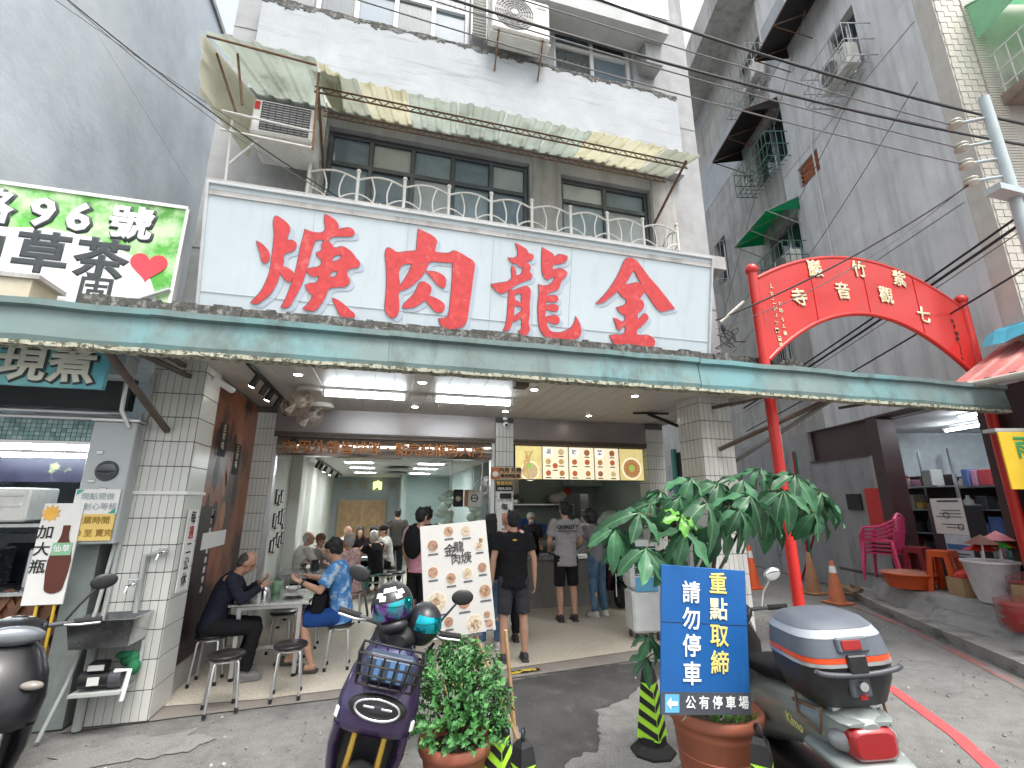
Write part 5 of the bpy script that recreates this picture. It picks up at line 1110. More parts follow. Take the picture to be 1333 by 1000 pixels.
# stacked pink chairs: each chair is a thing of its own
def plastic_chair(loc, rz, label, sc=1.15):
    t = thing('plastic_chair', label, 'chair', loc, rz, 'stacked pink chairs'); t.scale = (sc, sc, sc)
    q = MB(); q.bb(-.21, .21, -.2, .22, .40, .425, .01); q.build('seat', PINK, t)
    q = MB()
    for i in range(7):
        x = -.17 + i * .057; q.tube([(x * .9, .21, .42), (x * 1.0, .25, .6), (x * 1.08, .28, .76 + .05 * math.cos(x * 7))], .016, 5)
    q.tube([(-.22 + .44 * i / 10, .28, .74 + .09 * math.sin(math.pi * i / 10)) for i in range(11)], .022, 6); q.build('backrest', PINK, t)
    for s in (-1, 1):
        q = MB(); q.tube([(s * .21, .28, .74), (s * .26, .1, .64), (s * .26, -.12, .62), (s * .23, -.2, .5), (s * .22, -.2, .42)], .02, 6); q.build('arm', PINK, t)
        for y in (-.2, .22):
            q = MB(); q.cyl((s * .20, y * .9, .41), (s * .24, y * 1.15, 0), .026, .018, n=8); q.build('leg', PINK, t)
    return t
for k, pos in enumerate(('lowest', 'second from bottom', 'third from bottom', 'topmost')):
    plastic_chair((8.9 - .02 * k, 6.98 - .02 * k, .43 + .07 * k), 200, 'pink plastic armchair, %s of the stack beside the grocery' % pos)
# orange basin
t = thing('plastic_basin', 'wide orange plastic basin under clear film by the pink chairs', 'basin', (8.56, 6.35, .43))
q = MB(); q.lathe((0, 0, 0), [(.30, 0), (.36, .2), (.40, .21), (.40, .23), (.37, .23), (.34, .2), (.29, .02), (.05, .02)], 28); q.build('bowl', ORANGE, t)
q = MB(); q.lathe((0, 0, .232), [(.39, 0), (.3, .02), (.12, .045), (.02, .05)], 24); q.build('film_cover', tint('film', (.75, .35, .25), .2, trans=.4), t)
# orange stools
def stool_plastic(loc, rz, label, mat, h=.62):
    t = thing('plastic_stool', label, 'stool', loc, rz, 'plastic stools by the grocery')
    q = MB(); q.box((0, 0, h - .02), (.3, .3, .04), None, .012); q.build('seat', mat, t)
    for a in range(4):
        m = Matrix.Rotation(R(90 * a), 4, 'Z'); q = MB(); q.T = m
        for s in (-1, 1): q.add([(s * .15, -.15, h - .03), (s * .07, -.15, h - .03), (s * .12, -.21, 0), (s * .21, -.21, 0), (s * .15, -.13, h - .03), (s * .07, -.13, h - .03), (s * .12, -.19, 0), (s * .21, -.19, 0)], [(0, 1, 2, 3), (7, 6, 5, 4), (0, 4, 5, 1), (2, 6, 7, 3), (1, 5, 6, 2), (0, 3, 7, 4)])
        q.add([(-.08, -.155, h - .1), (.08, -.155, h - .1), (.08, -.15, h - .03), (-.08, -.15, h - .03), (-.08, -.13, h - .1), (.08, -.13, h - .1), (.08, -.13, h - .03), (-.08, -.13, h - .03)], [(0, 1, 2, 3), (7, 6, 5, 4), (0, 4, 5, 1), (2, 6, 7, 3)])
        q.build('side_panel', mat, t)
    return t
stool_plastic((8.72, 5.88, .43), 12, 'orange red plastic stool in front of the printed notices', ORANGE)
stool_plastic((9.0, 6.45, .43), 12, 'dark maroon plastic stool behind the orange basin', tint('maroon_plastic', (.22, .02, .03), .4))
# white bucket with toy umbrellas
t = thing('white_bucket', 'big white plastic bucket full of toy umbrellas outside the grocery', 'bucket', (8.42, 5.08, .43))
q = MB(); q.lathe((0, 0, 0), [(.20, 0), (.235, .12), (.30, .52), (.32, .53), (.32, .56), (.29, .56), (.225, .1), (.19, .03), (.02, .03)], 28); q.build('tub', tint('white_pink_plastic', (.70, .66, .68), .4, col2=(.72, .42, .48), mixsc=1.5, mixlo=.55, mixhi=.7), t)
for i, (dx, dy, c, l) in enumerate(((.0, .05, (.55, .03, .02), 'red folded toy umbrella in the white bucket'), (.12, -.05, (.06, .65, .07), 'bright green toy umbrella with red stripes in the white bucket'), (-.12, .0, (.25, .10, .06), 'brown wooden broom head sticking out of the white bucket'), (.06, -.12, (.75, .25, .3), 'pink toy umbrella on top of the white bucket'))):
    u = thing('toy_umbrella', l, 'umbrella', (8.42 + dx, 5.08 + dy, .72), 30 * i, 'toys in the white bucket')
    q = MB(); q.cyl((0, 0, 0), (dx * .5, dy * .5, .42 + .05 * i), .014, n=8); q.build('handle', WHITEP, u)
    m1, m2 = tint('toy_%d' % i, c, .4), tint('toy_red', (.5, .03, .02), .4)
    for k in range(8):
        a0, a1 = 2 * math.pi * k / 8, 2 * math.pi * (k + 1) / 8; z = .40 + .05 * i; r_ = .20
        q = MB(); q.add([(dx * .5, dy * .5, z + .13), (dx * .5 + r_ * math.cos(a0), dy * .5 + r_ * math.sin(a0), z), (dx * .5 + r_ * math.cos(a1), dy * .5 + r_ * math.sin(a1), z)], [(0, 1, 2)]); q.build('canopy_gore', m1 if k % 2 == 0 or i != 1 else m2, u)
def carton(loc, d, rz, label, lidm=None):
    t = thing('carton', label, 'box', loc, rz); q = MB(); w, dd, h = d
    q.bb(-w / 2, w / 2, -dd / 2, -dd / 2 + .012, 0, h); q.bb(-w / 2, w / 2, dd / 2 - .012, dd / 2, 0, h); q.bb(-w / 2, -w / 2 + .012, -dd / 2 + .012, dd / 2 - .012, 0, h); q.bb(w / 2 - .012, w / 2, -dd / 2 + .012, dd / 2 - .012, 0, h); q.bb(-w / 2 + .012, w / 2 - .012, -dd / 2 + .012, dd / 2 - .012, .005, .02); q.build('carton_walls', CARD, t)
    q = MB(); q.box((.12, -dd / 2 - .002, h * .55), (.09, .003, .1)); q.box((.0, -dd / 2 - .002, h * .55), (.07, .003, .08)); q.build('print_mark', tint('carton_print', (.18, .10, .05), .8), t)
    if lidm: q = MB(); q.ball((0, 0, h), (w * .45, dd * .4, .12), 16, 8); q.build('red_contents', lidm, t)
    return t
carton((8.62, 5.52, .43), (.42, .3, .26), -20, 'low cardboard box heaped with red goods behind the white bucket', REDPL)
carton((7.95, 4.3, .43), (.46, .34, .34), -25, 'printed cardboard box at the right picture edge', None)
def bagged(loc, label, sc=1.):
    t = thing('bagged_bowls', label, 'bag', loc); q = MB()
    for k in range(3): q.lathe((0, 0, k * .10 * sc), [(.12 * sc, 0), (.18 * sc, .10 * sc), (.19 * sc, .11 * sc)], 18)
    q.build('red_bowls', REDPL, t); q = MB(); rr = random.Random(3); g = []
    for z, r_ in ((0, .2), (.12, .23), (.24, .24), (.36, .21), (.42, .08)): g.append([Vector(((r_ + rr.uniform(-.02, .02)) * sc * math.cos(2 * math.pi * j / 16), (r_ + rr.uniform(-.02, .02)) * sc * math.sin(2 * math.pi * j / 16), z * sc)) for j in range(16)])
    q.loft(g, smooth=False); q.build('clear_bag', tint('clear_film', (.9, .85, .86), .08, trans=.9, alpha=.35), t)
bagged((7.62, 4.42, .28), 'red bowls wrapped in clear film on the lower step', .95)
bagged((8.15, 4.5, .43), 'tall stack of pinkish red bowls in clear film beside the bucket', 1.15)
# traffic cones in the alley
def cone(loc, label, mat, h=.72, stripe=True, rz=0, sc=1.):
    t = thing('traffic_cone', label, 'cone', loc, rz, 'orange traffic cones in the alley'); t.scale = (sc,) * 3
    q = MB(); q.box((0, 0, .02), (.38, .38, .04), None, .012); q.build('base', mat, t); q = MB(); q.lathe((0, 0, .04), [(.15, 0), (.14, .02), (.035, h - .06), (.022, h - .05), (.01, h - .05)], 20); q.build('body', mat, t)
    if stripe: q = MB(); a, c_ = h * .66, h * .82; f = lambda z: .141 - (.105) * (z - .02) / (h - .08) + .002; q.lathe((0, 0, .04), [(f(a), a), (f(c_), c_)], 20); q.build('white_band', WHITEP, t)
    return t
cone((8.2, 7.45, -.016), 'bright orange cone with one white band in the alley', ORANGEF, .76)
cone((8.62, 8.35, -.016), 'faded brownish cone without a band beside the wall', tint('brown_cone', (.34, .17, .09), .75, var=.2), .82, False)
q_ = cone((7.9, 9.2, -.016), 'orange and white striped slim cone beside the red scooter', ORANGE, .9)
q = MB(); q.lathe((0, 0, .04), [(.125, .12), (.095, .34)], 18); q.build('white_band', WHITEP, q_)
# red and green poles leaning at the wall
for i, (s, o_, c, z1, lean, l) in enumerate(((5.0, .35, (.45, .02, .02), 3.0, 0, 'thin red pole standing against the alley wall'), (4.95, .32, (.01, .20, .14), 3.0, .02, 'thin dark green pole beside the thin red pole'), (5.1, .3, (.35, .03, .03), 2.0, -.7, 'red stick leaning against the alley wall'))):
    a = at(s + .4 * (lean < -.1), o_, -.01); c_ = at(s + lean, o_ - .2 * (i == 2), z1); q = MB(); q.tube([a, c_], .025, 8); tag(q.build('pole', tint('pole_%d' % i, c, .45)), l, 'pole')
# debris by the platform end
q = MB(); rr = random.Random(77)
for i in range(12): q.box((8.9 + rr.uniform(-.3, .3), 7.75 + rr.uniform(-.2, .2), .06 + rr.random() * .12), (rr.uniform(.1, .3), rr.uniform(.05, .15), .04), rot(rr.uniform(-30, 30), rr.uniform(-30, 30), rr.uniform(0, 180)))
tag(q.build('rubble', pm('rubble_brown', (.25, .18, .11), .9, var=.3)), 'small heap of rubble at the foot of the wall by the orange cone', 'rubble', kind='stuff')
# ------------------------------------------------------------------ lamps of the arcade
for (x0, x1, l) in ((-.78, .16, 'left of the two lit fluorescent fittings under the arcade ceiling'), (.56, 1.54, 'right of the two lit fluorescent fittings under the arcade ceiling')):
    t = thing('ceiling_lamp', l, 'lamp', ((x0 + x1) / 2, 5.92, 3.05), 0, 'fluorescent fittings of the arcade'); w = (x1 - x0) / 2
    q = MB(); q.cyl((-w, 0, .03), (w, 0, .03), .032, n=12); q.build('tube', TUBE, t)
    q = MB(); q.bb(-w - .04, w + .04, -.06, .06, .065, .098, .006); q.bb(-w - .04, -w, -.05, .05, 0, .064); q.bb(w, w + .04, -.05, .05, 0, .064); q.build('fitting', WHITEP, t)
def down(x, y, z, l, grp):
    t = thing('downlight', l, 'lamp', (x, y, z), 0, grp); q = MB(); q.lathe((0, 0, -.012), [(.05, 0), (.062, .004), (.062, .012)], 18); q.build('trim_ring', WHITEP, t); q = MB(); q.lathe((0, 0, -.014), [(.042, 0), (.042, .002)], 16); q.build('lens', SPOTL, t)
for i, x in enumerate((-1.0, .34, 1.7, 3.08)):
    for y in (5.32, 6.78):
        if i == 0 and y > 6: continue
        down(x, y, 3.149, 'small round lit downlight, %s in the %s row of the arcade ceiling' % (('leftmost', 'second from left', 'third from left', 'rightmost')[i] if y < 6 else ('', 'leftmost', 'middle one', 'rightmost')[i], 'front' if y < 6 else 'rear'), 'arcade downlights')
def track(x, y0, y1, z, l, spots, lit):
    t = thing('track_light', l, 'lamp', (x, (y0 + y1) / 2, z - .04)); q = MB(); q.bb(x - .018, x + .018, y0, y1, z - .035, z - .002); q.build('rail', BLACKP, t, True)
    for k, y in enumerate(spots):
        d = Vector((-.5, .15, -1)).normalized(); c = Vector((x - .02, y, z - .10)); q = MB(); q.cyl(c - d * .06, c + d * .07, .034, n=12); q.cyl((x, y, z - .03), (x, y, z - .09), .012, n=8); h = q.build('spot_head', BLACKP, t, True)
        if k in lit: q = MB(); q.cyl(c + d * .07, c + d * .075, .029, n=12); q.build('lens', SPOTL, h, True)
track(-1.40, 4.95, 7.3, 3.149, 'black track with spotlights along the left of the arcade ceiling', (5.35, 5.75, 6.05, 6.5, 7.1), (0, 2))
track(-1.25, 9.2, 14.6, 2.599, 'black track with spotlights inside the dining room', (9.6, 10.1, 10.8, 12.0, 13.4), (2, 3))
def fan(x, y, z, l):
    t = thing('ceiling_fan', l, 'fan', (x, y, z - .42), 0, 'caged ceiling fans'); q = MB(); q.lathe((0, 0, .36), [(.16, 0), (.17, .03), (.15, .06)], 20); q.build('mount', tint('cream_plastic', (.55, .52, .47), .4), t)
    q = MB(); q.tube([(0, 0, .37), (-.1, -.05, .25)], .02, 8); q.ball((-.1, -.05, .22), (.07, .07, .07)); q.build('motor', tint('cream_plastic', ()), t)
    q = MB(); ax = rot(65, 0, -20)
    for r_, dz in ((.06, .05), (.12, .04), (.17, .02), (.19, 0), (.17, -.02), (.1, -.04)): q.torus(Vector((-.12, -.12, .2)) + ax @ Vector((0, 0, dz)), r_, .004, ax, 24, 4)
    for k in range(14):
        a = 2 * math.pi * k / 14; q.tube([Vector((-.12, -.12, .2)) + ax @ Vector((r_ * math.cos(a), r_ * math.sin(a), dz)) for r_, dz in ((.03, .05), (.12, .045), (.19, 0), (.12, -.04), (.03, -.045))], .0025, 4)
    q.build('guard', tint('copper_wire', (.45, .33, .24), .4, metal=.5), t)
    q = MB()
    for k in range(3):
        a = 2 * math.pi * k / 3; p = [Vector((-.12, -.12, .2)) + ax @ Vector((r_ * math.cos(a + d_), r_ * math.sin(a + d_), dz)) for r_, d_, dz in ((.03, -.3, .01), (.16, -.25, .02), (.16, .3, -.02), (.03, .3, -.01))]; q.add(p, [(0, 1, 2, 3)])
    q.build('blades', tint('cream_plastic', ()), t)
fan(-.95, 5.95, 3.149, 'caged ceiling fan nearer the street beside the left tube'); fan(-.95, 6.95, 3.149, 'caged ceiling fan further back above the shop entrance')
# dining room ceiling panels
for r_, y in enumerate((10.1, 11.6, 13.5)):
    for c, (x0, x1) in enumerate(((-.82, -.30), (.68, 1.16))):
        t = thing('ceiling_panel_lamp', 'lit %s ceiling panel in the %s column of the dining room' % (('nearest', 'middle', 'farthest')[r_], ('left', 'right')[c]), 'lamp', ((x0 + x1) / 2, y, 2.59), 0, 'dining room light panels'); q = MB(); q.bb(-.26, .26, -.15, .15, 0, .008); q.build('diffuser', PANEL, t); q = MB(); q.bb(-.29, .29, -.18, -.151, -.004, .009); q.build('frame_strip', WHITEP, t); q = MB(); q.bb(-.29, .29, .151, .18, -.004, .009); q.build('frame_strip', WHITEP, t)
for i, y in enumerate((11.2, 13.0)):
    t = thing('ceiling_diffuser', 'round air diffuser %s on the dining room ceiling' % ('nearer the street' if i == 0 else 'further back'), 'vent', (.25, y, 2.55)); q = MB()
    for k in range(4): q.lathe((0, 0, .012 * k), [(.34 - .07 * k, 0), (.30 - .07 * k, .012)], 24)
    q.build('louvre_rings', tint('diffuser_grey', (.25, .26, .25), .5), t)
# ------------------------------------------------------------------ signs on the middle pillar
def plate(name, label, x0, x1, y, z0, z1, mat, bz=.01):
    t = thing(name, label, 'sign', ((x0 + x1) / 2, y, z0)); q = MB(); q.bb(x0, x1, y, y + bz, z0, z1, .002); q.build('plate', mat, t, True); return t
t = plate('queue_sign', 'orange cream sign for eat in and takeaway on the middle pillar', 1.60, 2.10, 7.325, 2.15, 2.34, tint('sign_peach', (.55, .36, .20), .5))
q = MB(); q.bb(1.605, 1.74, 7.318, 7.323, 2.155, 2.335); q.build('orange_field', tint('sign_orange', (.48, .15, .07), .5), t, True); q = MB(); q.ball((1.675, 7.316, 2.23), (.05, .004, .045), 14, 8); q.build('bowl_mark', PRW, t, True)
text('內用 外帶', .088, INK, t, (1.92, 7.320, 2.29), bold=.02); text('請排隊點餐', .066, INK, t, (1.92, 7.320, 2.20), bold=.02)
t = plate('hours_sign', 'black opening hours sign with yellow characters on the middle pillar', 1.685, 1.965, 7.328, 1.97, 2.135, INK)
text('營業時間', .066, tint('sign_amber', (.70, .42, .10), .5), t, (1.825, 7.322, 2.085), bold=.02); text('0830-2030', .052, PRW, t, (1.825, 7.322, 2.005), bold=.015)
t = plate('wifi_sign', 'narrow white strip sign with a black bar on the middle pillar', 1.71, 1.95, 7.328, 1.84, 1.945, PAPER); q = MB(); q.bb(1.75, 1.94, 7.322, 7.326, 1.85, 1.935); q.build('black_bar', INK, t, True)
t = plate('pillar_notice', 'white plate with black and red characters low on the middle pillar', 1.70, 1.955, 7.326, 1.15, 1.80, PAPER)
for i, ch in enumerate('每週二'): text(ch, .11, INKRED if ch == '週' else INK, t, (1.828, 7.320, 1.72 - i * .15), bold=.02)
t = thing('dome_camera', 'small white security camera at the top of the middle pillar', 'camera', (1.83, 7.28, 3.02)); q = MB(); q.ball((1.83, 7.27, 3.02), .05); q.cyl((1.83, 7.30, 3.1), (1.83, 7.30, 3.145), .045); q.build('dome', WHITEP, t, True); q = MB(); q.ball((1.83, 7.235, 3.01), .025); q.build('lens', BLACKP, t, True)
# ------------------------------------------------------------------ lit menu panels
MENU = pm('lit_menu_cream', (.75, .68, .52), .5, var=.05, emis=(.80, .70, .50), es=.45, rvar=0)
MENUG = pm('lit_menu_photo', (.6, .5, .2), .5, var=.3, sc=5, emis=(.62, .52, .22), es=.45, rvar=0)
BOWLM = [pm('food_print_%d' % i, c, .5, var=.35, sc=30, emis=c, es=.35, rvar=0) for i, c in enumerate([(.42, .20, .07), (.5, .34, .14), (.30, .12, .06), (.55, .42, .22), (.45, .12, .05)])]
BOWLP = [pm('food_paper_%d' % i, c, .6, var=.35, sc=40) for i, c in enumerate([(.30, .19, .12), (.40, .32, .22), (.25, .15, .10), (.42, .36, .27), (.30, .15, .10)])]
RIMP = pm('bowl_rim_print', (.50, .46, .40), .6, var=.08)
RIMG = pm('lit_bowl_rim', (.6, .55, .42), .5, var=.2, sc=20, emis=(.70, .60, .42), es=.6, rvar=0)
def bowl_print(parent, x, y, z, r, mats, k, tiltx=0.):
    q = MB(); q.lathe((x, y, z), [(r, 0), (r, .0012)], 20, rot(90, 0, 0)); a = q.build('bowl_print', RIMG, parent, True)
    q = MB(); q.lathe((x, y - .0016, z), [(r * .84, 0), (r * .84, .001)], 20, rot(90, 0, 0)); q.build('food_print', mats[k % len(mats)], a, True)
    return a
rr = random.Random(9)
for i in range(5):
    w = .455; x0 = 2.02 + i * .468
    lab = ('first lit menu panel from left with a noodle photograph', 'second lit menu panel from left listing soups', 'third lit menu panel from left listing dry noodles', 'fourth lit menu panel from left listing side dishes', 'rightmost lit menu panel with a plate of sliced meat')[i]
    t = thing('menu_lightbox', lab, 'menu', (x0 + w / 2, 7.40, 2.165), 0, 'lit menu panels over the counter')
    q = MB(); q.bb(x0, x0 + w, 7.385, 7.42, 2.165, 2.70); q.build('light_box', MENUG if i in (0, 4) else MENU, t, True)
    q = MB(); q.bb(x0 - .012, x0, 7.38, 7.43, 2.15, 2.71); q.bb(x0 + w, x0 + w + .0, 7.38, 7.43, 2.15, 2.71) if False else None; q.bb(x0, x0 + w, 7.38, 7.43, 2.15, 2.164); q.build('frame', BLACKP, t, True)
    if i in (1, 2, 3):
        q = MB(); q.lathe((x0 + .10, 7.383, 2.61), [(.075, 0), (.075, .002)], 24, rot(90, 0, 0)); q.build('title_disc', pm('lit_white', (.8, .8, .75), .5, var=0, emis=(.85, .82, .72), es=.8, rvar=0), t, True)
        text('湯乾菜'[i - 1], .115, INK, t, (x0 + .10, 7.377, 2.61), bold=.015)
        for (dx, dz, r_) in ((.33, .45, .062), (.10, .29, .055), (.33, .29, .055), (.22, .22, .055), (.10, .10, .055), (.34, .10, .055)):
            if i != 1 and dx == .22: continue
            bowl_print(t, x0 + dx, 7.384, 2.165 + dz, r_, BOWLM, rr.randrange(5))
            q = MB(); q.bb(x0 + dx - .045, x0 + dx + .045, 7.380, 7.383, 2.165 + dz - .082, 2.165 + dz - .066); q.build('caption', INK, t, True)
    else:
        bowl_print(t, x0 + w * (.55 if i == 0 else .5), 7.384, 2.165 + (.13 if i == 0 else .2), .16 if i == 0 else .19, BOWLM, 3 if i == 0 else 1)
        q = MB()
        for k in range(18):
            a = 2 * math.pi * k / 18
            if i: q.box((x0 + w * .5 + .11 * math.cos(a), 7.3785, 2.365 + .11 * math.sin(a)), (.09, .002, .03), rot(0, -math.degrees(a), 0))
            else: q.tube([(x0 + .05 + rr.uniform(0, .2), 7.379, 2.25 + rr.uniform(-.05, .05)), (x0 + .2 + rr.uniform(-.06, .06), 7.379, 2.42), (x0 + .22 + rr.uniform(-.08, .08), 7.379, 2.62)], .005, 4)
        q.build('meat_slices' if i else 'noodles_print', BOWLM[0 if i else 1], t, True)
        q = MB(); q.ball((x0 + w * .5, 7.378, 2.38), (.05, .003, .045), 12, 6); q.build('garnish_print', pm('lit_green', (.2, .45, .08), .5, emis=(.2, .45, .08), es=.5), t, True)
# ------------------------------------------------------------------ kitchen counter and equipment
t = thing('service_counter', 'grey plastered service counter with steel top in front of the kitchen', 'counter', (3.4, 8.6, 0))
q = MB(); q.bb(2.0, 3.86, 8.42, 8.9, 0, .80); q.build('front_wall', pm('counter_grey_plaster', (.24, .23, .22), .8, var=.12, sc=3, stain=((.14, .13, .12), .5)), t, True)
q = MB(); q.bb(1.98, 3.88, 8.36, 9.0, .80, .85, .008); q.build('steel_top', STEEL, t, True)
t = thing('food_display_case', 'steel and glass food display case on the service counter', 'display case', (3.95, 8.65, .85))
q = MB(); q.bb(3.1, 3.85, 8.45, 8.95, .85, .88); q.bb(3.1, 3.85, 8.45, 8.95, 1.15, 1.18, .006); q.build('steel_frame', STEEL, t, True); q = MB(); q.bb(3.11, 3.84, 8.46, 8.468, .881, 1.149); q.build('glass_front', TGLASS, t, True)
for k in range(6):
    q = MB(); q.ball((3.2 + k * .11, 8.7, .93), (.05, .12, .05), 12, 8); tag(q.build('braised_food', tint('braised_brown', (.20, .06, .03), .4, var=.3)), '%s heap of braised food in the display case' % ('leftmost', 'second', 'third', 'fourth', 'fifth', 'rightmost')[k], 'food', 'heaps of food in the display case')
t = plate('counter_card', 'small white card with black characters on the display case', 3.46, 3.75, 8.50, 1.185, 1.42, PAPER); text('肉焿', .11, INK, t, (3.605, 8.495, 1.30), bold=.02)
for i, (x, z, r_, l) in enumerate(((2.35, .85, .09, 'white stack of bowls at the left of the service counter'), (2.62, .85, .1, 'second white stack of bowls on the service counter'))):
    q = MB()
    for k in range(7): q.lathe((x, 8.62, z + k * .035), [(r_ * .5, 0), (r_, .05), (r_ * .97, .05)], 18)
    tag(q.build('bowl_stack', PAPER), l, 'bowls')
t = thing('wall_shelf', 'steel wall shelf with pots along the kitchen back wall', 'shelf', (3.3, 10.2, 1.75)); q = MB(); q.bb(2.2, 4.1, 10.0, 10.48, 1.74, 1.77); q.bb(2.2, 2.23, 10.02, 10.48, 1.5, 1.739); q.bb(4.07, 4.1, 10.02, 10.48, 1.5, 1.739); q.build('board', STEEL, t, True)
q = MB(); q.lathe((2.75, 10.2, 1.771), [(.2, 0), (.22, .1), (.2, .12), (.1, .18), (.03, .2)], 20); tag(q.build('steamer_pot', STEEL), 'lidded pot on the kitchen wall shelf', 'pot')
q = MB(); q.ball((3.75, 10.2, 1.88), (.2, .15, .12)); q.ball((3.9, 10.2, 1.95), (.1, .12, .1)); tag(q.build('plastic_bag', PAPER), 'white bags piled on the right end of the kitchen shelf', 'bag')
q = MB(); q.ball((4.0, 10.15, 2.05), (.09, .08, .08)); tag(q.build('plastic_bag', REDPL), 'small red bag on top of the white bags', 'bag')
q = MB(); q.bb(2.05, 2.75, 9.7, 10.45, 1.95, 2.35, .02); tag(q.build('range_hood', GREYBRN), 'boxy steel range hood above the left of the kitchen', 'range hood')
q = MB(); q.bb(4.0, 4.78, 9.9, 10.45, 2.15, 2.5, .02); tag(q.build('range_hood', KITWALL), 'grey duct box over the right of the kitchen', 'duct')
for i, (x, z, c) in enumerate(((2.95, 1.35, (.02, .10, .40)), (3.2, 1.25, (.02, .10, .38)))):
    q = MB(); q.box((x, 10.1, z), (.42, .35, .22), rot(0, 6, 0), .02); q.box((x, 9.92, z), (.36, .02, .12), rot(0, 6, 0)); tag(q.build('plastic_crate', tint('blue_crate', c, .4)), ('upper' if i == 0 else 'lower') + ' blue plastic crate behind the kitchen staff', 'crate')
q = MB(); q.bb(2.1, 4.1, 9.7, 10.45, 0, 1.0); q.bb(2.1, 4.1, 9.68, 10.46, 1.001, 1.03); tag(q.build('work_bench', STEEL), 'steel work bench along the kitchen back wall', 'bench')
q = MB(); q.ball((4.5, 9.0, 1.5), (.25, .15, .14)); q.ball((4.3, 9.0, 1.42), (.15, .12, .1)); tag(q.build('plastic_bag', tint('pale_green_bag', (.55, .66, .64), .5)), 'bundle of pale plastic bags hanging by the right of the counter', 'bag')
# noodle kitchen in the dining room: hanging bags, posters, fan
for i, (x, z) in enumerate(((1.05, 1.95), (1.62, 1.75))):
    q = MB(); rr = random.Random(i)
    for k in range(9): q.ball((x + rr.uniform(-.1, .1), 8.6 + rr.uniform(-.05, .05), z - k * .07), (rr.uniform(.06, .13), .07, .07), 10, 7)
    tag(q.build('hanging_bags', tint('pale_mint_bag', (.50, .62, .54), .5, var=.1)), ('left' if i == 0 else 'right') + ' bunch of pale plastic bags hanging over the noodle stand', 'bag')
    q = MB(); q.tube([(x + .1, 8.6, z), (x + .1, 8.6, 2.6)], .012, 6); tag(q.build('hanging_rail', ALU), 'thin hanging rod above the %s bunch of bags' % ('left' if i == 0 else 'right'), 'rod')
t = plate('black_poster', 'small black poster with a dish over the noodle stand', 1.18, 1.36, 8.5, 1.72, 2.02, INK); q = MB(); q.ball((1.27, 8.492, 1.86), (.05, .004, .05), 12, 6); q.build('dish_print', BOWLP[1], t, True)
t = plate('no_phone_poster', 'pale poster with a round no entry style mark over the noodle stand', 1.375, 1.68, 8.5, 1.72, 2.02, PAPER); q = MB(); q.torus((1.56, 8.492, 1.87), .06, .008, rot(90, 0, 0), 24, 6); q.bb(1.50, 1.62, 8.489, 8.494, 1.862, 1.878); q.build('ring_mark', INK, t, True); q = MB(); q.bb(1.385, 1.45, 8.493, 8.498, 1.73, 2.01); q.build('red_column', tint('rust_ink', (.45, .18, .08)), t, True)
t = thing('wall_fan', 'grey wall fan above the noodle stand', 'fan', (1.78, 8.9, 2.0)); q = MB(); ax = rot(80, 0, -30)
for r_ in (.05, .12, .19): q.torus((1.78, 8.8, 2.05), r_, .006, ax, 24, 5)
q.build('guard', ALU, t, True); q = MB(); q.ball((1.8, 8.88, 2.05), .07); q.build('motor', WHITEP, t, True)
q = MB(); q.bb(.75, 1.62, 8.5, 9.0, 0, .95); q.bb(.72, 1.64, 8.46, 9.02, .951, .99); tag(q.build('noodle_stand', STEEL), 'steel noodle cooking stand behind the menu easel', 'counter')
# framed pictures on the left dining wall
rr = random.Random(15)
for i in range(13):
    y = 7.95 + (i % 5) * .19 + rr.uniform(-.03, .03); z = 1.2 + (i // 5) * .33 + rr.uniform(-.04, .04); w, h = rr.uniform(.10, .15), rr.uniform(.16, .26)
    t = thing('picture_frame', 'small dark framed picture, %s of the %s row on the left dining wall' % (('first', 'second', 'third', 'fourth', 'fifth')[i % 5], ('bottom', 'middle', 'top')[i // 5]), 'picture', (-1.592, y, z - h / 2), 0, 'framed pictures on the dining wall'); q = MB(); q.bb(-.006, .012, -w / 2, w / 2, 0, h); q.build('frame', pm('frame_black', (.03, .025, .02), .5), t); q = MB(); q.bb(.0125, .015, -w / 2 + .02, w / 2 - .02, .02, h - .02); q.build('print', PAPER, t)
# ------------------------------------------------------------------ tables and stools
def table(x0, x1, y0, y1, label, grp='steel dining tables', z=.75):
    cx, cy = (x0 + x1) / 2, (y0 + y1) / 2; t = thing('dining_table', label, 'table', (cx, cy, 0), 0, grp); w, d = (x1 - x0) / 2, (y1 - y0) / 2
    q = MB(); q.bb(-w, w, -d, d, z - .035, z, .006); q.build('tabletop', STEEL, t)
    for sx in (-1, 1):
        for sy in (-1, 1):
            q = MB(); q.bb(sx * (w - .1) - .02, sx * (w - .1) + .02, sy * (d - .1) - .02, sy * (d - .1) + .02, .025, z - .036); lg_ = q.build('leg', ALU, t); q = MB(); q.cyl((sx * (w - .1), sy * (d - .1), 0), (sx * (w - .1), sy * (d - .1), .03), .026, n=10); q.build('rubber_foot', RUBBER, lg_)
    for (x0_, x1_, y0_, y1_, z0_, z1_) in ((-w + .116, w - .116, -.015, .015, .2, .23), (-w + .08, -w + .115, -d + .12, d - .12, .2, .23), (w - .115, w - .08, -d + .12, d - .12, .2, .23), (-w + .12, w - .12, -d + .08, -d + .1, z - .075, z - .037)):
        q = MB(); q.bb(x0_, x1_, y0_, y1_, z0_, z1_); q.build('stretcher', ALU, t)
    return t
STOOLTOP = pm('black_stool_pad', (.02, .018, .018), .3, var=.2)
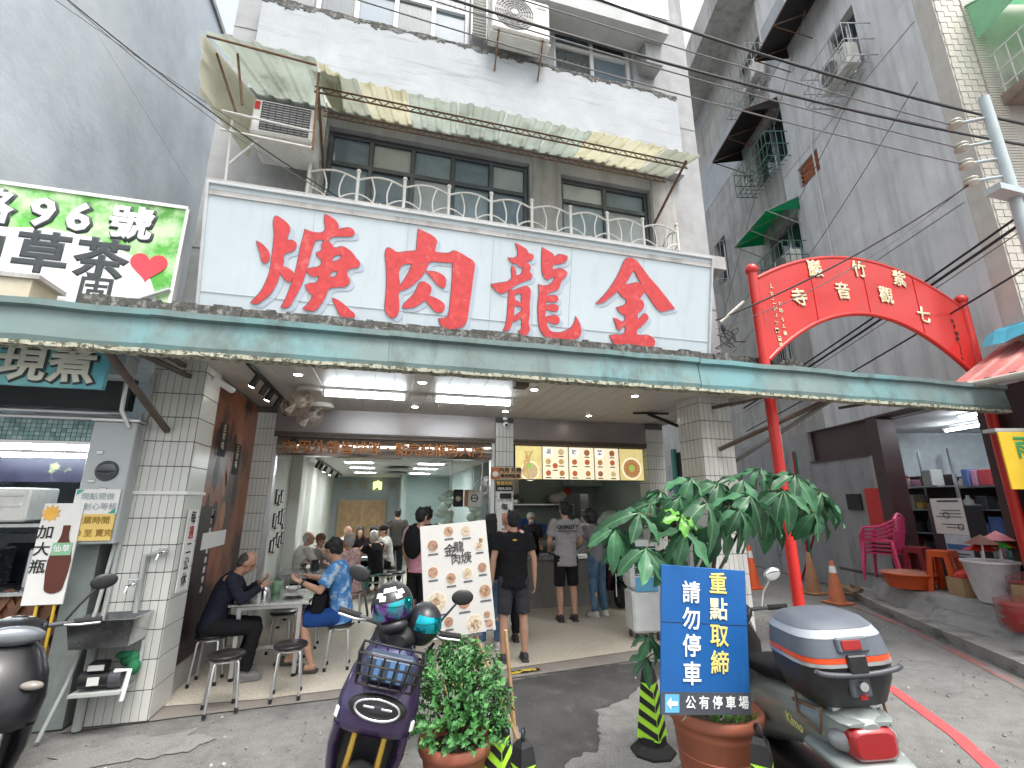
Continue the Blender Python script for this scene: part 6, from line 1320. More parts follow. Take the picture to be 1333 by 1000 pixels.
def stool(x, y, label, rz=0, proto=[None], h=.46):
    if proto[0] is None:
        t = thing('round_stool', label, 'stool', (x, y, 0), rz, 'round black topped stools'); q = MB(); q.lathe((0, 0, h - .03), [(.14, 0), (.155, .006), (.155, .024), (.145, .032), (.02, .034)], 24); q.build('seat', STOOLTOP, t)
        q = MB(); q.torus((0, 0, h - .05), .12, .010, None, 24, 6); q.build('seat_ring', ALU, t)
        for k in range(4):
            a = R(45 + 90 * k); c, s_ = math.cos(a), math.sin(a); q = MB(); q.tube([(c * .06, s_ * .06, h - .037), (c * .115, s_ * .115, h - .045), (c * .135, s_ * .135, h - .075), (c * .17, s_ * .17, .02)], .0115, 8); l_ = q.build('leg', ALU, t)
            q = MB(); q.cyl((c * .17, s_ * .17, 0), (c * .168, s_ * .168, .035), .016, n=10); q.build('rubber_foot', RUBBER, l_)
        proto[0] = t; return t
    t = copy_tree(proto[0]); t.location = (x, y, 0); t.rotation_euler = (0, 0, R(rz)); t['label'] = label; return t
table(-1.52, -.72, 5.88, 6.72, 'steel dining table nearest the street where the man in blue eats')
table(-1.5, -.6, 8.05, 8.75, 'steel dining table where the man in the brown cap sits'); table(-.75, .15, 10.2, 10.9, 'steel dining table in the middle of the dining room'); table(-.9, .0, 12.0, 12.7, 'steel dining table at the far end of the dining room')
stool(-1.30, 5.22, 'black topped round stool at the street corner of the near table', 20); stool(-.79, 5.40, 'black topped round stool beside the near table, closer to the man in blue', 5)
stool(-1.66, 6.0, 'round stool under the man in dark clothes'); stool(-.40, 6.15, 'round stool under the man in the blue shirt'); stool(-1.15, 6.95, 'round stool pushed behind the near table, left one'); stool(-.85, 7.05, 'round stool pushed behind the near table, right one')
for i, (x, y, l) in enumerate(((-1.45, 9.05, 'stool under the man in the white shirt'), (-1.0, 9.05, 'stool under the man in the brown cap'), (-.38, 8.3, 'stool under the man in the red checked shirt'), (-.85, 11.2, 'stool under the bald diner in white'), (-.45, 11.2, 'stool under the long haired diner in black'), (-.2, 11.15, 'stool under the second dark haired diner'), (.1, 9.95, 'stool under the white haired diner'), (.2, 10.9, 'stool under the diner in the black cap'), (.35, 10.2, 'empty stool right of the middle dining table'))): stool(x, y, l)
# tableware
CER = pm('white_ceramic', (.72, .71, .68), .25, var=.04)
def bowl(x, y, z, r_, label, h=.07, mat=None, name='bowl', cat='bowl'):
    q = MB(); q.lathe((x, y, z), [(r_ * .5, 0), (r_ * .55, .008), (r_ * .9, h * .7), (r_, h), (r_ * .95, h), (r_ * .5, .016), (.005, .014)], 22); return tag(q.build(name, mat or CER), label, cat)
bowl(-.98, 6.42, .752, .085, 'white bowl in front of the man in blue'); bowl(-.93, 6.2, .752, .12, 'shallow white plate under the hands of the man in blue', .025, name='plate', cat='plate'); bowl(-1.42, 6.45, .752, .075, 'white bowl before the man in dark clothes')
q = MB(); q.lathe((-1.18, 6.5, .752), [(.05, 0), (.055, .13), (.05, .13), (.045, .01)], 20); tag(q.build('chopstick_holder', tint('green_cup', (.16, .30, .17), .4)), 'green cup on the near table', 'cup')
q = MB(); q.lathe((-1.25, 6.25, .752), [(.035, 0), (.035, .1), (.03, .1), (.03, .01)], 20); tag(q.build('spoon_holder', STEEL), 'small steel cup on the near table', 'cup')
q = MB(); q.tube([(-.90, 6.18, .80), (-.86, 6.2, 1.02)], .004, 6); q.tube([(-.915, 6.19, .80), (-.87, 6.22, 1.02)], .004, 6); tag(q.build('chopsticks', STEEL), 'pair of chopsticks held over the plate', 'chopsticks')
q = MB(); q.lathe((-1.0, 8.45, .752), [(.06, 0), (.065, .15), (.06, .15), (.05, .01)], 18); tag(q.build('holder', BLACKP), 'black cup on the second dining table', 'cup')
for i, (x, y) in enumerate(((-.3, 10.5), (-.5, 12.3))): bowl(x, y, .752, .09, 'white bowl on the %s dining table' % ('middle' if i == 0 else 'far'))
# air cooler by the right pillar
t = thing('air_cooler', 'white and blue portable air cooler on castors beside the blue sign', 'air cooler', (3.55, 6.3, 0), -8)
q = MB(); q.bb(-.2, .2, -.17, .17, .1, .62, .03); q.build('water_tank', tint('cooler_white', (.66, .68, .68), .4), t); q = MB(); q.bb(-.2, .2, -.17, .17, .625, 1.28, .05); q.build('body', tint('cooler_white', ()), t)
q = MB(); q.bb(-.15, .17, -.178, -.171, .62, .80); q.build('blue_panel', tint('cooler_blue', (.12, .38, .62), .35), t)
q = MB(); q.bb(-.15, .17, -.174, -.168, .82, 1.2); gl = q.build('grille_recess', tint('cooler_dark', (.03, .05, .07), .5), t)
for k in range(12): q = MB(); q.box((.01, -.176, .84 + k * .03), (.31, .012, .008), rot(20, 0, 0)); q.build('louvre', tint('cooler_white', ()), gl)
for sx in (-1, 1):
    for sy in (-1, 1): q = MB(); q.cyl((sx * .15 - .015, sy * .12, .04), (sx * .15 + .015, sy * .12, .04), .04, n=14); q.cyl((sx * .15, sy * .12, .06), (sx * .15, sy * .12, .1), .012); q.build('castor', GREYP, t)
# teal wall speaker between the right pillars
q = MB(); q.bb(4.36, 4.62, 6.35, 6.5, 2.02, 2.55, .02); q.m = 1; q.bb(4.44, 4.6, 6.335, 6.349, 2.06, 2.5, .01); q.bb(4.3, 4.37, 6.4, 6.46, 1.9, 2.6); tag(q.build('wall_box', [BLACKP, tint('teal_case', (.05, .28, .28), .4)]), 'teal and black box hanging between the two right pillars', 'box')
t = thing('ceiling_bracket', 'black projector style bracket hanging at the right end of the arcade ceiling', 'bracket', (3.9, 6.6, 2.8)); bar([(3.65, 6.4, 3.14), (4.15, 6.2, 3.12)], .02, BLACKP, t, 'rail'); bar([(3.85, 6.3, 3.12), (4.3, 6.0, 2.85)], .03, BLACKP, t, 'arm'); q = MB(); q.ball((4.32, 5.98, 2.83), .06); q.build('head', BLACKP, t, True)
# ------------------------------------------------------------------ people
def fuse(mb, voxel, mat, name, parent, it=3, fac=.5, fold=0.):
    me = bpy.data.meshes.new('tmp'); me.from_pydata([tuple(p) for p in mb.v], [], mb.f)
    bm = bmesh.new(); bm.from_mesh(me); bmesh.ops.recalc_face_normals(bm, faces=bm.faces); bm.to_mesh(me); bm.free()
    o = bpy.data.objects.new('tmp', me)
    r_ = o.modifiers.new('r', 'REMESH'); r_.mode = 'VOXEL'; r_.voxel_size = voxel; r_.use_smooth_shade = True
    if it: s_ = o.modifiers.new('s', 'SMOOTH'); s_.iterations = it; s_.factor = fac
    m2 = bake(o)
    m2.name = name; m2.materials.clear(); m2.materials.append(mat)
    if fold:
        sd = Vector((len(m2.vertices) % 97, 0, 0)); ns = [v.normal.copy() for v in m2.vertices]
        for v, nn in zip(m2.vertices, ns):
            c = v.co; f1 = mnoise.noise(Vector((c.x * 9, c.y * 9, c.z * 16)) + sd); f2 = mnoise.noise(Vector((c.x * 22 + c.z * 12, c.y * 22, c.z * 26)) + sd)
            v.co = c + nn * fold * ((1 - abs(f1) * 2.2) * .9 + f2 * .6)
    for p in m2.polygons: p.use_smooth = True
    ob = bpy.data.objects.new(name, m2); COL.objects.link(ob); ob.parent = parent; return ob
def cap(q, a, b, r0, r1, n=12):
    q.cyl(a, b, r0, r1, n); q.ball(a, r0, n, 8); q.ball(b, r1, n, 8)
def frustum(q, a, b, r0, r1, n=16): q.cyl(a, b, r0, r1, n)
def ering(c, t, rx, ry, n=20):
    t = t.normalized(); x = Vector((1, 0, 0)); x = (x - t * x.dot(t)).normalized(); y = t.cross(x)
    return [c + x * rx * math.cos(2 * math.pi * j / n) + y * ry * math.sin(2 * math.pi * j / n) for j in range(n)]
STAND = dict(pel=(0, 0, .93), wst=(0, .0, 1.08), chs=(0, .01, 1.28), nck=(0, -.01, 1.45), hed=(0, .02, 1.578), shL=(-.18, -.01, 1.395), shR=(.18, -.01, 1.395), elL=(-.235, -.04, 1.14), elR=(.235, -.04, 1.14), wrL=(-.225, .05, .91), wrR=(.225, .05, .91), hiL=(-.088, 0, .90), hiR=(.088, 0, .90), knL=(-.105, .02, .49), knR=(.105, .02, .49), anL=(-.11, -.02, .085), anR=(.11, -.02, .085))
SIT = dict(pel=(0, 0, .56), wst=(0, .02, .72), chs=(0, .06, .92), nck=(0, .10, 1.08), hed=(0, .15, 1.20), shL=(-.18, .09, 1.03), shR=(.18, .09, 1.03), elL=(-.23, .22, .82), elR=(.23, .22, .82), wrL=(-.12, .42, .86), wrR=(.12, .42, .86), hiL=(-.09, .02, .53), hiR=(.09, .02, .53), knL=(-.12, .43, .53), knR=(.12, .43, .53), anL=(-.12, .42, .085), anR=(.12, .42, .085))
def hand(q, w, f, up, side, s=1., curl=35):
    """palm and five fingers; f: along the hand, up: back of the hand, side: thumb side"""
    f = f.normalized(); side = (side - f * side.dot(f)).normalized(); up = f.cross(side).normalized()
    pc = w + f * .045 * s; M3 = Matrix((side, f, up)).transposed()
    q.ball(pc, (.038 * s, .05 * s, .017 * s), 12, 8, M3)
    for k, (o, L_) in enumerate(((.027, .068), (.009, .078), (-.009, .072), (-.026, .056))):
        a = w + f * .085 * s + side * o * s; d1 = (f * math.cos(R(curl * .5)) - up * math.sin(R(curl * .5))); d2 = (f * math.cos(R(curl * 1.5)) - up * math.sin(R(curl * 1.5)))
        m = a + d1 * L_ * .5 * s; cap(q, a, m, .0088 * s, .0082 * s, 8); cap(q, m, m + d2 * L_ * .5 * s, .0082 * s, .007 * s, 8)
    a = w + f * .03 * s + side * .03 * s; m = a + (side * .8 + f * .6).normalized() * .04 * s; cap(q, a, m, .0115 * s, .010 * s, 8); cap(q, m, m + (f + side * .15 - up * .3).normalized() * .032 * s, .0098 * s, .008 * s, 8)
def person(label, loc, rz, H=1.7, pose=None, seat=False, skin=None, hair='short', hairm=None, shirt=None, sleeve=.55, hem=.0, pants=None, pleg=.95, shoe=None, shoetype='shoe', head=(0, 0), vox=.013, fat=1., extra=None, apron=None, mask=False, tuck=0., face=True):
    t = thing('person', label, 'person', loc, rz); k = H / 1.7
    J = dict(SIT if seat else STAND); J.update(pose or {}); J = {n: Vector(v) * k for n, v in J.items()}
    skin = skin or SKIN; HM = Euler((R(head[1]), 0, R(head[0]))).to_matrix(); hc = J['hed']
    def HP(x, y, z): return hc + HM @ (Vector((x, y, z)) * k)
    q = MB()
    q.ball(HP(0, -.008, .02), (.072 * k, .09 * k, .098 * k), 18, 12, HM); q.ball(HP(0, .025, -.045), (.052 * k, .058 * k, .062 * k), 16, 10, HM); q.ball(HP(0, .05, -.085), (.028 * k, .026 * k, .022 * k), 10, 8, HM)
    q.ball(HP(0, .092, -.02), (.013 * k, .02 * k, .024 * k), 10, 8, HM); q.ball(HP(0, .082, -.058), (.022 * k, .012 * k, .009 * k), 10, 6, HM); q.ball(HP(0, .078, .018), (.05 * k, .014 * k, .012 * k), 10, 6, HM)
    for s in (-1, 1): q.ball(HP(s * .073, -.005, -.012), (.010 * k, .02 * k, .03 * k), 8, 8, HM)
    cap(q, J['nck'] - Vector((0, 0, .03)) * k, HP(0, -.012, -.05), .056 * k, .05 * k)
    for c, r_ in (('pel', (.135, .09, .12)), ('wst', (.12, .085, .12)), ('chs', (.145, .095, .15))): q.ball(J[c], tuple(v * k for v in r_), 14, 10)
    for s, sg in (('L', -1), ('R', 1)):
        sh, el, wr = J['sh' + s], J['el' + s], J['wr' + s]
        cap(q, J['chs'] + Vector((sg * .1, 0, .08)) * k, sh, .06 * k, .052 * k); cap(q, sh, el, .048 * k * fat, .038 * k); cap(q, el, el.lerp(wr, .3), .037 * k, .038 * k); cap(q, el.lerp(wr, .3), wr, .037 * k, .025 * k)
        f = (wr - el).normalized(); up = Vector((sg, 0, 0)) if abs(f.z) > .7 else Vector((0, 0, 1)); side = Vector((0, 1, 0)) if abs(f.z) > .7 else Vector((-sg, 0, .25))
        hand(q, wr, f, up, side, k * .98)
        hi, kn, an = J['hi' + s], J['kn' + s], J['an' + s]
        cap(q, hi, kn, .078 * k * fat, .052 * k); cap(q, kn, kn.lerp(an, .35) + Vector((0, -.012, 0)) * k, .05 * k, .053 * k); cap(q, kn.lerp(an, .35) + Vector((0, -.012, 0)) * k, an, .053 * k, .034 * k)
        q.ball(an + Vector((0, .05, -.045)) * k, (.04 * k, .11 * k, .036 * k), 12, 8); q.ball(an + Vector((0, -.02, -.04)) * k, (.034 * k, .04 * k, .042 * k), 10, 8)
    fuse(q, vox, skin, 'body', t, 2)
    if face:
        for s in (-1, 1):
            q = MB(); q.ball(HP(s * .03, .078, -.002), (.011 * k, .006 * k, .006 * k), 10, 6, HM); q.build('eye', INK, t)
            q = MB(); q.ball(HP(s * .031, .085, .020), (.018 * k, .006 * k, .004 * k), 10, 6, HM); q.build('eyebrow', hairm or HAIRB, t)
    # shirt
    if shirt:
        q = MB(); P = [J['pel'], J['wst'], J['chs'], J['nck']]; up = (P[1] - P[0]).normalized()
        bot = P[0] - up * (.07 + hem) * k; fw = fat * (1.0)
        rings = [ering(bot, up, .168 * k * fw, .128 * k * fw), ering(P[0] + up * .03 * k, up, .163 * k * fw, .122 * k * fw), ering(P[1], P[2] - P[0], .152 * k * fw, .115 * k * fw), ering(P[1].lerp(P[2], .5), P[2] - P[1], .163 * k * fw, .122 * k * fw), ering(P[2], P[3] - P[1], .178 * k * fw, .125 * k * fw), ering(P[2].lerp(P[3], .45), P[3] - P[2], .185 * k, .112 * k), ering(P[2].lerp(P[3], .75), P[3] - P[2], .155 * k, .09 * k), ering(P[2].lerp(P[3], .92), P[3] - P[2], .095 * k, .075 * k), ering(P[3], P[3] - P[2], .066 * k, .064 * k)]
        q.loft(rings)
        for s in 'LR':
            sh, el, wr = J['sh' + s], J['el' + s], J['wr' + s]
            if sleeve <= 1: e = sh.lerp(el, max(.05, sleeve)); q.ball(sh, .062 * k, 14, 9); frustum(q, sh, e, .064 * k, (.062 + .008 * (sleeve < .8)) * k)
            else: q.ball(sh, .062 * k, 14, 9); cap(q, sh, el, .06 * k, .048 * k); frustum(q, el, el.lerp(wr, sleeve - 1), .048 * k, .038 * k)
        sobj = fuse(q, vox, shirt, 'shirt', t, 3, fold=.0065)
    if pants:
        q = MB(); up = (J['wst'] - J['pel']).normalized(); P0 = J['pel']
        q.loft([ering(P0 - up * .11 * k, up, .150 * k * fat, .115 * k), ering(P0 - up * .03 * k, up, .160 * k * fat, .118 * k), ering(P0 + up * .09 * k, up, .147 * k * fat, .108 * k)])
        for s in 'LR':
            hi, kn, an = J['hi' + s], J['kn' + s], J['an' + s]
            if pleg <= 1: e = hi.lerp(kn, pleg); q.ball(hi, .09 * k * fat, 14, 9); frustum(q, hi, e, .094 * k * fat, .083 * k)
            else: q.ball(hi, .088 * k * fat, 14, 9); cap(q, hi, kn, .092 * k * fat, .066 * k); frustum(q, kn, kn.lerp(an, pleg - 1), .066 * k, .056 * k)
        fuse(q, vox, pants, 'trousers' if pleg > 1 else 'shorts', t, 3, fold=.006)
    if shoe:
        for s in 'LR':
            an = J['an' + s]; q = MB()
            if shoetype == 'slipper':
                q.box(an + Vector((0, .045, -.073)) * k, (.09 * k, .255 * k, .022 * k), None, .01); q.ball(an + Vector((0, .085, -.04)) * k, (.05 * k, .05 * k, .04 * k), 14, 9)
            else:
                q.ball(an + Vector((0, .06, -.043)) * k, (.048 * k, .115 * k, .044 * k), 14, 9); q.ball(an + Vector((0, -.015, -.03)) * k, (.043 * k, .055 * k, .055 * k), 14, 9); q.box(an + Vector((0, .045, -.074)) * k, (.088 * k, .23 * k, .02 * k), None, .008)
            fuse(q, .008, shoe, 'slipper' if shoetype == 'slipper' else 'shoe', t, 2)
    hm = hairm or HAIRB; q = MB()
    if hair in ('short', 'long', 'bowl'):
        q.ball(HP(0, -.022, .045), (.083 * k, .092 * k, .088 * k), 18, 12, HM); q.ball(HP(0, -.045, .0), (.076 * k, .062 * k, .082 * k), 16, 10, HM)
        if hair == 'bowl': q.ball(HP(0, .01, .055), (.083 * k, .09 * k, .06 * k), 16, 10, HM); [q.ball(HP(s * .068, -.01, .0), (.02 * k, .045 * k, .05 * k), 10, 8, HM) for s in (-1, 1)]
        if hair == 'long': q.ball(HP(0, -.05, -.09), (.085 * k, .05 * k, .13 * k), 14, 10, HM); [q.ball(HP(s * .068, .0, -.06), (.022 * k, .04 * k, .1 * k), 10, 8, HM) for s in (-1, 1)]
        rr = random.Random(sum(map(ord, label)))
        for i in range(16): a = rr.uniform(0, 6.28); z = rr.uniform(.0, .12); q.ball(HP(.075 * math.cos(a) * (1 - z * 2), -.03 + .075 * math.sin(a) * (1 - z * 2) , .02 + z * .9), (.018 * k, .018 * k, .022 * k), 7, 5, HM)
        fuse(q, .009, hm, 'hair', t, 2)
    elif hair == 'thin':
        q.ball(HP(0, -.03, .022), (.076 * k, .078 * k, .075 * k), 16, 10, HM); q.ball(HP(0, -.05, -.02), (.07 * k, .05 * k, .06 * k), 14, 9, HM); fuse(q, .009, hm, 'hair', t, 2)
    elif hair in ('cap', 'bucket'):
        q.ball(HP(0, -.045, -.02), (.073 * k, .05 * k, .06 * k), 14, 9, HM); fuse(q, .009, HAIRB, 'hair', t, 2)
        q = MB(); q.ball(HP(0, -.01, .055), (.088 * k, .102 * k, .078 * k), 18, 12, HM); q.ball(HP(0, .095 if hair == 'cap' else .0, .045), (.07 * k, .075 * k, .010 * k) if hair == 'cap' else (.135 * k, .145 * k, .012 * k), 16, 8, HM); fuse(q, .008, hm, 'cap', t, 2)
    elif hair == 'helmet':
        q.ball(HP(0, -.015, .03), (.125 * k, .14 * k, .125 * k), 20, 14, HM); q.ball(HP(0, -.04, -.03), (.115 * k, .11 * k, .09 * k), 18, 10, HM); fuse(q, .012, hm, 'helmet', t, 2)
        q = MB(); q.ball(HP(0, .06, .11), (.11 * k, .11 * k, .012 * k), 16, 8, HM); q.build('visor', tint('clear_visor', (.6, .62, .62), .1, alpha=.7), t)
    if mask: q = MB(); q.ball(HP(0, .05, -.05), (.055 * k, .052 * k, .042 * k), 14, 9, HM); q.build('face_mask', PAPER, t)
    if apron:
        q = MB(); c = J['wst']; q.loft([ering(J['pel'] - Vector((0, 0, .25)) * k, Vector((0, 0, 1)), .185 * k, .15 * k), ering(c, Vector((0, 0, 1)), .17 * k, .135 * k), ering(J['chs'] + Vector((0, 0, .04)) * k, Vector((0, 0, 1)), .15 * k, .14 * k)]); fuse(q, .015, apron, 'apron', t, 2)
    if extra: extra(t, J, k, HP)
    return t
def cl(name, c, **kw):
    kw.setdefault('bump', .35); kw.setdefault('bsc', 16); kw.setdefault('var', .12); kw.setdefault('sc', 9)
    return pm('cloth_' + name, c, .95, spec=.15, **kw)
BLK, NAVY, GRYC, JEAN, WHT = cl('black', (.016, .016, .018)), cl('navy', (.02, .022, .035)), cl('grey', (.34, .33, .34)), cl('jeans', (.07, .13, .22), col2=(.13, .2, .3), mixsc=6), cl('white', (.62, .60, .56))
TIE = cl('tie_dye_blue', (.07, .22, .50), col2=(.52, .64, .74), mixsc=9, mixlo=.5, mixhi=.66)
CHK = cl('red_check', (.50, .26, .27), col2=(.62, .50, .48), mixsc=24, mixlo=.45, mixhi=.55)
PNKC, CHAR, BLUSH = cl('pink', (.62, .30, .36)), cl('charcoal', (.05, .05, .06)), cl('blue_shorts', (.02, .07, .25))
DKSHOE, WSHOE = tint('dark_shoe', (.03, .025, .022), .6), tint('white_shoe', (.6, .58, .55), .6)

# man in the black T-shirt waiting behind the easel
def logo_y(t, J, k, HP): q = MB(); q.ball(J['chs'] + Vector((0, -.128, .08)) * k, (.028 * k, .008 * k, .012 * k), 12, 6); q.build('shirt_logo', tint('yellow_print', (.65, .5, .08)), t)
person('man in black T-shirt and dark shorts standing with his back turned behind the menu easel', (1.56, 5.80, 0), -6, 1.69, dict(elL=(-.25, -.03, 1.13), wrL=(-.26, .02, .88), elR=(.25, -.03, 1.13), wrR=(.26, .0, .87), anL=(-.12, 0, .085), anR=(.14, .02, .085), knL=(-.11, .02, .49), knR=(.125, .03, .49)), shirt=BLK, sleeve=.6, hem=.05, pants=CHAR, pleg=.92, shoe=tint('black_white_shoe', (.04, .04, .045), .6), vox=.011, fat=1.08, hair='short', extra=logo_y)
def quality(t, J, k, HP):
    text('QUALITY', .088, INK, t, J['chs'] + Vector((0, -.150, .055)) * k, (90, 0, 0), bold=.01, ext=.012, name='shirt_lettering', w=False)
    q = MB()
    for i in range(14): q.box(J['chs'] + Vector((-.15 + i * .023, -.150, -.005)) * k, (.014, .02, .012))
    q.box(J['chs'] + Vector((0, -.150, -.04)) * k, (.025, .02, .01)); q.build('shirt_print', INK, t)
person('man in pale grey QUALITY T-shirt and black shorts at the counter', (2.88, 7.45, 0), -4, 1.80, dict(elL=(-.25, .02, 1.12), wrL=(-.2, .2, 1.0), elR=(.25, .02, 1.12), wrR=(.2, .2, 1.0)), shirt=GRYC, sleeve=.7, hem=.09, pants=BLK, pleg=1.0, shoe=DKSHOE, vox=.011, hair='short', extra=quality, fat=1.05)
person('man in a helmet, grey shirt and jeans leaning on the counter', (3.50, 7.62, 0), 22, 1.70, dict(nck=(0, .08, 1.42), hed=(0, .13, 1.55), shL=(-.18, .07, 1.36), shR=(.18, .07, 1.36), chs=(0, .05, 1.26), elL=(-.24, .16, 1.12), wrL=(-.18, .36, 1.03), elR=(.24, .12, 1.12), wrR=(.2, .32, 1.02)), shirt=cl('grey_long', (.22, .22, .23)), sleeve=1.85, pants=JEAN, pleg=1.97, shoe=WSHOE, hair='helmet', hairm=BLACKP, vox=.012)
def pack(t, J, k, HP):
    q = MB(); q.ball(J['chs'] + Vector((0, -.17, -.03)) * k, (.15 * k, .09 * k, .22 * k), 16, 10); q.tube([J['shL'] + Vector((.06, -.1, .05)) * k, J['shL'] + Vector((.06, .06, .06)) * k, J['chs'] + Vector((-.12, .14, 0)) * k, J['wst'] + Vector((-.13, .05, 0)) * k], .022 * k, 8); q.tube([J['shR'] + Vector((-.06, -.1, .05)) * k, J['shR'] + Vector((-.06, .06, .06)) * k, J['chs'] + Vector((.12, .14, 0)) * k, J['wst'] + Vector((.13, .05, 0)) * k], .022 * k, 8); fuse(q, .014, BLK, 'backpack', t)
person('person in pink shirt with a black backpack queueing left of the easel', (.52, 6.95, 0), -42, 1.72, shirt=PNKC, sleeve=.7, pants=BLK, pleg=.95, shoe=DKSHOE, hair='short', extra=pack, vox=.013)
person('dark haired person in black standing behind the person in pink', (.66, 7.7, 0), -30, 1.72, shirt=BLK, pants=BLK, pleg=1.95, shoe=DKSHOE, hair='bowl', vox=.015)
person('bald man in a red and white shirt in front of the middle pillar', (1.70, 6.62, 0), -5, 1.66, shirt=cl('red_white', (.55, .05, .04), col2=(.65, .62, .6), mixsc=4, mixlo=.5, mixhi=.55), pants=BLK, pleg=1.95, shoe=DKSHOE, hair='none', skin=SKINB, vox=.013)
person('dark haired person in jeans hidden behind the menu easel', (1.40, 6.35, 0), -8, 1.64, shirt=BLK, pants=JEAN, pleg=1.95, shoe=WSHOE, hair='long', vox=.014)
person('person in a dark grey shirt standing deep in the dining room', (.32, 11.6, 0), 5, 1.66, shirt=cl('dark_grey', (.07, .065, .06)), pants=BLK, pleg=1.95, shoe=DKSHOE, hair='short', vox=.016)
# kitchen staff
person('cook with white cap, face mask and black apron behind the counter', (2.88, 9.35, 0), 178, 1.60, dict(wrL=(-.15, .3, 1.0), wrR=(.15, .3, 1.0)), shirt=CHAR, sleeve=.8, pants=BLK, pleg=1.95, hair='cap', hairm=WHT, mask=True, apron=BLK, vox=.013)
person('cook in a pale cap bending behind the display case', (3.98, 9.2, 0), 170, 1.52, shirt=CHAR, pants=BLK, pleg=1.95, hair='cap', hairm=cl('pale_cap', (.45, .45, .36)), mask=True, vox=.015, head=(0, -25))
person('cook in a white cap working at the noodle stand', (1.22, 9.3, 0), 185, 1.66, dict(wrL=(-.15, .3, 1.0), wrR=(.15, .3, 1.0)), shirt=WHT, pants=BLK, pleg=1.95, hair='cap', hairm=WHT, mask=True, vox=.015, head=(0, -20))
person('cook in a white bucket hat right of the noodle stand', (1.72, 9.5, 0), 175, 1.56, shirt=CHAR, pants=BLK, pleg=1.95, hair='bucket', hairm=WHT, mask=True, vox=.015)
# man in blue eating at the near table, facing left
def bag(t, J, k, HP):
    q = MB(); q.box(J['pel'] + Vector((-.05, .22, .12)) * k, (.30 * k, .14 * k, .22 * k), rot(8, 0, 0), .03); q.build('shoulder_bag', BLK, t)
    q = MB(); q.tube([J['pel'] + Vector((-.15, .2, .18)) * k, J['chs'] + Vector((-.1, .14, .05)) * k, J['shR'] + Vector((-.06, .02, .07)) * k, J['chs'] + Vector((.08, -.13, 0)) * k, J['pel'] + Vector((.1, -.05, .1)) * k], .012, 6); q.build('bag_strap', BLK, t)
    q = MB(); q.torus(J['wrL'] + (J['elL'] - J['wrL']).normalized() * .03, .03, .01, (J['elL'] - J['wrL']).to_track_quat('Z', 'Y').to_matrix(), 16, 6); q.build('wristwatch', BLACKP, t)
person('man in blue tie dye T-shirt eating noodles on a stool', (-.40, 6.15, 0), 84, 1.74, dict(nck=(0, .09, 1.10), hed=(0, .14, 1.225), chs=(0, .05, .93), elL=(-.24, .20, .82), wrL=(-.16, .42, .90), elR=(.22, .22, .86), wrR=(.1, .42, .93), knL=(-.14, .40, .52), anL=(-.16, .24, .10), knR=(.13, .44, .54), anR=(.13, .52, .10)), seat=True, shirt=TIE, sleeve=.75, hem=.03, pants=BLUSH, pleg=.9, shoe=tint('olive_slipper', (.05, .055, .045), .7), shoetype='slipper', hair='bowl', head=(0, -14), vox=.0095, extra=bag)
# man in dark clothes at the left of the near table, facing right
person('man in dark long sleeved clothes eating bent over a bowl by the mural', (-1.67, 6.0, 0), -80, 1.70, dict(nck=(0, .16, 1.04), hed=(0, .25, 1.145), chs=(0, .10, .90), wst=(0, .03, .71), shL=(-.18, .14, 1.0), shR=(.18, .14, 1.0), elL=(-.24, .25, .80), wrL=(-.1, .40, .92), elR=(.24, .25, .80), wrR=(.12, .42, .90), knL=(-.13, .40, .5), anL=(-.14, .30, .085), knR=(.13, .42, .5), anR=(.13, .36, .085)), seat=True, shirt=NAVY, sleeve=1.92, pants=BLK, pleg=1.95, shoe=tint('grey_shoe', (.2, .2, .2)), skin=SKINB, hair='thin', hairm=tint('dark_thin_hair', (.05, .045, .045), .6), head=(0, -30), vox=.0105)
# other diners
person('man in white shirt seated by the left dining room wall', (-1.36, 9.05, 0), -65, 1.68, seat=True, shirt=WHT, sleeve=.9, pants=BLK, pleg=1.9, hair='thin', hairm=HAIRG, skin=SKINB, head=(-10, 5), vox=.013)
person('man in a brown cap seated at the second dining table', (-1.0, 9.1, 0), 172, 1.64, dict(wrL=(-.06, .3, 1.05), elL=(-.22, .25, .86)), seat=True, shirt=cl('grey_checks', (.34, .32, .31)), sleeve=1.8, pants=BLK, pleg=1.9, hair='cap', hairm=cl('brown_cap', (.13, .07, .04)), skin=SKINB, vox=.013)
person('grey haired person in a red checked shirt seated with back to the street', (-.40, 8.25, 0), 60, 1.66, seat=True, shirt=CHK, sleeve=.8, hem=.05, pants=BLK, pleg=1.9, shoe=DKSHOE, hair='short', hairm=HAIRG, vox=.013)
person('bald diner in a white shirt at the far end of the dining room', (-.85, 11.2, 0), -120, 1.68, seat=True, shirt=WHT, pants=BLK, pleg=1.9, hair='none', skin=SKINB, vox=.016)
person('long haired diner in black in the middle of the dining room', (-.45, 11.2, 0), 175, 1.64, seat=True, shirt=BLK, pants=BLK, pleg=1.9, hair='long', vox=.016)
person('dark haired diner beside the long haired diner', (-.20, 11.25, 0), 185, 1.68, seat=True, shirt=cl('maroon', (.08, .02, .03)), pants=BLK, pleg=1.9, hair='bowl', vox=.016)
person('white haired diner in a black shirt at the middle dining table', (-.08, 9.9, 0), 40, 1.62, seat=True, shirt=BLK, pants=cl('teal_trousers', (.15, .3, .3)), pleg=1.9, hair='short', hairm=tint('white_hair', (.55, .54, .52), .7), vox=.015)
person('diner in a black cap right of the middle dining table', (.15, 10.9, 0), 110, 1.70, seat=True, shirt=WHT, pants=BLK, pleg=1.9, hair='cap', hairm=BLK, vox=.016)
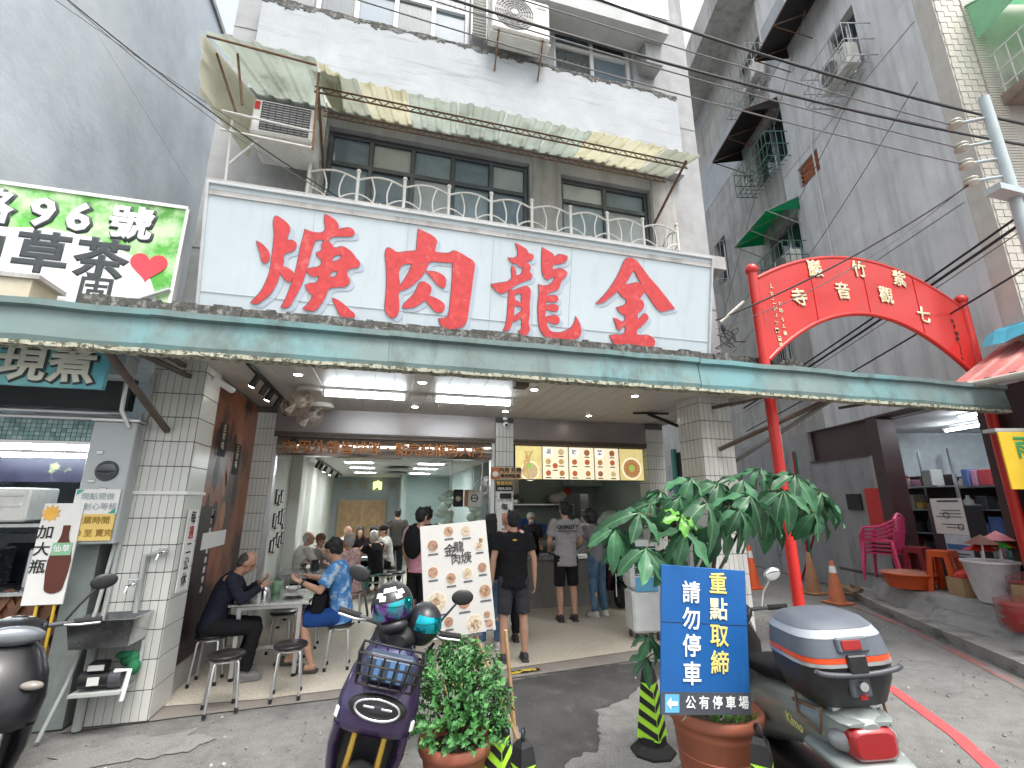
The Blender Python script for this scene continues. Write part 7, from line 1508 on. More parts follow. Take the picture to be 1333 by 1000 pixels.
# ------------------------------------------------------------------ scooters
def sx(x, zc, hw, hh, n=22, p=2.6):
    o = []
    for j in range(n):
        t = 2 * math.pi * j / n; c, s = math.cos(t), math.sin(t)
        o.append(Vector((x, hw * math.copysign(abs(c) ** (2 / p), c), zc + hh * math.copysign(abs(s) ** (2 / p), s))))
    return o
def sz(z, xc, hx, hy, n=22, p=2.6, tilt=0.):
    o = []
    for j in range(n):
        t = 2 * math.pi * j / n; c, s = math.cos(t), math.sin(t); a = hx * math.copysign(abs(c) ** (2 / p), c)
        o.append(Vector((xc + a, hy * math.copysign(abs(s) ** (2 / p), s), z + a * tilt)))
    return o
def wheel(t, x, r_, name='wheel'):
    ax = rot(90, 0, 0); q = MB(); q.torus((x, 0, r_), r_ - .045, .048, ax, 36, 12); tyre = q.build('tyre', RUBBER, t)
    q = MB(); q.lathe((x, 0, r_), [(.02, -.045), (.05, -.045), (.055, -.02), (r_ - .085, -.025), (r_ - .075, -.035), (r_ - .075, .035), (r_ - .085, .025), (.055, .02), (.05, .045), (.02, .045)], 30, ax); q.build('rim', GREYP, tyre)
    for k in range(5): a = 2 * math.pi * k / 5; q = MB(); q.box((x + .09 * math.cos(a), 0, r_ + .09 * math.sin(a)), (.12, .05, .03), rot(0, -math.degrees(a), 0)); q.build('spoke', ALU, tyre)
def scooter(label, loc, rz, roll, body, trim, forkm, scale=1., tail=True, headring=True, trunk=False, basket=False, mirrors=True, mirm=None, seatm=None, text_=None, legm=None, barlight=False):
    t = thing('scooter', label, 'scooter', loc, rz); t.rotation_euler = (R(roll), 0, R(rz)); t.scale = (scale,) * 3
    legm = legm or trim
    wheel(t, .66, .225); wheel(t, -.60, .225)
    q = MB(); q.loft([sx(-.97, .80, .03, .02), sx(-.93, .79, .10, .06), sx(-.85, .77, .145, .10), sx(-.62, .72, .17, .14), sx(-.35, .66, .17, .17), sx(-.08, .58, .155, .2), sx(.06, .5, .13, .17), sx(.12, .46, .09, .12)]); bd = q.build('rear_body', body, t)
    q = MB(); q.loft([sx(-.72, .865, .06, .02), sx(-.66, .875, .12, .04), sx(-.45, .87, .15, .05), sx(-.22, .835, .155, .055), sx(0, .80, .13, .05), sx(.10, .775, .08, .035)]); q.build('seat', seatm or BLACKCLOTH, t)
    q = MB(); q.loft([sx(-.5, .34, .12, .08), sx(-.1, .30, .15, .07), sx(.3, .30, .16, .05), sx(.45, .34, .15, .06)]); q.build('floorboard', trim, t)
    q = MB(); q.loft([sz(.26, .40, .05, .15, tilt=.2), sz(.42, .46, .06, .19, tilt=.2), sz(.62, .47, .06, .21, tilt=.1), sz(.80, .42, .06, .19), sz(.93, .36, .05, .11), sz(.97, .35, .03, .06)]); q.build('leg_shield', legm, t)
    q = MB(); q.loft([sz(.575, .56, .06, .16, tilt=.25), sz(.60, .56, .11, .19, tilt=.2), sz(.65, .55, .13, .20), sz(.73, .53, .135, .21), sz(.84, .48, .125, .19), sz(.93, .43, .10, .145), sz(.985, .40, .05, .08)]); fs = q.build('front_shell', body, t)
    for s in (-1, 1):
        q = MB(); q.loft([[p + Vector((0, s * y0, 0)) for p in sz(z, xc, hx, .03)] for z, xc, hx, y0 in ((.30, .44, .03, .13), (.40, .47, .06, .155), (.52, .51, .10, .17), (.62, .53, .11, .165))]); q.build('shell_cheek', legm if not headring else body, t)
    # light oval
    if headring:
        ax = Matrix(((0, .12, .99), (1, 0, 0), (0, .99, -.12)))
        q = MB(); q.ball((.66, 0, .735), (.035, .150, .062), 26, 12); q.build('headlight_recess', BLACKP, fs)
        q = MB(); q.tube([Vector((.690 - .0 * abs(y) - .6 * y * y, y, .735 + z)) for y, z in [(.112 * math.cos(a), .046 * math.sin(a)) for a in [2 * math.pi * i / 36 for i in range(36)]]], .0075, 8, closed=True); q.build('headlight_ring', CHROME, fs)
        q = MB(); q.ball((.676, 0, .735), (.022, .098, .032), 22, 10); q.build('headlight_lens', tint('lamp_glass', (.03, .03, .035), .08), fs)
        for y in (-.045, .045): q = MB(); q.box((.6985 - .5 * y * y, y, .745), (.008, .055, .010), None, .003); q.build('led_block', tint('led_grey', (.45, .46, .5), .2, metal=.5), fs)
        for s in (-1, 1):
            q = MB(); q.box((.60, s * .19, .665), (.03, .022, .05), rot(0, 0, s * -35), .006); q.build('marker_strip', WHITEP, fs)
    if barlight:
        q = MB(); q.ball((.47, 0, 1.01), (.045, .125, .05), 22, 12); q.build('headlight', tint('headlight_glass', (.2, .22, .24), .06, metal=.4), fs)
        q = MB(); q.torus((.668, .0, .74), .028, .006, rot(0, 80, 0), 20, 6); q.box((.668, 0, .74), (.006, .03, .008)); q.build('badge', CHROME, fs)
        for s in (-1, 1): q = MB(); q.ball((.63, s * .13, .80), (.03, .05, .022), 16, 8, rot(0, 0, s * -25)); q.build('turn_signal', tint('signal_glass', (.22, .2, .18), .1), fs)
    for s in (-1, 1):
        q = MB(); q.cyl((.615, s * .075, .60), (.665, s * .075, .34), .017, n=14); f1 = q.build('fork_tube', forkm, t); q = MB(); q.cyl((.655, s * .075, .40), (.69, s * .075, .20), .024, n=14); q.build('fork_slider', CHROME, f1)
    q = MB(); ring = []
    for i in range(9): a = R(20 + 130 * i / 8); c = Vector((.66 + .265 * math.cos(a), 0, .225 + .265 * math.sin(a))); n_ = Vector((math.cos(a), 0, math.sin(a))); ring.append([c + Vector((0, y, 0)) - n_ * (abs(y) ** 2 * 5) for y in (-.065, -.04, 0, .04, .065)])
    q.loft(ring, cap=False, closed=False); q.build('front_fender', trim, t)
    q = MB(); q.loft([sx(.22, 1.0, .06, .035), sx(.30, 1.02, .12, .055), sx(.38, 1.03, .13, .06), sx(.45, 1.01, .10, .05), sx(.49, 1.0, .05, .03)]); hc = q.build('handlebar_cover', trim, t)
    q = MB(); q.ball((.29, 0, 1.06), (.07, .075, .022), 20, 8); q.build('dash_panel', tint('dash_silver', (.45, .44, .40), .4), hc); q = MB(); q.torus((.29, .0, 1.075), .035, .005, rot(0, -15, 0), 18, 5); q.build('gauge', BLACKP, hc)
    q = MB(); q.tube([(.34, .0, 1.02), (.33, .12, 1.03), (.30, .26, 1.04)], .013, 8); q.tube([(.34, .0, 1.02), (.33, -.12, 1.03), (.30, -.26, 1.04)], .013, 8); q.build('handlebar', GREYP, t)
    for s in (-1, 1):
        q = MB(); q.cyl((.305, s * .24, 1.04), (.285, s * .37, 1.045), .018, n=12); g_ = q.build('grip', RUBBER, t); q = MB(); q.tube([(.33, s * .20, 1.03), (.37, s * .26, 1.035), (.35, s * .36, 1.04)], .007, 6); q.build('brake_lever', ALU, t)
        if mirrors:
            q = MB(); q.tube([(.31, s * .20, 1.05), (.33, s * .24, 1.14), (.31, s * .29, 1.22)], .007, 7); m_ = q.build('mirror_stem', mirm or BLACKP, t); q = MB(); q.ball((.31, s * .32, 1.265), (.014, .068, .045), 18, 10, rot(s * 15, 0, 0)); q.build('mirror_shell', mirm or BLACKP, m_); q = MB(); q.ball((.299, s * .32, 1.265), (.006, .060, .038), 18, 10, rot(s * 15, 0, 0)); q.build('mirror_glass', CHROME, m_)
    # tail
    if tail:
        q = MB(); q.ball((-.885, 0, .735), (.075, .165, .070), 24, 12); tl = q.build('tail_lamp_glass', tint('clear_lens', (.20, .21, .21), .06, metal=.2), t)
        q = MB(); q.loft([sx(-.978, .735, .085, .05, p=4), sx(-.968, .735, .102, .066, p=4), sx(-.90, .735, .11, .074, p=4)]); q.build('tail_lamp', tint('red_lens', (.27, .008, .01), .15, coat=.5), tl)
        q = MB(); q.loft([sx(-1.0, .635, .12, .012), sx(-.985, .638, .155, .024), sx(-.90, .645, .18, .034), sx(-.7, .65, .185, .04)]); q.build('rear_cowl', body, tl)
        q = MB(); q.loft([sx(-.965, .815, .10, .008), sx(-.94, .82, .13, .016), sx(-.8, .83, .15, .02)]); q.build('lamp_brow', body, tl)
        q = MB(); q.bb(-1.03, -.86, -.09, .09, .555, .60, .01); q.build('rear_mudguard', BLACKP, t)
        q = MB(); q.box((-1.035, 0, .53), (.006, .24, .13), rot(0, 15, 0), .002); pl_ = q.build('number_plate', PAPER, t)
        q = MB(); q.box((-1.04, 0, .53), (.003, .2, .05), rot(0, 15, 0)); q.build('plate_mark', tint('plate_green', (.05, .3, .25), .5), pl_)
        if not basket: q = MB(); q.cyl((-.25, -.20, .27), (-.88, -.21, .36), .058, n=18); q.build('exhaust', GREYP, t)
        q = MB(); q.tube([(-.60, .15, .80), (-.80, .14, .83), (-.86, .10, .835), (-.86, -.10, .835), (-.80, -.14, .83), (-.60, -.15, .80)], .010, 7); q.tube([(-.62, .1, .835), (-.62, -.1, .835)], .009, 6); q.build('grab_rail', RUST, t)
    if trunk:
        tk = MB(); tk.loft([sz(.865, -.74, .165, .165, p=4), sz(.875, -.74, .18, .18, p=4), sz(.98, -.74, .215, .215, p=4), sz(1.05, -.74, .225, .222, p=4)]); tko = tk.build('trunk_base', BLACKP, t)
        q = MB(); q.loft([sz(1.052, -.74, .229, .226, p=4), sz(1.068, -.74, .229, .226, p=4)]); q.build('trunk_band', ALU, tko)
        q = MB(); q.loft([sz(1.069, -.74, .227, .224, p=4), sz(1.092, -.74, .226, .222, p=4)]); q.build('trunk_reflector', tint('orange_reflector', (.72, .075, .02), .3), tko)
        LID = tint('slate_plastic', (.10, .115, .14), .42, bump=.05, bsc=200); LIDT = tint('lid_silver', (.30, .33, .37), .4)
        q = MB(); q.loft([sz(1.094, -.74, .227, .223, p=4), sz(1.17, -.735, .215, .212, p=3.6)]); q.build('trunk_lid', LID, tko)
        q = MB(); q.loft([sz(1.172, -.735, .2155, .2125, p=3.6), sz(1.205, -.73, .195, .195, p=3.4)]); q.build('lid_shoulder', LIDT, tko)
        q = MB(); q.loft([sz(1.207, -.73, .196, .196, p=3.2), sz(1.235, -.725, .165, .168, p=3), sz(1.25, -.72, .11, .12, p=2.6), sz(1.254, -.72, .03, .03)]); q.build('lid_top', LID, tko)
        q = MB(); q.box((-.955, 0, 1.145), (.03, .15, .065), rot(0, 10, 0), .01); q.build('badge_block', LID, tko); q = MB(); q.box((-.972, .01, 1.148), (.008, .09, .042), rot(0, 10, 0), .003); q.build('red_reflector', tint('red_lens', ()), tko)
        q = MB(); q.box((-.966, 0, 1.065), (.03, .09, .08), None, .006); q.build('latch', BLACKP, tko)
        q = MB(); q.box((-.945, 0, .965), (.03, .10, .085), None, .01); lk = q.build('lock_plate', GREYP, tko); q = MB(); q.cyl((-.958, 0, .975), (-.985, 0, .975), .02, n=16); q.build('lock_barrel', CHROME, lk); q = MB(); q.box((-.962, 0, .925), (.008, .035, .02)); q.build('lock_mark', tint('red_lens', ()), lk)
        q = MB(); q.tube([(-.97, .20 * math.cos(R(a)), 1.05 - .03 * math.sin(R(a))) for a in range(0, 181, 15)], .012, 7); q.build('carry_handle', GREYP, tko)
        q = MB(); q.bb(-.88, -.6, -.11, .11, .845, .864); q.build('mount_plate', ALU, tko)
        for s in (-1, 1): q = MB(); q.tube([(-.64, s * .15, .86), (-.66, s * .17, .76), (-.84, s * .17, .74), (-.86, s * .15, .86)], .007, 6); q.build('rack_rod', RUST, tko)
    if basket:
        bk_ = MB(); c0, c1 = .705, .885
        for z, hw, xa, xb in ((1.00, .165, .60, .80), (.95, .16, .60, .785), (.90, .152, .60, .765), (.85, .14, .61, .74)):
            bk_.tube([(xa, -hw, z), (xb, -hw, z), (xb, hw, z), (xa, hw, z)], .006, 6, closed=True)
        for i in range(6): y = -.14 + .28 * i / 5; bk_.tube([(.80, y * 1.15, 1.0), (.765, y * 1.06, .90), (.74, y, .85), (.61, y, .85), (.60, y * 1.15, 1.0)], .005, 5)
        for i in range(1, 4):
            for s in (-1, 1): x = .60 + .2 * i / 4; bk_.tube([(x, s * .165, 1.0), (.61 + .13 * i / 4, s * .14, .85)], .005, 5)
        bko = bk_.build('basket', BLACKP, t)
        q = MB(); q.bb(.62, .725, -.125, .125, .86, .985, .02); q.build('storage_bag', tint('dark_blue_bag', (.05, .07, .11), .5), bko)
        q = MB()
        for y in (-.07, .0, .05): q.bb(.7255, .73, y, y + .025, .875, .97)
        q.build('bag_stripe', tint('blue_stripe', (.10, .22, .42), .5), bko)
    if text_:
        for s in (-1, 1): text(text_[0], .07, tint('decal_yellow', (.62, .60, .18), .4), t, (-.62, s * .178, .70), (90, 0, 0 if s < 0 else 180), bold=.02, name='decal', w=False)
    q = MB(); q.tube([(-.05, .14, .28), (-.0, .24, .03)], .010, 6); q.build('side_stand', GREYP, t)
    return t
PURPLE = pm('pearl_purple_paint', (.048, .028, .085), .30, metal=.35, var=.25, sc=2, coat=.6, col2=(.035, .06, .14), mixsc=2.5, mixlo=.45, mixhi=.7)
GREYK = pm('silver_green_paint', (.26, .29, .28), .35, metal=.4, var=.06, coat=.4)
BLKP = pm('gloss_black_paint', (.009, .009, .011), .32, var=.2, coat=.15, spec=.4)
GOLDM = pm('gold_fork', (.55, .36, .08), .25, metal=.9, var=.05)
scooter('purple scooter with helmets, front basket and gold forks facing the street', (-.09, 3.60, -.016), -95, -14, PURPLE, BLACKP, GOLDM, 1.05, tail=True, basket=True, mirm=BLACKP)
scooter('silver grey scooter with black top box parked at lower right, seen from behind', (2.53, 2.86, -.016), 74.5, -4, GREYK, BLACKP, ALU, 1.0, tail=True, trunk=True, headring=False, mirm=tint('mirror_silver', (.6, .63, .62), .3, metal=.6), text_=('Kimo',), legm=BLKP)
scooter('black scooter cut off by the left picture edge', (-2.33, 3.92, -.016), -60, -6, BLKP, BLKP, ALU, 1.06, headring=False, barlight=True, mirm=BLACKP)
scooter('small red and black scooter parked far back in the alley', (7.75, 9.9, -.016), -115, -5, tint('red_scooter_paint', (.5, .02, .02), .3, coat=.4), BLKP, ALU, 1.0)
scooter('dark maroon scooter beside the counter behind the air cooler', (4.16, 8.7, 0), -95, -4, tint('maroon_scooter_paint', (.08, .015, .04), .3, coat=.4), BLKP, ALU, .95)

# helmets on the purple scooter
IRI = pm('rainbow_visor', (.25, .05, .35), .06, metal=.9, var=.3, sc=4, col2=(.02, .40, .42), mixsc=6, mixlo=.42, mixhi=.58, rvar=.02)
IRI2 = pm('teal_mirror_visor', (.02, .35, .42), .06, metal=.9, var=.3, sc=5, rvar=.02)
def helmet(label, c, e, vm, full=True, r_=.135):
    t = thing('helmet', label, 'helmet', c); t.rotation_euler = tuple(R(a) for a in e)
    q = MB(); q.ball((0, 0, 0), (r_ * .92, r_ * 1.05, r_), 24, 16); q.ball((0, .03, -.07), (r_ * .78, r_ * .82, .075), 20, 12)
    fuse(q, .008, pm('matte_black_shell', (.022, .022, .026), .35, var=.2), 'shell', t, 2)
    if full:
        q = MB()
        for i in range(13):
            for j in range(7):
                pass
        rows = []
        for j in range(7):
            z = -.055 + .10 * j / 6; row = []
            for i in range(15): a = R(-72 + 144 * i / 14); rr_ = math.sqrt(max(.1, 1 - (z / (r_ * 1.02)) ** 2)); row.append(Vector((r_ * .965 * rr_ * math.sin(a), -r_ * 1.10 * rr_ * math.cos(a), z)))
            rows.append(row)
        q.loft(rows, cap=False, closed=False); q.build('visor', vm, t)
        q = MB(); q.ball((0, -.085, -.095), (.085, .06, .042), 18, 10); q.build('chin_bar', BLACKP, t)
        for i, (a, z) in enumerate(((-35, .085), (-10, .105), (15, .105), (40, .085), (-22, .07), (28, .07))):
            rr_ = math.sqrt(1 - min(.95, (z / r_) ** 2)); p = Vector((r_ * .95 * rr_ * math.sin(R(a)), -r_ * 1.07 * rr_ * math.cos(R(a)), z)); q = MB(); q.box(p, (.036, .006, .03), Vector((p.x, p.y, p.z)).to_track_quat('-Y', 'Z').to_matrix()); q.build('check_decal', PAPER, t)
    else:
        rows = []
        for j in range(6):
            z = -.02 + .085 * j / 5; row = []
            for i in range(13): a = R(-50 + 100 * i / 12); rr_ = math.sqrt(max(.1, 1 - (z / (r_ * 1.02)) ** 2)); row.append(Vector((r_ * .965 * rr_ * math.sin(a), -r_ * 1.10 * rr_ * math.cos(a), z)))
            rows.append(row)
        q = MB(); q.loft(rows, cap=False, closed=False); q.build('visor', vm, t)
    q = MB(); q.tube([(-.09, -.02, -.11), (-.05, -.05, -.18), (.03, -.05, -.20), (.09, -.02, -.11)], .009, 6); q.build('chin_strap', BLACKCLOTH, t)
    return t
helmet('full face helmet with rainbow visor and white checks on the purple scooter', (.09, 3.17, 1.18), (4, -10, -6), IRI); helmet('smaller dark helmet with teal mirror visor beside the rainbow one', (.285, 3.18, 1.07), (10, 10, 14), IRI2, False, .115)

# ------------------------------------------------------------------ terracotta pots
def pot(loc, r_, h, label):
    t = thing('flower_pot', label, 'pot', loc); b_ = r_ * .68
    q = MB(); q.lathe((0, 0, 0), [(b_, 0), (b_ * 1.02, .01), (r_ * .9, h * .80), (r_ * .92, h * .81), (r_ * .91, h * .83), (r_ * .93, h - .07), (r_ * 1.0, h - .066), (r_ * 1.04, h - .04), (r_ * 1.03, h - .005), (r_ * 1.0, h), (r_ * .93, h), (r_ * .88, h - .06), (.02, h - .065)], 40); q.build('pot_body', TERRA, t)
    q = MB(); q.lathe((0, 0, h - .062), [(r_ * .885, 0), (r_ * .5, .012), (.02, .02)], 24); q.build('soil', SOIL, t)
    for z in (h * .5, h * .62): q = MB(); rr_ = b_ + (r_ * .9 - b_) * (z / (h * .8)); q.torus((0, 0, z), rr_, .006, None, 40, 6); q.build('rib', TERRA, t)
    return t
pot((.50, 3.17, -.016), .215, .46, 'terracotta pot with the small leafed shrub beside the purple scooter'); pot((2.03, 2.82, -.016), .27, .60, 'large terracotta pot behind the blue parking sign')
# small leafed shrub
t = thing('potted_shrub', 'bushy small leafed green shrub in the left terracotta pot', 'shrub', (.50, 3.17, .40))
rr = random.Random(5); q = MB()
def leaf6(q, p, d, L_, W_, nrm):
    s_ = d.cross(nrm).normalized() * W_; n_ = nrm.normalized() * L_ * .12
    q.add([p, p + d * L_ * .4 + s_ + n_, p + d * L_, p + d * L_ * .4 - s_ + n_, p + d * L_ * .45], [(0, 4, 1), (1, 4, 2), (2, 4, 3), (3, 4, 0)])
lobes = [((0, 0, .24), (.27, .26, .22)), ((.10, -.02, .36), (.18, .17, .14)), ((-.10, .0, .36), (.16, .16, .14)), ((.16, -.05, .22), (.16, .17, .15)), ((-.06, -.12, .14), (.22, .16, .14)), ((.08, -.14, .12), (.2, .14, .12)), ((.02, .1, .42), (.14, .12, .12))]
twigs = MB()
for i in range(520):
    c, r_ = rr.choice(lobes); a, ph = rr.uniform(0, 6.283), math.acos(rr.uniform(-.5, 1)); k = rr.uniform(.55, 1.08) ** .6
    tip = Vector((c[0] + r_[0] * k * math.sin(ph) * math.cos(a), c[1] + r_[1] * k * math.sin(ph) * math.sin(a), c[2] + r_[2] * k * math.cos(ph)))
    d = (tip - Vector((0, 0, .05))).normalized(); d = (d + Vector((rr.uniform(-.4, .4), rr.uniform(-.4, .4), rr.uniform(-.1, .5)))).normalized()
    for m in range(rr.randint(6, 9)):
        a2 = m * 2.4; x_ = d.orthogonal().normalized(); y_ = d.cross(x_); o = (x_ * math.cos(a2) + y_ * math.sin(a2)); ld = (d * .65 + o * .9).normalized(); L_ = rr.uniform(.022, .044) * (1.0 if m < 5 else .7)
        q.m = 1 if (m > 5 and rr.random() < .35) else 0
        leaf6(q, tip - d * .012 * m + d * .03, ld, L_, L_ * .34, (d - ld * d.dot(ld)).normalized())
    if i % 6 == 0: twigs.tube([(0, 0, .02), tuple(Vector((0, 0, .1)).lerp(tip, .5)), tuple(tip)], [.008, .005, .002], 5)
o = q.build('foliage', [SHRUBL, LEAFN], t, fix=False); o['kind'] = 'stuff'; o = twigs.build('twigs', STEM, t); o['kind'] = 'stuff'
# money tree: every leaflet a part
def leaflet(L_, W_, droop):
    q = MB(); n = 8; rows = []
    for i in range(n + 1):
        u = i / n; w = W_ * (math.sin(math.pi * u ** 1.25) ** .85 if 0 < u < 1 else .03) ; z = -droop * u * u; y = u * L_ * (1 - .12 * droop)
        wv = .012 * math.sin(u * 14)
        m_ = min(w * .3, .0028); rows.append([Vector((-w, y, z + w * .30 + wv)), Vector((-w * .5, y, z + w * .10)), Vector((-m_, y, z + .001)), Vector((m_, y, z + .001)), Vector((w * .5, y, z + w * .10)), Vector((w, y, z + w * .30 - wv))])
    for cset in ((0, 1, 2), (3, 4, 5)): q.m = 0; q.loft([[r_[c] for c in cset] for r_ in rows], cap=False, closed=False)
    q.m = 1; q.loft([[r_[2], r_[3]] for r_ in rows], cap=False, closed=False)
    o = q.build('leaf', [LEAFD, LEAFV], raw=True); me = o.data; bpy.data.objects.remove(o)
    return me
LF = [leaflet(.255, .046, .09), leaflet(.24, .049, .13), leaflet(.22, .043, .05), leaflet(.265, .044, .17)]
LFN = leaflet(.13, .03, .03); LFN.materials.clear(); LFN.materials.append(LEAFN); LFN.materials.append(LEAFN)
mt = thing('money_tree', 'potted tree with large drooping hand shaped glossy leaves behind the blue sign', 'tree', (2.09, 2.84, .52))
base = Vector((2.09, 2.84, .52)); rr = random.Random(19)
STEMS = []
trunk = MB(); trunk.tube([(0, 0, 0), (.04, .03, .45), (.10, .06, .85), (.22, .10, 1.15)], [.022, .018, .014, .010], 8); trunk.tube([(.02, .02, 0), (-.05, .05, .4), (-.1, .1, .8), (-.2, .1, 1.05)], [.018, .015, .011, .007], 8); trunk.tube([(.08, .05, .75), (.4, .15, 1.05), (.62, .2, 1.25)], [.012, .009, .006], 7); trunk.build('trunk', STEM, mt)
def cluster(px, py, pz, n, sc_, tilt, az0, young=False, face=32):
    p = Vector((px, py, pz)) - base
    src = min([Vector((.22, .10, 1.15)), Vector((-.2, .1, 1.05)), Vector((.62, .2, 1.25)), Vector((.04, .03, .45)), Vector((.10, .06, .85))], key=lambda s: (s - p).length)
    q = MB(); mid = src.lerp(p, .5) + Vector((0, 0, .06)); q.tube([src, mid, p], [.006, .0045, .0035], 6); q.build('leaf_stalk', STEM, mt)
    for k in range(n):
        az = az0 + 360 * k / n + rr.uniform(-12, 12); el = tilt + rr.uniform(-16, 12); s_ = sc_ * rr.uniform(.8, 1.12)
        M = Matrix.Translation(p) @ Matrix.Rotation(R(face), 4, 'X') @ Matrix.Rotation(R(az), 4, 'Z') @ Matrix.Rotation(R(el), 4, 'X') @ Matrix.Rotation(R(rr.uniform(-25, 25)), 4, 'Y') @ Matrix.Scale(s_, 4)
        inst(LFN if young else rr.choice(LF), 'leaf', mt, M)
CL = [(2.38, 2.7, 1.83, 6, 1.1, -18, 0), (2.88, 2.8, 1.98, 7, 1.0, -24, 37), (1.87, 2.75, 1.82, 6, 1.0, -30, 14), (1.79, 2.6, 1.62, 7, 1.1, -36, 51), (1.57, 2.75, 1.72, 6, 1.0, -18, 28), (1.51, 2.6, 1.52, 7, 1.0, -24, 5), (2.11, 2.7, 1.65, 6, 1.1, -30, 42), (3.08, 2.85, 1.78, 7, 1.0, -36, 19), (2.77, 3.0, 2.03, 6, 1.0, -18, 56), (2.34, 2.95, 1.92, 7, 1.1, -24, 33), (2.19, 3.05, 1.96, 6, 1.0, -30, 10), (1.42, 2.8, 1.63, 7, 1.0, -36, 47), (3.2, 3.0, 1.93, 6, 1.1, -18, 24), (1.89, 3.0, 1.86, 7, 1.0, -24, 1), (2.69, 2.9, 1.7, 6, 1.0, -30, 38), (2.37, 2.85, 1.78, 7, 1.1, -36, 15), (1.96, 2.6, 1.78, 6, 1.0, -18, 52), (2.61, 2.65, 1.86, 7, 1.0, -24, 29), (1.82, 2.85, 1.47, 6, 1.1, -30, 6), (1.57, 2.95, 1.56, 7, 1.0, -36, 43)]
CL += [(3.15, 2.85, 1.86, 6, 1.0, -25, 20), (2.0, 2.9, 1.7, 6, .9, -30, 40), (2.55, 2.95, 1.95, 6, 1.0, -15, 10), (3.3, 2.95, 1.8, 5, .9, -45, 50), (1.72, 2.85, 1.78, 6, .9, -20, 5), (2.9, 2.7, 1.72, 5, .9, -50, 30), (2.2, 2.6, 1.74, 6, .9, -25, 15)]
for c in CL: cluster(*c)
cluster(1.70, 2.5, 1.70, 5, 1.0, -10, 15, True)
cluster(1.56, 2.72, 1.02, 6, .62, -35, 20); cluster(1.58, 2.8, .88, 6, .5, -35, 50)
q = MB(); rr = random.Random(2)
for i in range(160): a, r_ = rr.uniform(0, 6.28), rr.uniform(.05, .23); leaf6(q, Vector((2.09 + r_ * math.cos(a), 2.84 + r_ * math.sin(a), .53)), Vector((rr.uniform(-.6, .6), rr.uniform(-.6, .6), 1)).normalized(), .04, .01, Vector((1, 0, 0)))
tag(q.build('pot_weeds', LEAFN, fix=False), 'low green weeds covering the soil of the large pot', 'weeds', kind='stuff')

# ------------------------------------------------------------------ lime and black delineator cones
def delineator(loc, rz, label, h=.62):
    t = thing('delineator_cone', label, 'cone', loc, rz, 'lime and black cones on the street'); f = h / .62
    q = MB(); n = 8; q.loft([[Vector((.165 * math.cos(R(22.5 + 45 * j)) * k, .165 * math.sin(R(22.5 + 45 * j)) * k, z * f)) for j in range(n)] for k, z in ((1, 0), (1, .025), (.82, .05), (.62, .07), (.60, .12))], smooth=False); q.build('base', RUBBER, t)
    def half(z): return .085 - (.085 - .042) * (z - .11) / .40
    def ringz(z, e=0): w = half(z) + e; return [Vector((sx_ * w, sy_ * w, z * f)) for sx_, sy_ in ((-1, -1), (1, -1), (1, 1), (-1, 1))]
    q = MB(); q.loft([ringz(.11), ringz(.47)], smooth=False); q.build('lime_sleeve', LIMECONE, t)
    q = MB(); q.loft([ringz(.471, .002), ringz(.55, .0), ringz(.575, -.012)], smooth=False); q.build('black_top', BLACKP, t)
    q = MB(); q.torus((0, 0, .60 * f), .024, .009, rot(90, 0, 45), 18, 8); q.build('carry_loop', BLACKP, t)
    for face in range(4):
        M = Matrix.Rotation(R(90 * face), 3, 'Z'); sgn = 1 if face % 2 == 0 else -1
        for k in range(4):
            z = .145 + k * .085; hgt = .042; rise = .05 * sgn; pts = []
            for (u, zz) in ((-1, z - rise / 2), (1, z + rise / 2), (1, z + rise / 2 + hgt), (-1, z - rise / 2 + hgt)):
                zz = max(.115, min(.468, zz)); w = half(zz); pts.append(M @ Vector((u * w * .97, -(w + .0022), zz * f)))
            q = MB(); q.add(pts, [(0, 1, 2, 3)]); q.build('black_stripe', BLACKP, t)
    return t
delineator((2.05, 3.62, -.016), 38, 'lime and black cone standing on the cement patch left of the blue sign'); delineator((.735, 3.06, -.016), 45, 'lime and black cone right beside the shrub pot', .63)
delineator((.79, 2.74, -.016), 20, 'nearest cone showing only its dark grey top at the bottom edge', .63); delineator((1.95, 2.36, -.016), 42, 'lime and black cone in front of the large pot at the bottom edge', .68)

# ------------------------------------------------------------------ blue parking sign
bs = thing('parking_sign', 'blue no parking sign with yellow and white characters and a left arrow', 'sign', (1.78, 2.54, .66)); bs.rotation_euler = (0, R(5.5), 0)
BLUE = pm('sign_blue_enamel', (.012, .10, .32), .42, var=.10, sc=2.5, stain=((.03, .16, .42), .6)); YEL = tint('sign_yellow', (.72, .62, .18), .5); 
q = MB(); q.bb(-.285, .285, 0, .012, 0, .755, .003); q.build('panel', BLUE, bs)
q = MB(); q.bb(-.285, .285, -.003, -.0005, 0, .108); q.build('grey_strip', tint('strip_grey', (.06, .07, .085), .5), bs)
q = MB(); q.bb(-.285, .285, -.0016, -.0004, .452, .4545); q.build('panel_seam', INK, bs)
for i, ch in enumerate('重點取締'): text(ch, .125, YEL if i != 1 else tint('sign_pale_yellow', (.74, .72, .5), .5), bs, (.088, -.004, .665 - i * .139), bold=.018, ext=.0015, w=False)
for i, ch in enumerate('請勿停車'): text(ch, .122, PRW, bs, (-.093, -.004, .607 - i * .139), bold=.018, ext=.0015, w=False)
for i, ch in enumerate('公有停車場'): text(ch, .067, PRW, bs, (-.105 + i * .085, -.005, .055), bold=.018, ext=.0015, w=False)
q = MB(); q.bb(-.262, -.175, -.0052, -.0032, .012, .098); q.build('arrow_tile', tint('tile_blue', (.12, .40, .66), .4), bs)
curve_shape('arrow', [[(-.035, 0), (-.008, .028), (-.008, .010), (.032, .010), (.032, -.010), (-.008, -.010), (-.008, -.028)]], .0008, PRW, bs, Matrix.Translation((-.218, -.0065, .055)) @ Matrix.Rotation(R(90), 4, 'X'))
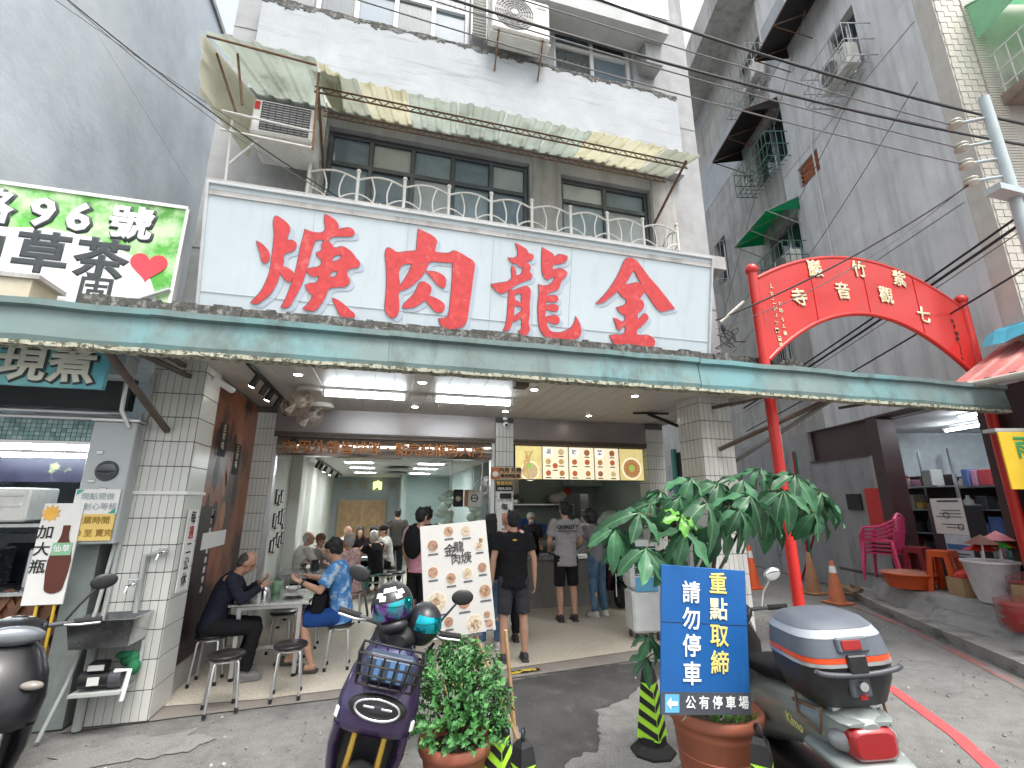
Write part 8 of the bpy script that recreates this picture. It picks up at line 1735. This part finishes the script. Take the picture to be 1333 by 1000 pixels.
for x in (-.12, .12): q = MB(); q.tube([(x, .016, .25), (x, .02, -.02), (x, .05, -.045)], .004, 5); q.build('hanging_wire', ALU, bs)

# ------------------------------------------------------------------ menu easel
me_ = thing('menu_easel', 'cream menu board with dish pictures on a wooden easel', 'easel', (.70, 3.98, 0)); MEM = Matrix.Translation((.64, 3.93, .80)) @ Matrix.Rotation(R(-5), 4, 'Y') @ Matrix.Rotation(R(-8), 4, 'X') @ Matrix.Translation((0, 0, 0))
MEL = Matrix.Translation((-.70, -3.98, 0)) @ MEM
def onb(o): o.parent = me_; o.matrix_local = MEL; return o
q = MB(); q.bb(-.275, .275, 0, .01, -.01, .83, .002); onb(q.build('board', pm('cream_menu_paper', (.43, .425, .41), .5, var=.04), me_))
def mtext(s, size, mat, x, z, **k):
    o = text(s, size, mat, me_, (0, 0, 0), w=False, **k); o.matrix_local = MEL @ Matrix.Translation((x, -.006, z)) @ Matrix.Rotation(R(90), 4, 'X'); return o
def mbowl(x, z, r_, k):
    q = MB(); q.lathe((x, -.0012, z), [(r_, 0), (r_, .001)], 24, rot(90, 0, 0)); a = onb(q.build('bowl_picture', RIMP, me_))
    q = MB(); q.lathe((x, -.003, z), [(r_ * .86, 0), (r_ * .86, .001)], 22, rot(90, 0, 0)); b_ = q.build('dish_picture', BOWLP[k % 5], a); rr = random.Random(k * 7 + int(x * 100)); q = MB()
    for i in range(7): a_, d_ = rr.uniform(0, 6.28), r_ * rr.uniform(0, .55); q.box((x + d_ * math.cos(a_), -.0055, z + d_ * math.sin(a_)), (r_ * .5, .001, r_ * .16), rot(0, rr.uniform(0, 180), 0))
    q.build('garnish_picture', BOWLP[(k + 2) % 5], a)
    q = MB(); q.bb(x - r_ * .8, x + r_ * .8, -.0035, -.0018, z - r_ - .022, z - r_ - .010); onb(q.build('caption', GREYP, me_))
for k, (x, z, r_) in enumerate(((-.045, .77, .045), (.10, .76, .045), (-.18, .67, .05), (.20, .63, .04), (-.19, .47, .045), (-.05, .41, .045), (.085, .43, .045), (.21, .46, .042), (-.17, .25, .078), (.04, .22, .055), (.215, .28, .055), (-.20, .09, .04), (-.09, .10, .04), (.11, .06, .068), (.225, .045, .034), (.215, .11, .03), (-.14, .03, .026))): mbowl(x, z, r_, k)
for i, (ch, x, z, s) in enumerate((('金', -.045, .615, .10), ('龍', .03, .635, .09), ('肉', .0, .545, .085), ('焿', .085, .545, .095))): mtext(ch, s, INK, x, z, bold=.004)
for (x0, x1, y1) in ((-.22, -.26, 0), (.20, .24, 0)):
    q = MB(); q.tube([(x0 * .6 - .06, -.03, .78), (x1 * .6 + .02 + (.25 if x0 > 0 else 0), 0, 0)], .018, 4); q.build('front_leg', WOODL, me_)
q = MB(); q.tube([(.1, .04, 1.5), (.1, .42, 0)], .018, 4); q.build('rear_leg', WOODL, me_)
q = MB(); q.tube([(-.25, -.02, .45), (.3, -.02, .43)], .012, 4); q.build('cross_bar', WOODL, me_)
q = MB(); q.tube([(.30, -.02, .80), (.39, .0, 0)], .018, 4); q.build('front_leg', WOODL, me_)
tp = MB(); tp.add([(1.42, 5.42, .003), (1.78, 5.46, .003), (1.78, 5.55, .003), (1.42, 5.51, .003)], [(0, 1, 2, 3)]); tag(tp.build('hazard_tape', tint('tape_yellow', (.60, .45, .05), .6, col2=(.02, .02, .02), mixsc=9, mixlo=.49, mixhi=.51)), 'strip of yellow and black tape on the threshold by the man in black', 'tape')
# ------------------------------------------------------------------ utility pole and overhead cables
t = thing('utility_pole', 'pale utility pole with porcelain insulators at the right picture edge', 'pole', (7.0, 3.1, 0))
PALEPOLE = pm('pale_blue_pole', (.42, .49, .51), .5, var=.1, stain=((.35, .33, .3), .4))
q = MB(); q.cyl((7.0, 3.1, -.02), (7.0, 3.1, 6.75), .07, .055, 16); q.build('pole', PALEPOLE, t, True)
for i, z in enumerate((6.45, 6.1, 5.85, 5.6)):
    q = MB(); q.tube([(7.0, 3.1, z), (6.72, 3.28, z)], .022, 6); q.build('bracket', PALEPOLE, t, True)
    q = MB(); q.lathe((6.70, 3.29, z - .05), [(.03, 0), (.075, .015), (.08, .035), (.04, .05), (.07, .065), (.072, .085), (.03, .1)], 18, rot(0, 0, 0)); q.build('insulator', pm('porcelain', (.50, .48, .42), .3, var=.15), t, True)
q = MB(); q.bb(6.6, 7.5, 3.0, 3.16, 5.28, 5.36); q.build('cross_arm', PALEPOLE, t, True)
def sag(a, b, s, n=14):
    a, b = Vector(a), Vector(b); return [a.lerp(b, i / n) - Vector((0, 0, s * 4 * (i / n) * (1 - i / n))) for i in range(n + 1)]
def wire(a, b, s, r_, label, mat=None, twist=0):
    q = MB(); pts = sag(a, b, s); q.tube(pts, r_, 6)
    if twist:
        q.tube([p + Vector((0, .01, r_ * 1.7 + .006 * math.sin(i * 2.1))) for i, p in enumerate(pts)], r_ * .8, 6)
    return tag(q.build('overhead_cable', mat or WIRE), label, 'cable')
wire((1.3, 4.0, 7.95), (9.5, 3.4, 7.05), .22, .016, 'thick twin black cable crossing highest at upper right', twist=1)
wire((-.6, 4.0, 7.3), (9.2, 3.3, 6.55), .25, .015, 'second thick black cable below the highest one', twist=1)
wire((-2.5, 4.0, 7.75), (6.7, 3.29, 6.42), .12, .008, 'upper of three thin wires running to the pole insulators', WIREG)
wire((-2.5, 4.0, 7.35), (6.7, 3.29, 6.08), .14, .008, 'middle of three thin wires running to the pole insulators', WIREG)
wire((-2.5, 4.0, 7.05), (6.7, 3.29, 5.84), .16, .008, 'lower of three thin wires running to the pole insulators', WIREG)
wire((-3.4, 3.8, 6.3), (-.62, 4.75, 4.98), .12, .007, 'sagging black service cable at upper left reaching the railing')
wire((-3.36, 3.8, 6.3), (-.70, 4.72, 4.97), .17, .005, 'second thin cable hanging just below the upper left service cable', WIREG)
wire((-3.5, 3.9, 6.25), (-1.55, 4.5, 5.45), .03, .004, 'very thin wire above the upper left service cable', WIREG)
wire((3.95, 4.7, 4.05), (6.7, 3.29, 5.58), .12, .011, 'black cable rising from the sign corner to the pole')
wire((3.98, 4.75, 3.95), (6.72, 3.29, 5.62), .22, .006, 'thin wire hanging below the cable from the sign corner', WIREG)
p1, p2 = W(6.0, 4.6, .8), W(-.4, 6.6, .5)
for i, (dz, r_, l) in enumerate(((0, .018, 'thick cable behind the red arch, upper one'), (-.12, .022, 'thick bundled cable behind the red arch, middle one'), (-.22, .008, 'thin cable behind the red arch, under the bundle'), (-.75, .014, 'lowest cable passing behind the red arch'))):
    wire(W(6.0, 4.4 + dz, .9), (7.6, 3.0, 5.45 + dz * .9), .05, r_, l, WIREG if r_ < .01 else WIRE)
wire(W(7.5, 6.8, .5), W(.6, 9.6, .6), .1, .008, 'diagonal wire crossing the middle of the alley wall', WIREG)
wire(W(7.0, 6.2, .5), W(-.2, 8.5, .5), .3, .008, 'sagging wire crossing the alley wall under the diagonal one', WIREG)
wire(W(2.0, 13, .3), W(8.5, 7.0, .3), .0, .008, 'steep straight wire falling leftward across the alley wall', WIREG)
# coiled wires at the sign's right corner
q = MB(); rr = random.Random(8); pts = [Vector((3.98 + .1 * math.sin(i * 1.3) + rr.uniform(-.03, .03) + i * .012, 4.72, 3.75 + .22 * math.cos(i * .9) * .5 + i * .006)) for i in range(26)]; q.tube(pts, .008, 5); q.ball((4.05, 4.7, 3.95), (.03, .03, .05)); tag(q.build('cable_coil', WIRE), 'tangled loop of wires at the right end of the big sign', 'cable')
q = MB(); q.tube([(4.0, 4.68, 4.02), (4.28, 4.55, 4.28)], .02, 7); tag(q.build('cable_sleeve', pm('grey_sleeve', (.55, .52, .47), .6)), 'pale sleeve on the cable beside the red gate post', 'cable')

# loose grit on the road
q = MB(); rr = random.Random(90)
for i in range(700):
    x, y = (rr.uniform(2.6, 7.5), rr.uniform(2.2, 7.0)) if i < 500 else (rr.uniform(-2.2, 1.2), rr.uniform(3.6, 5.1))
    if i < 500 and y < (x - 5.2) * 1.4 + 2.1: continue
    s_ = rr.uniform(.004, .013) * (1.6 if i % 17 == 0 else 1); q.m = 1 if i % 9 == 0 else 0; q.box((x, y, -.014 + s_ * .4), (s_ * rr.uniform(.8, 1.8), s_, s_), rot(rr.uniform(0, 40), rr.uniform(0, 40), rr.uniform(0, 180)))
tag(q.build('road_grit', [pm('grit_grey', (.22, .21, .2), .9, var=.4, sc=90), pm('grit_pale', (.5, .48, .45), .9)]), 'loose grit and litter scattered over the road', 'grit', kind='stuff')
bpy.data.scenes.remove(TMP)
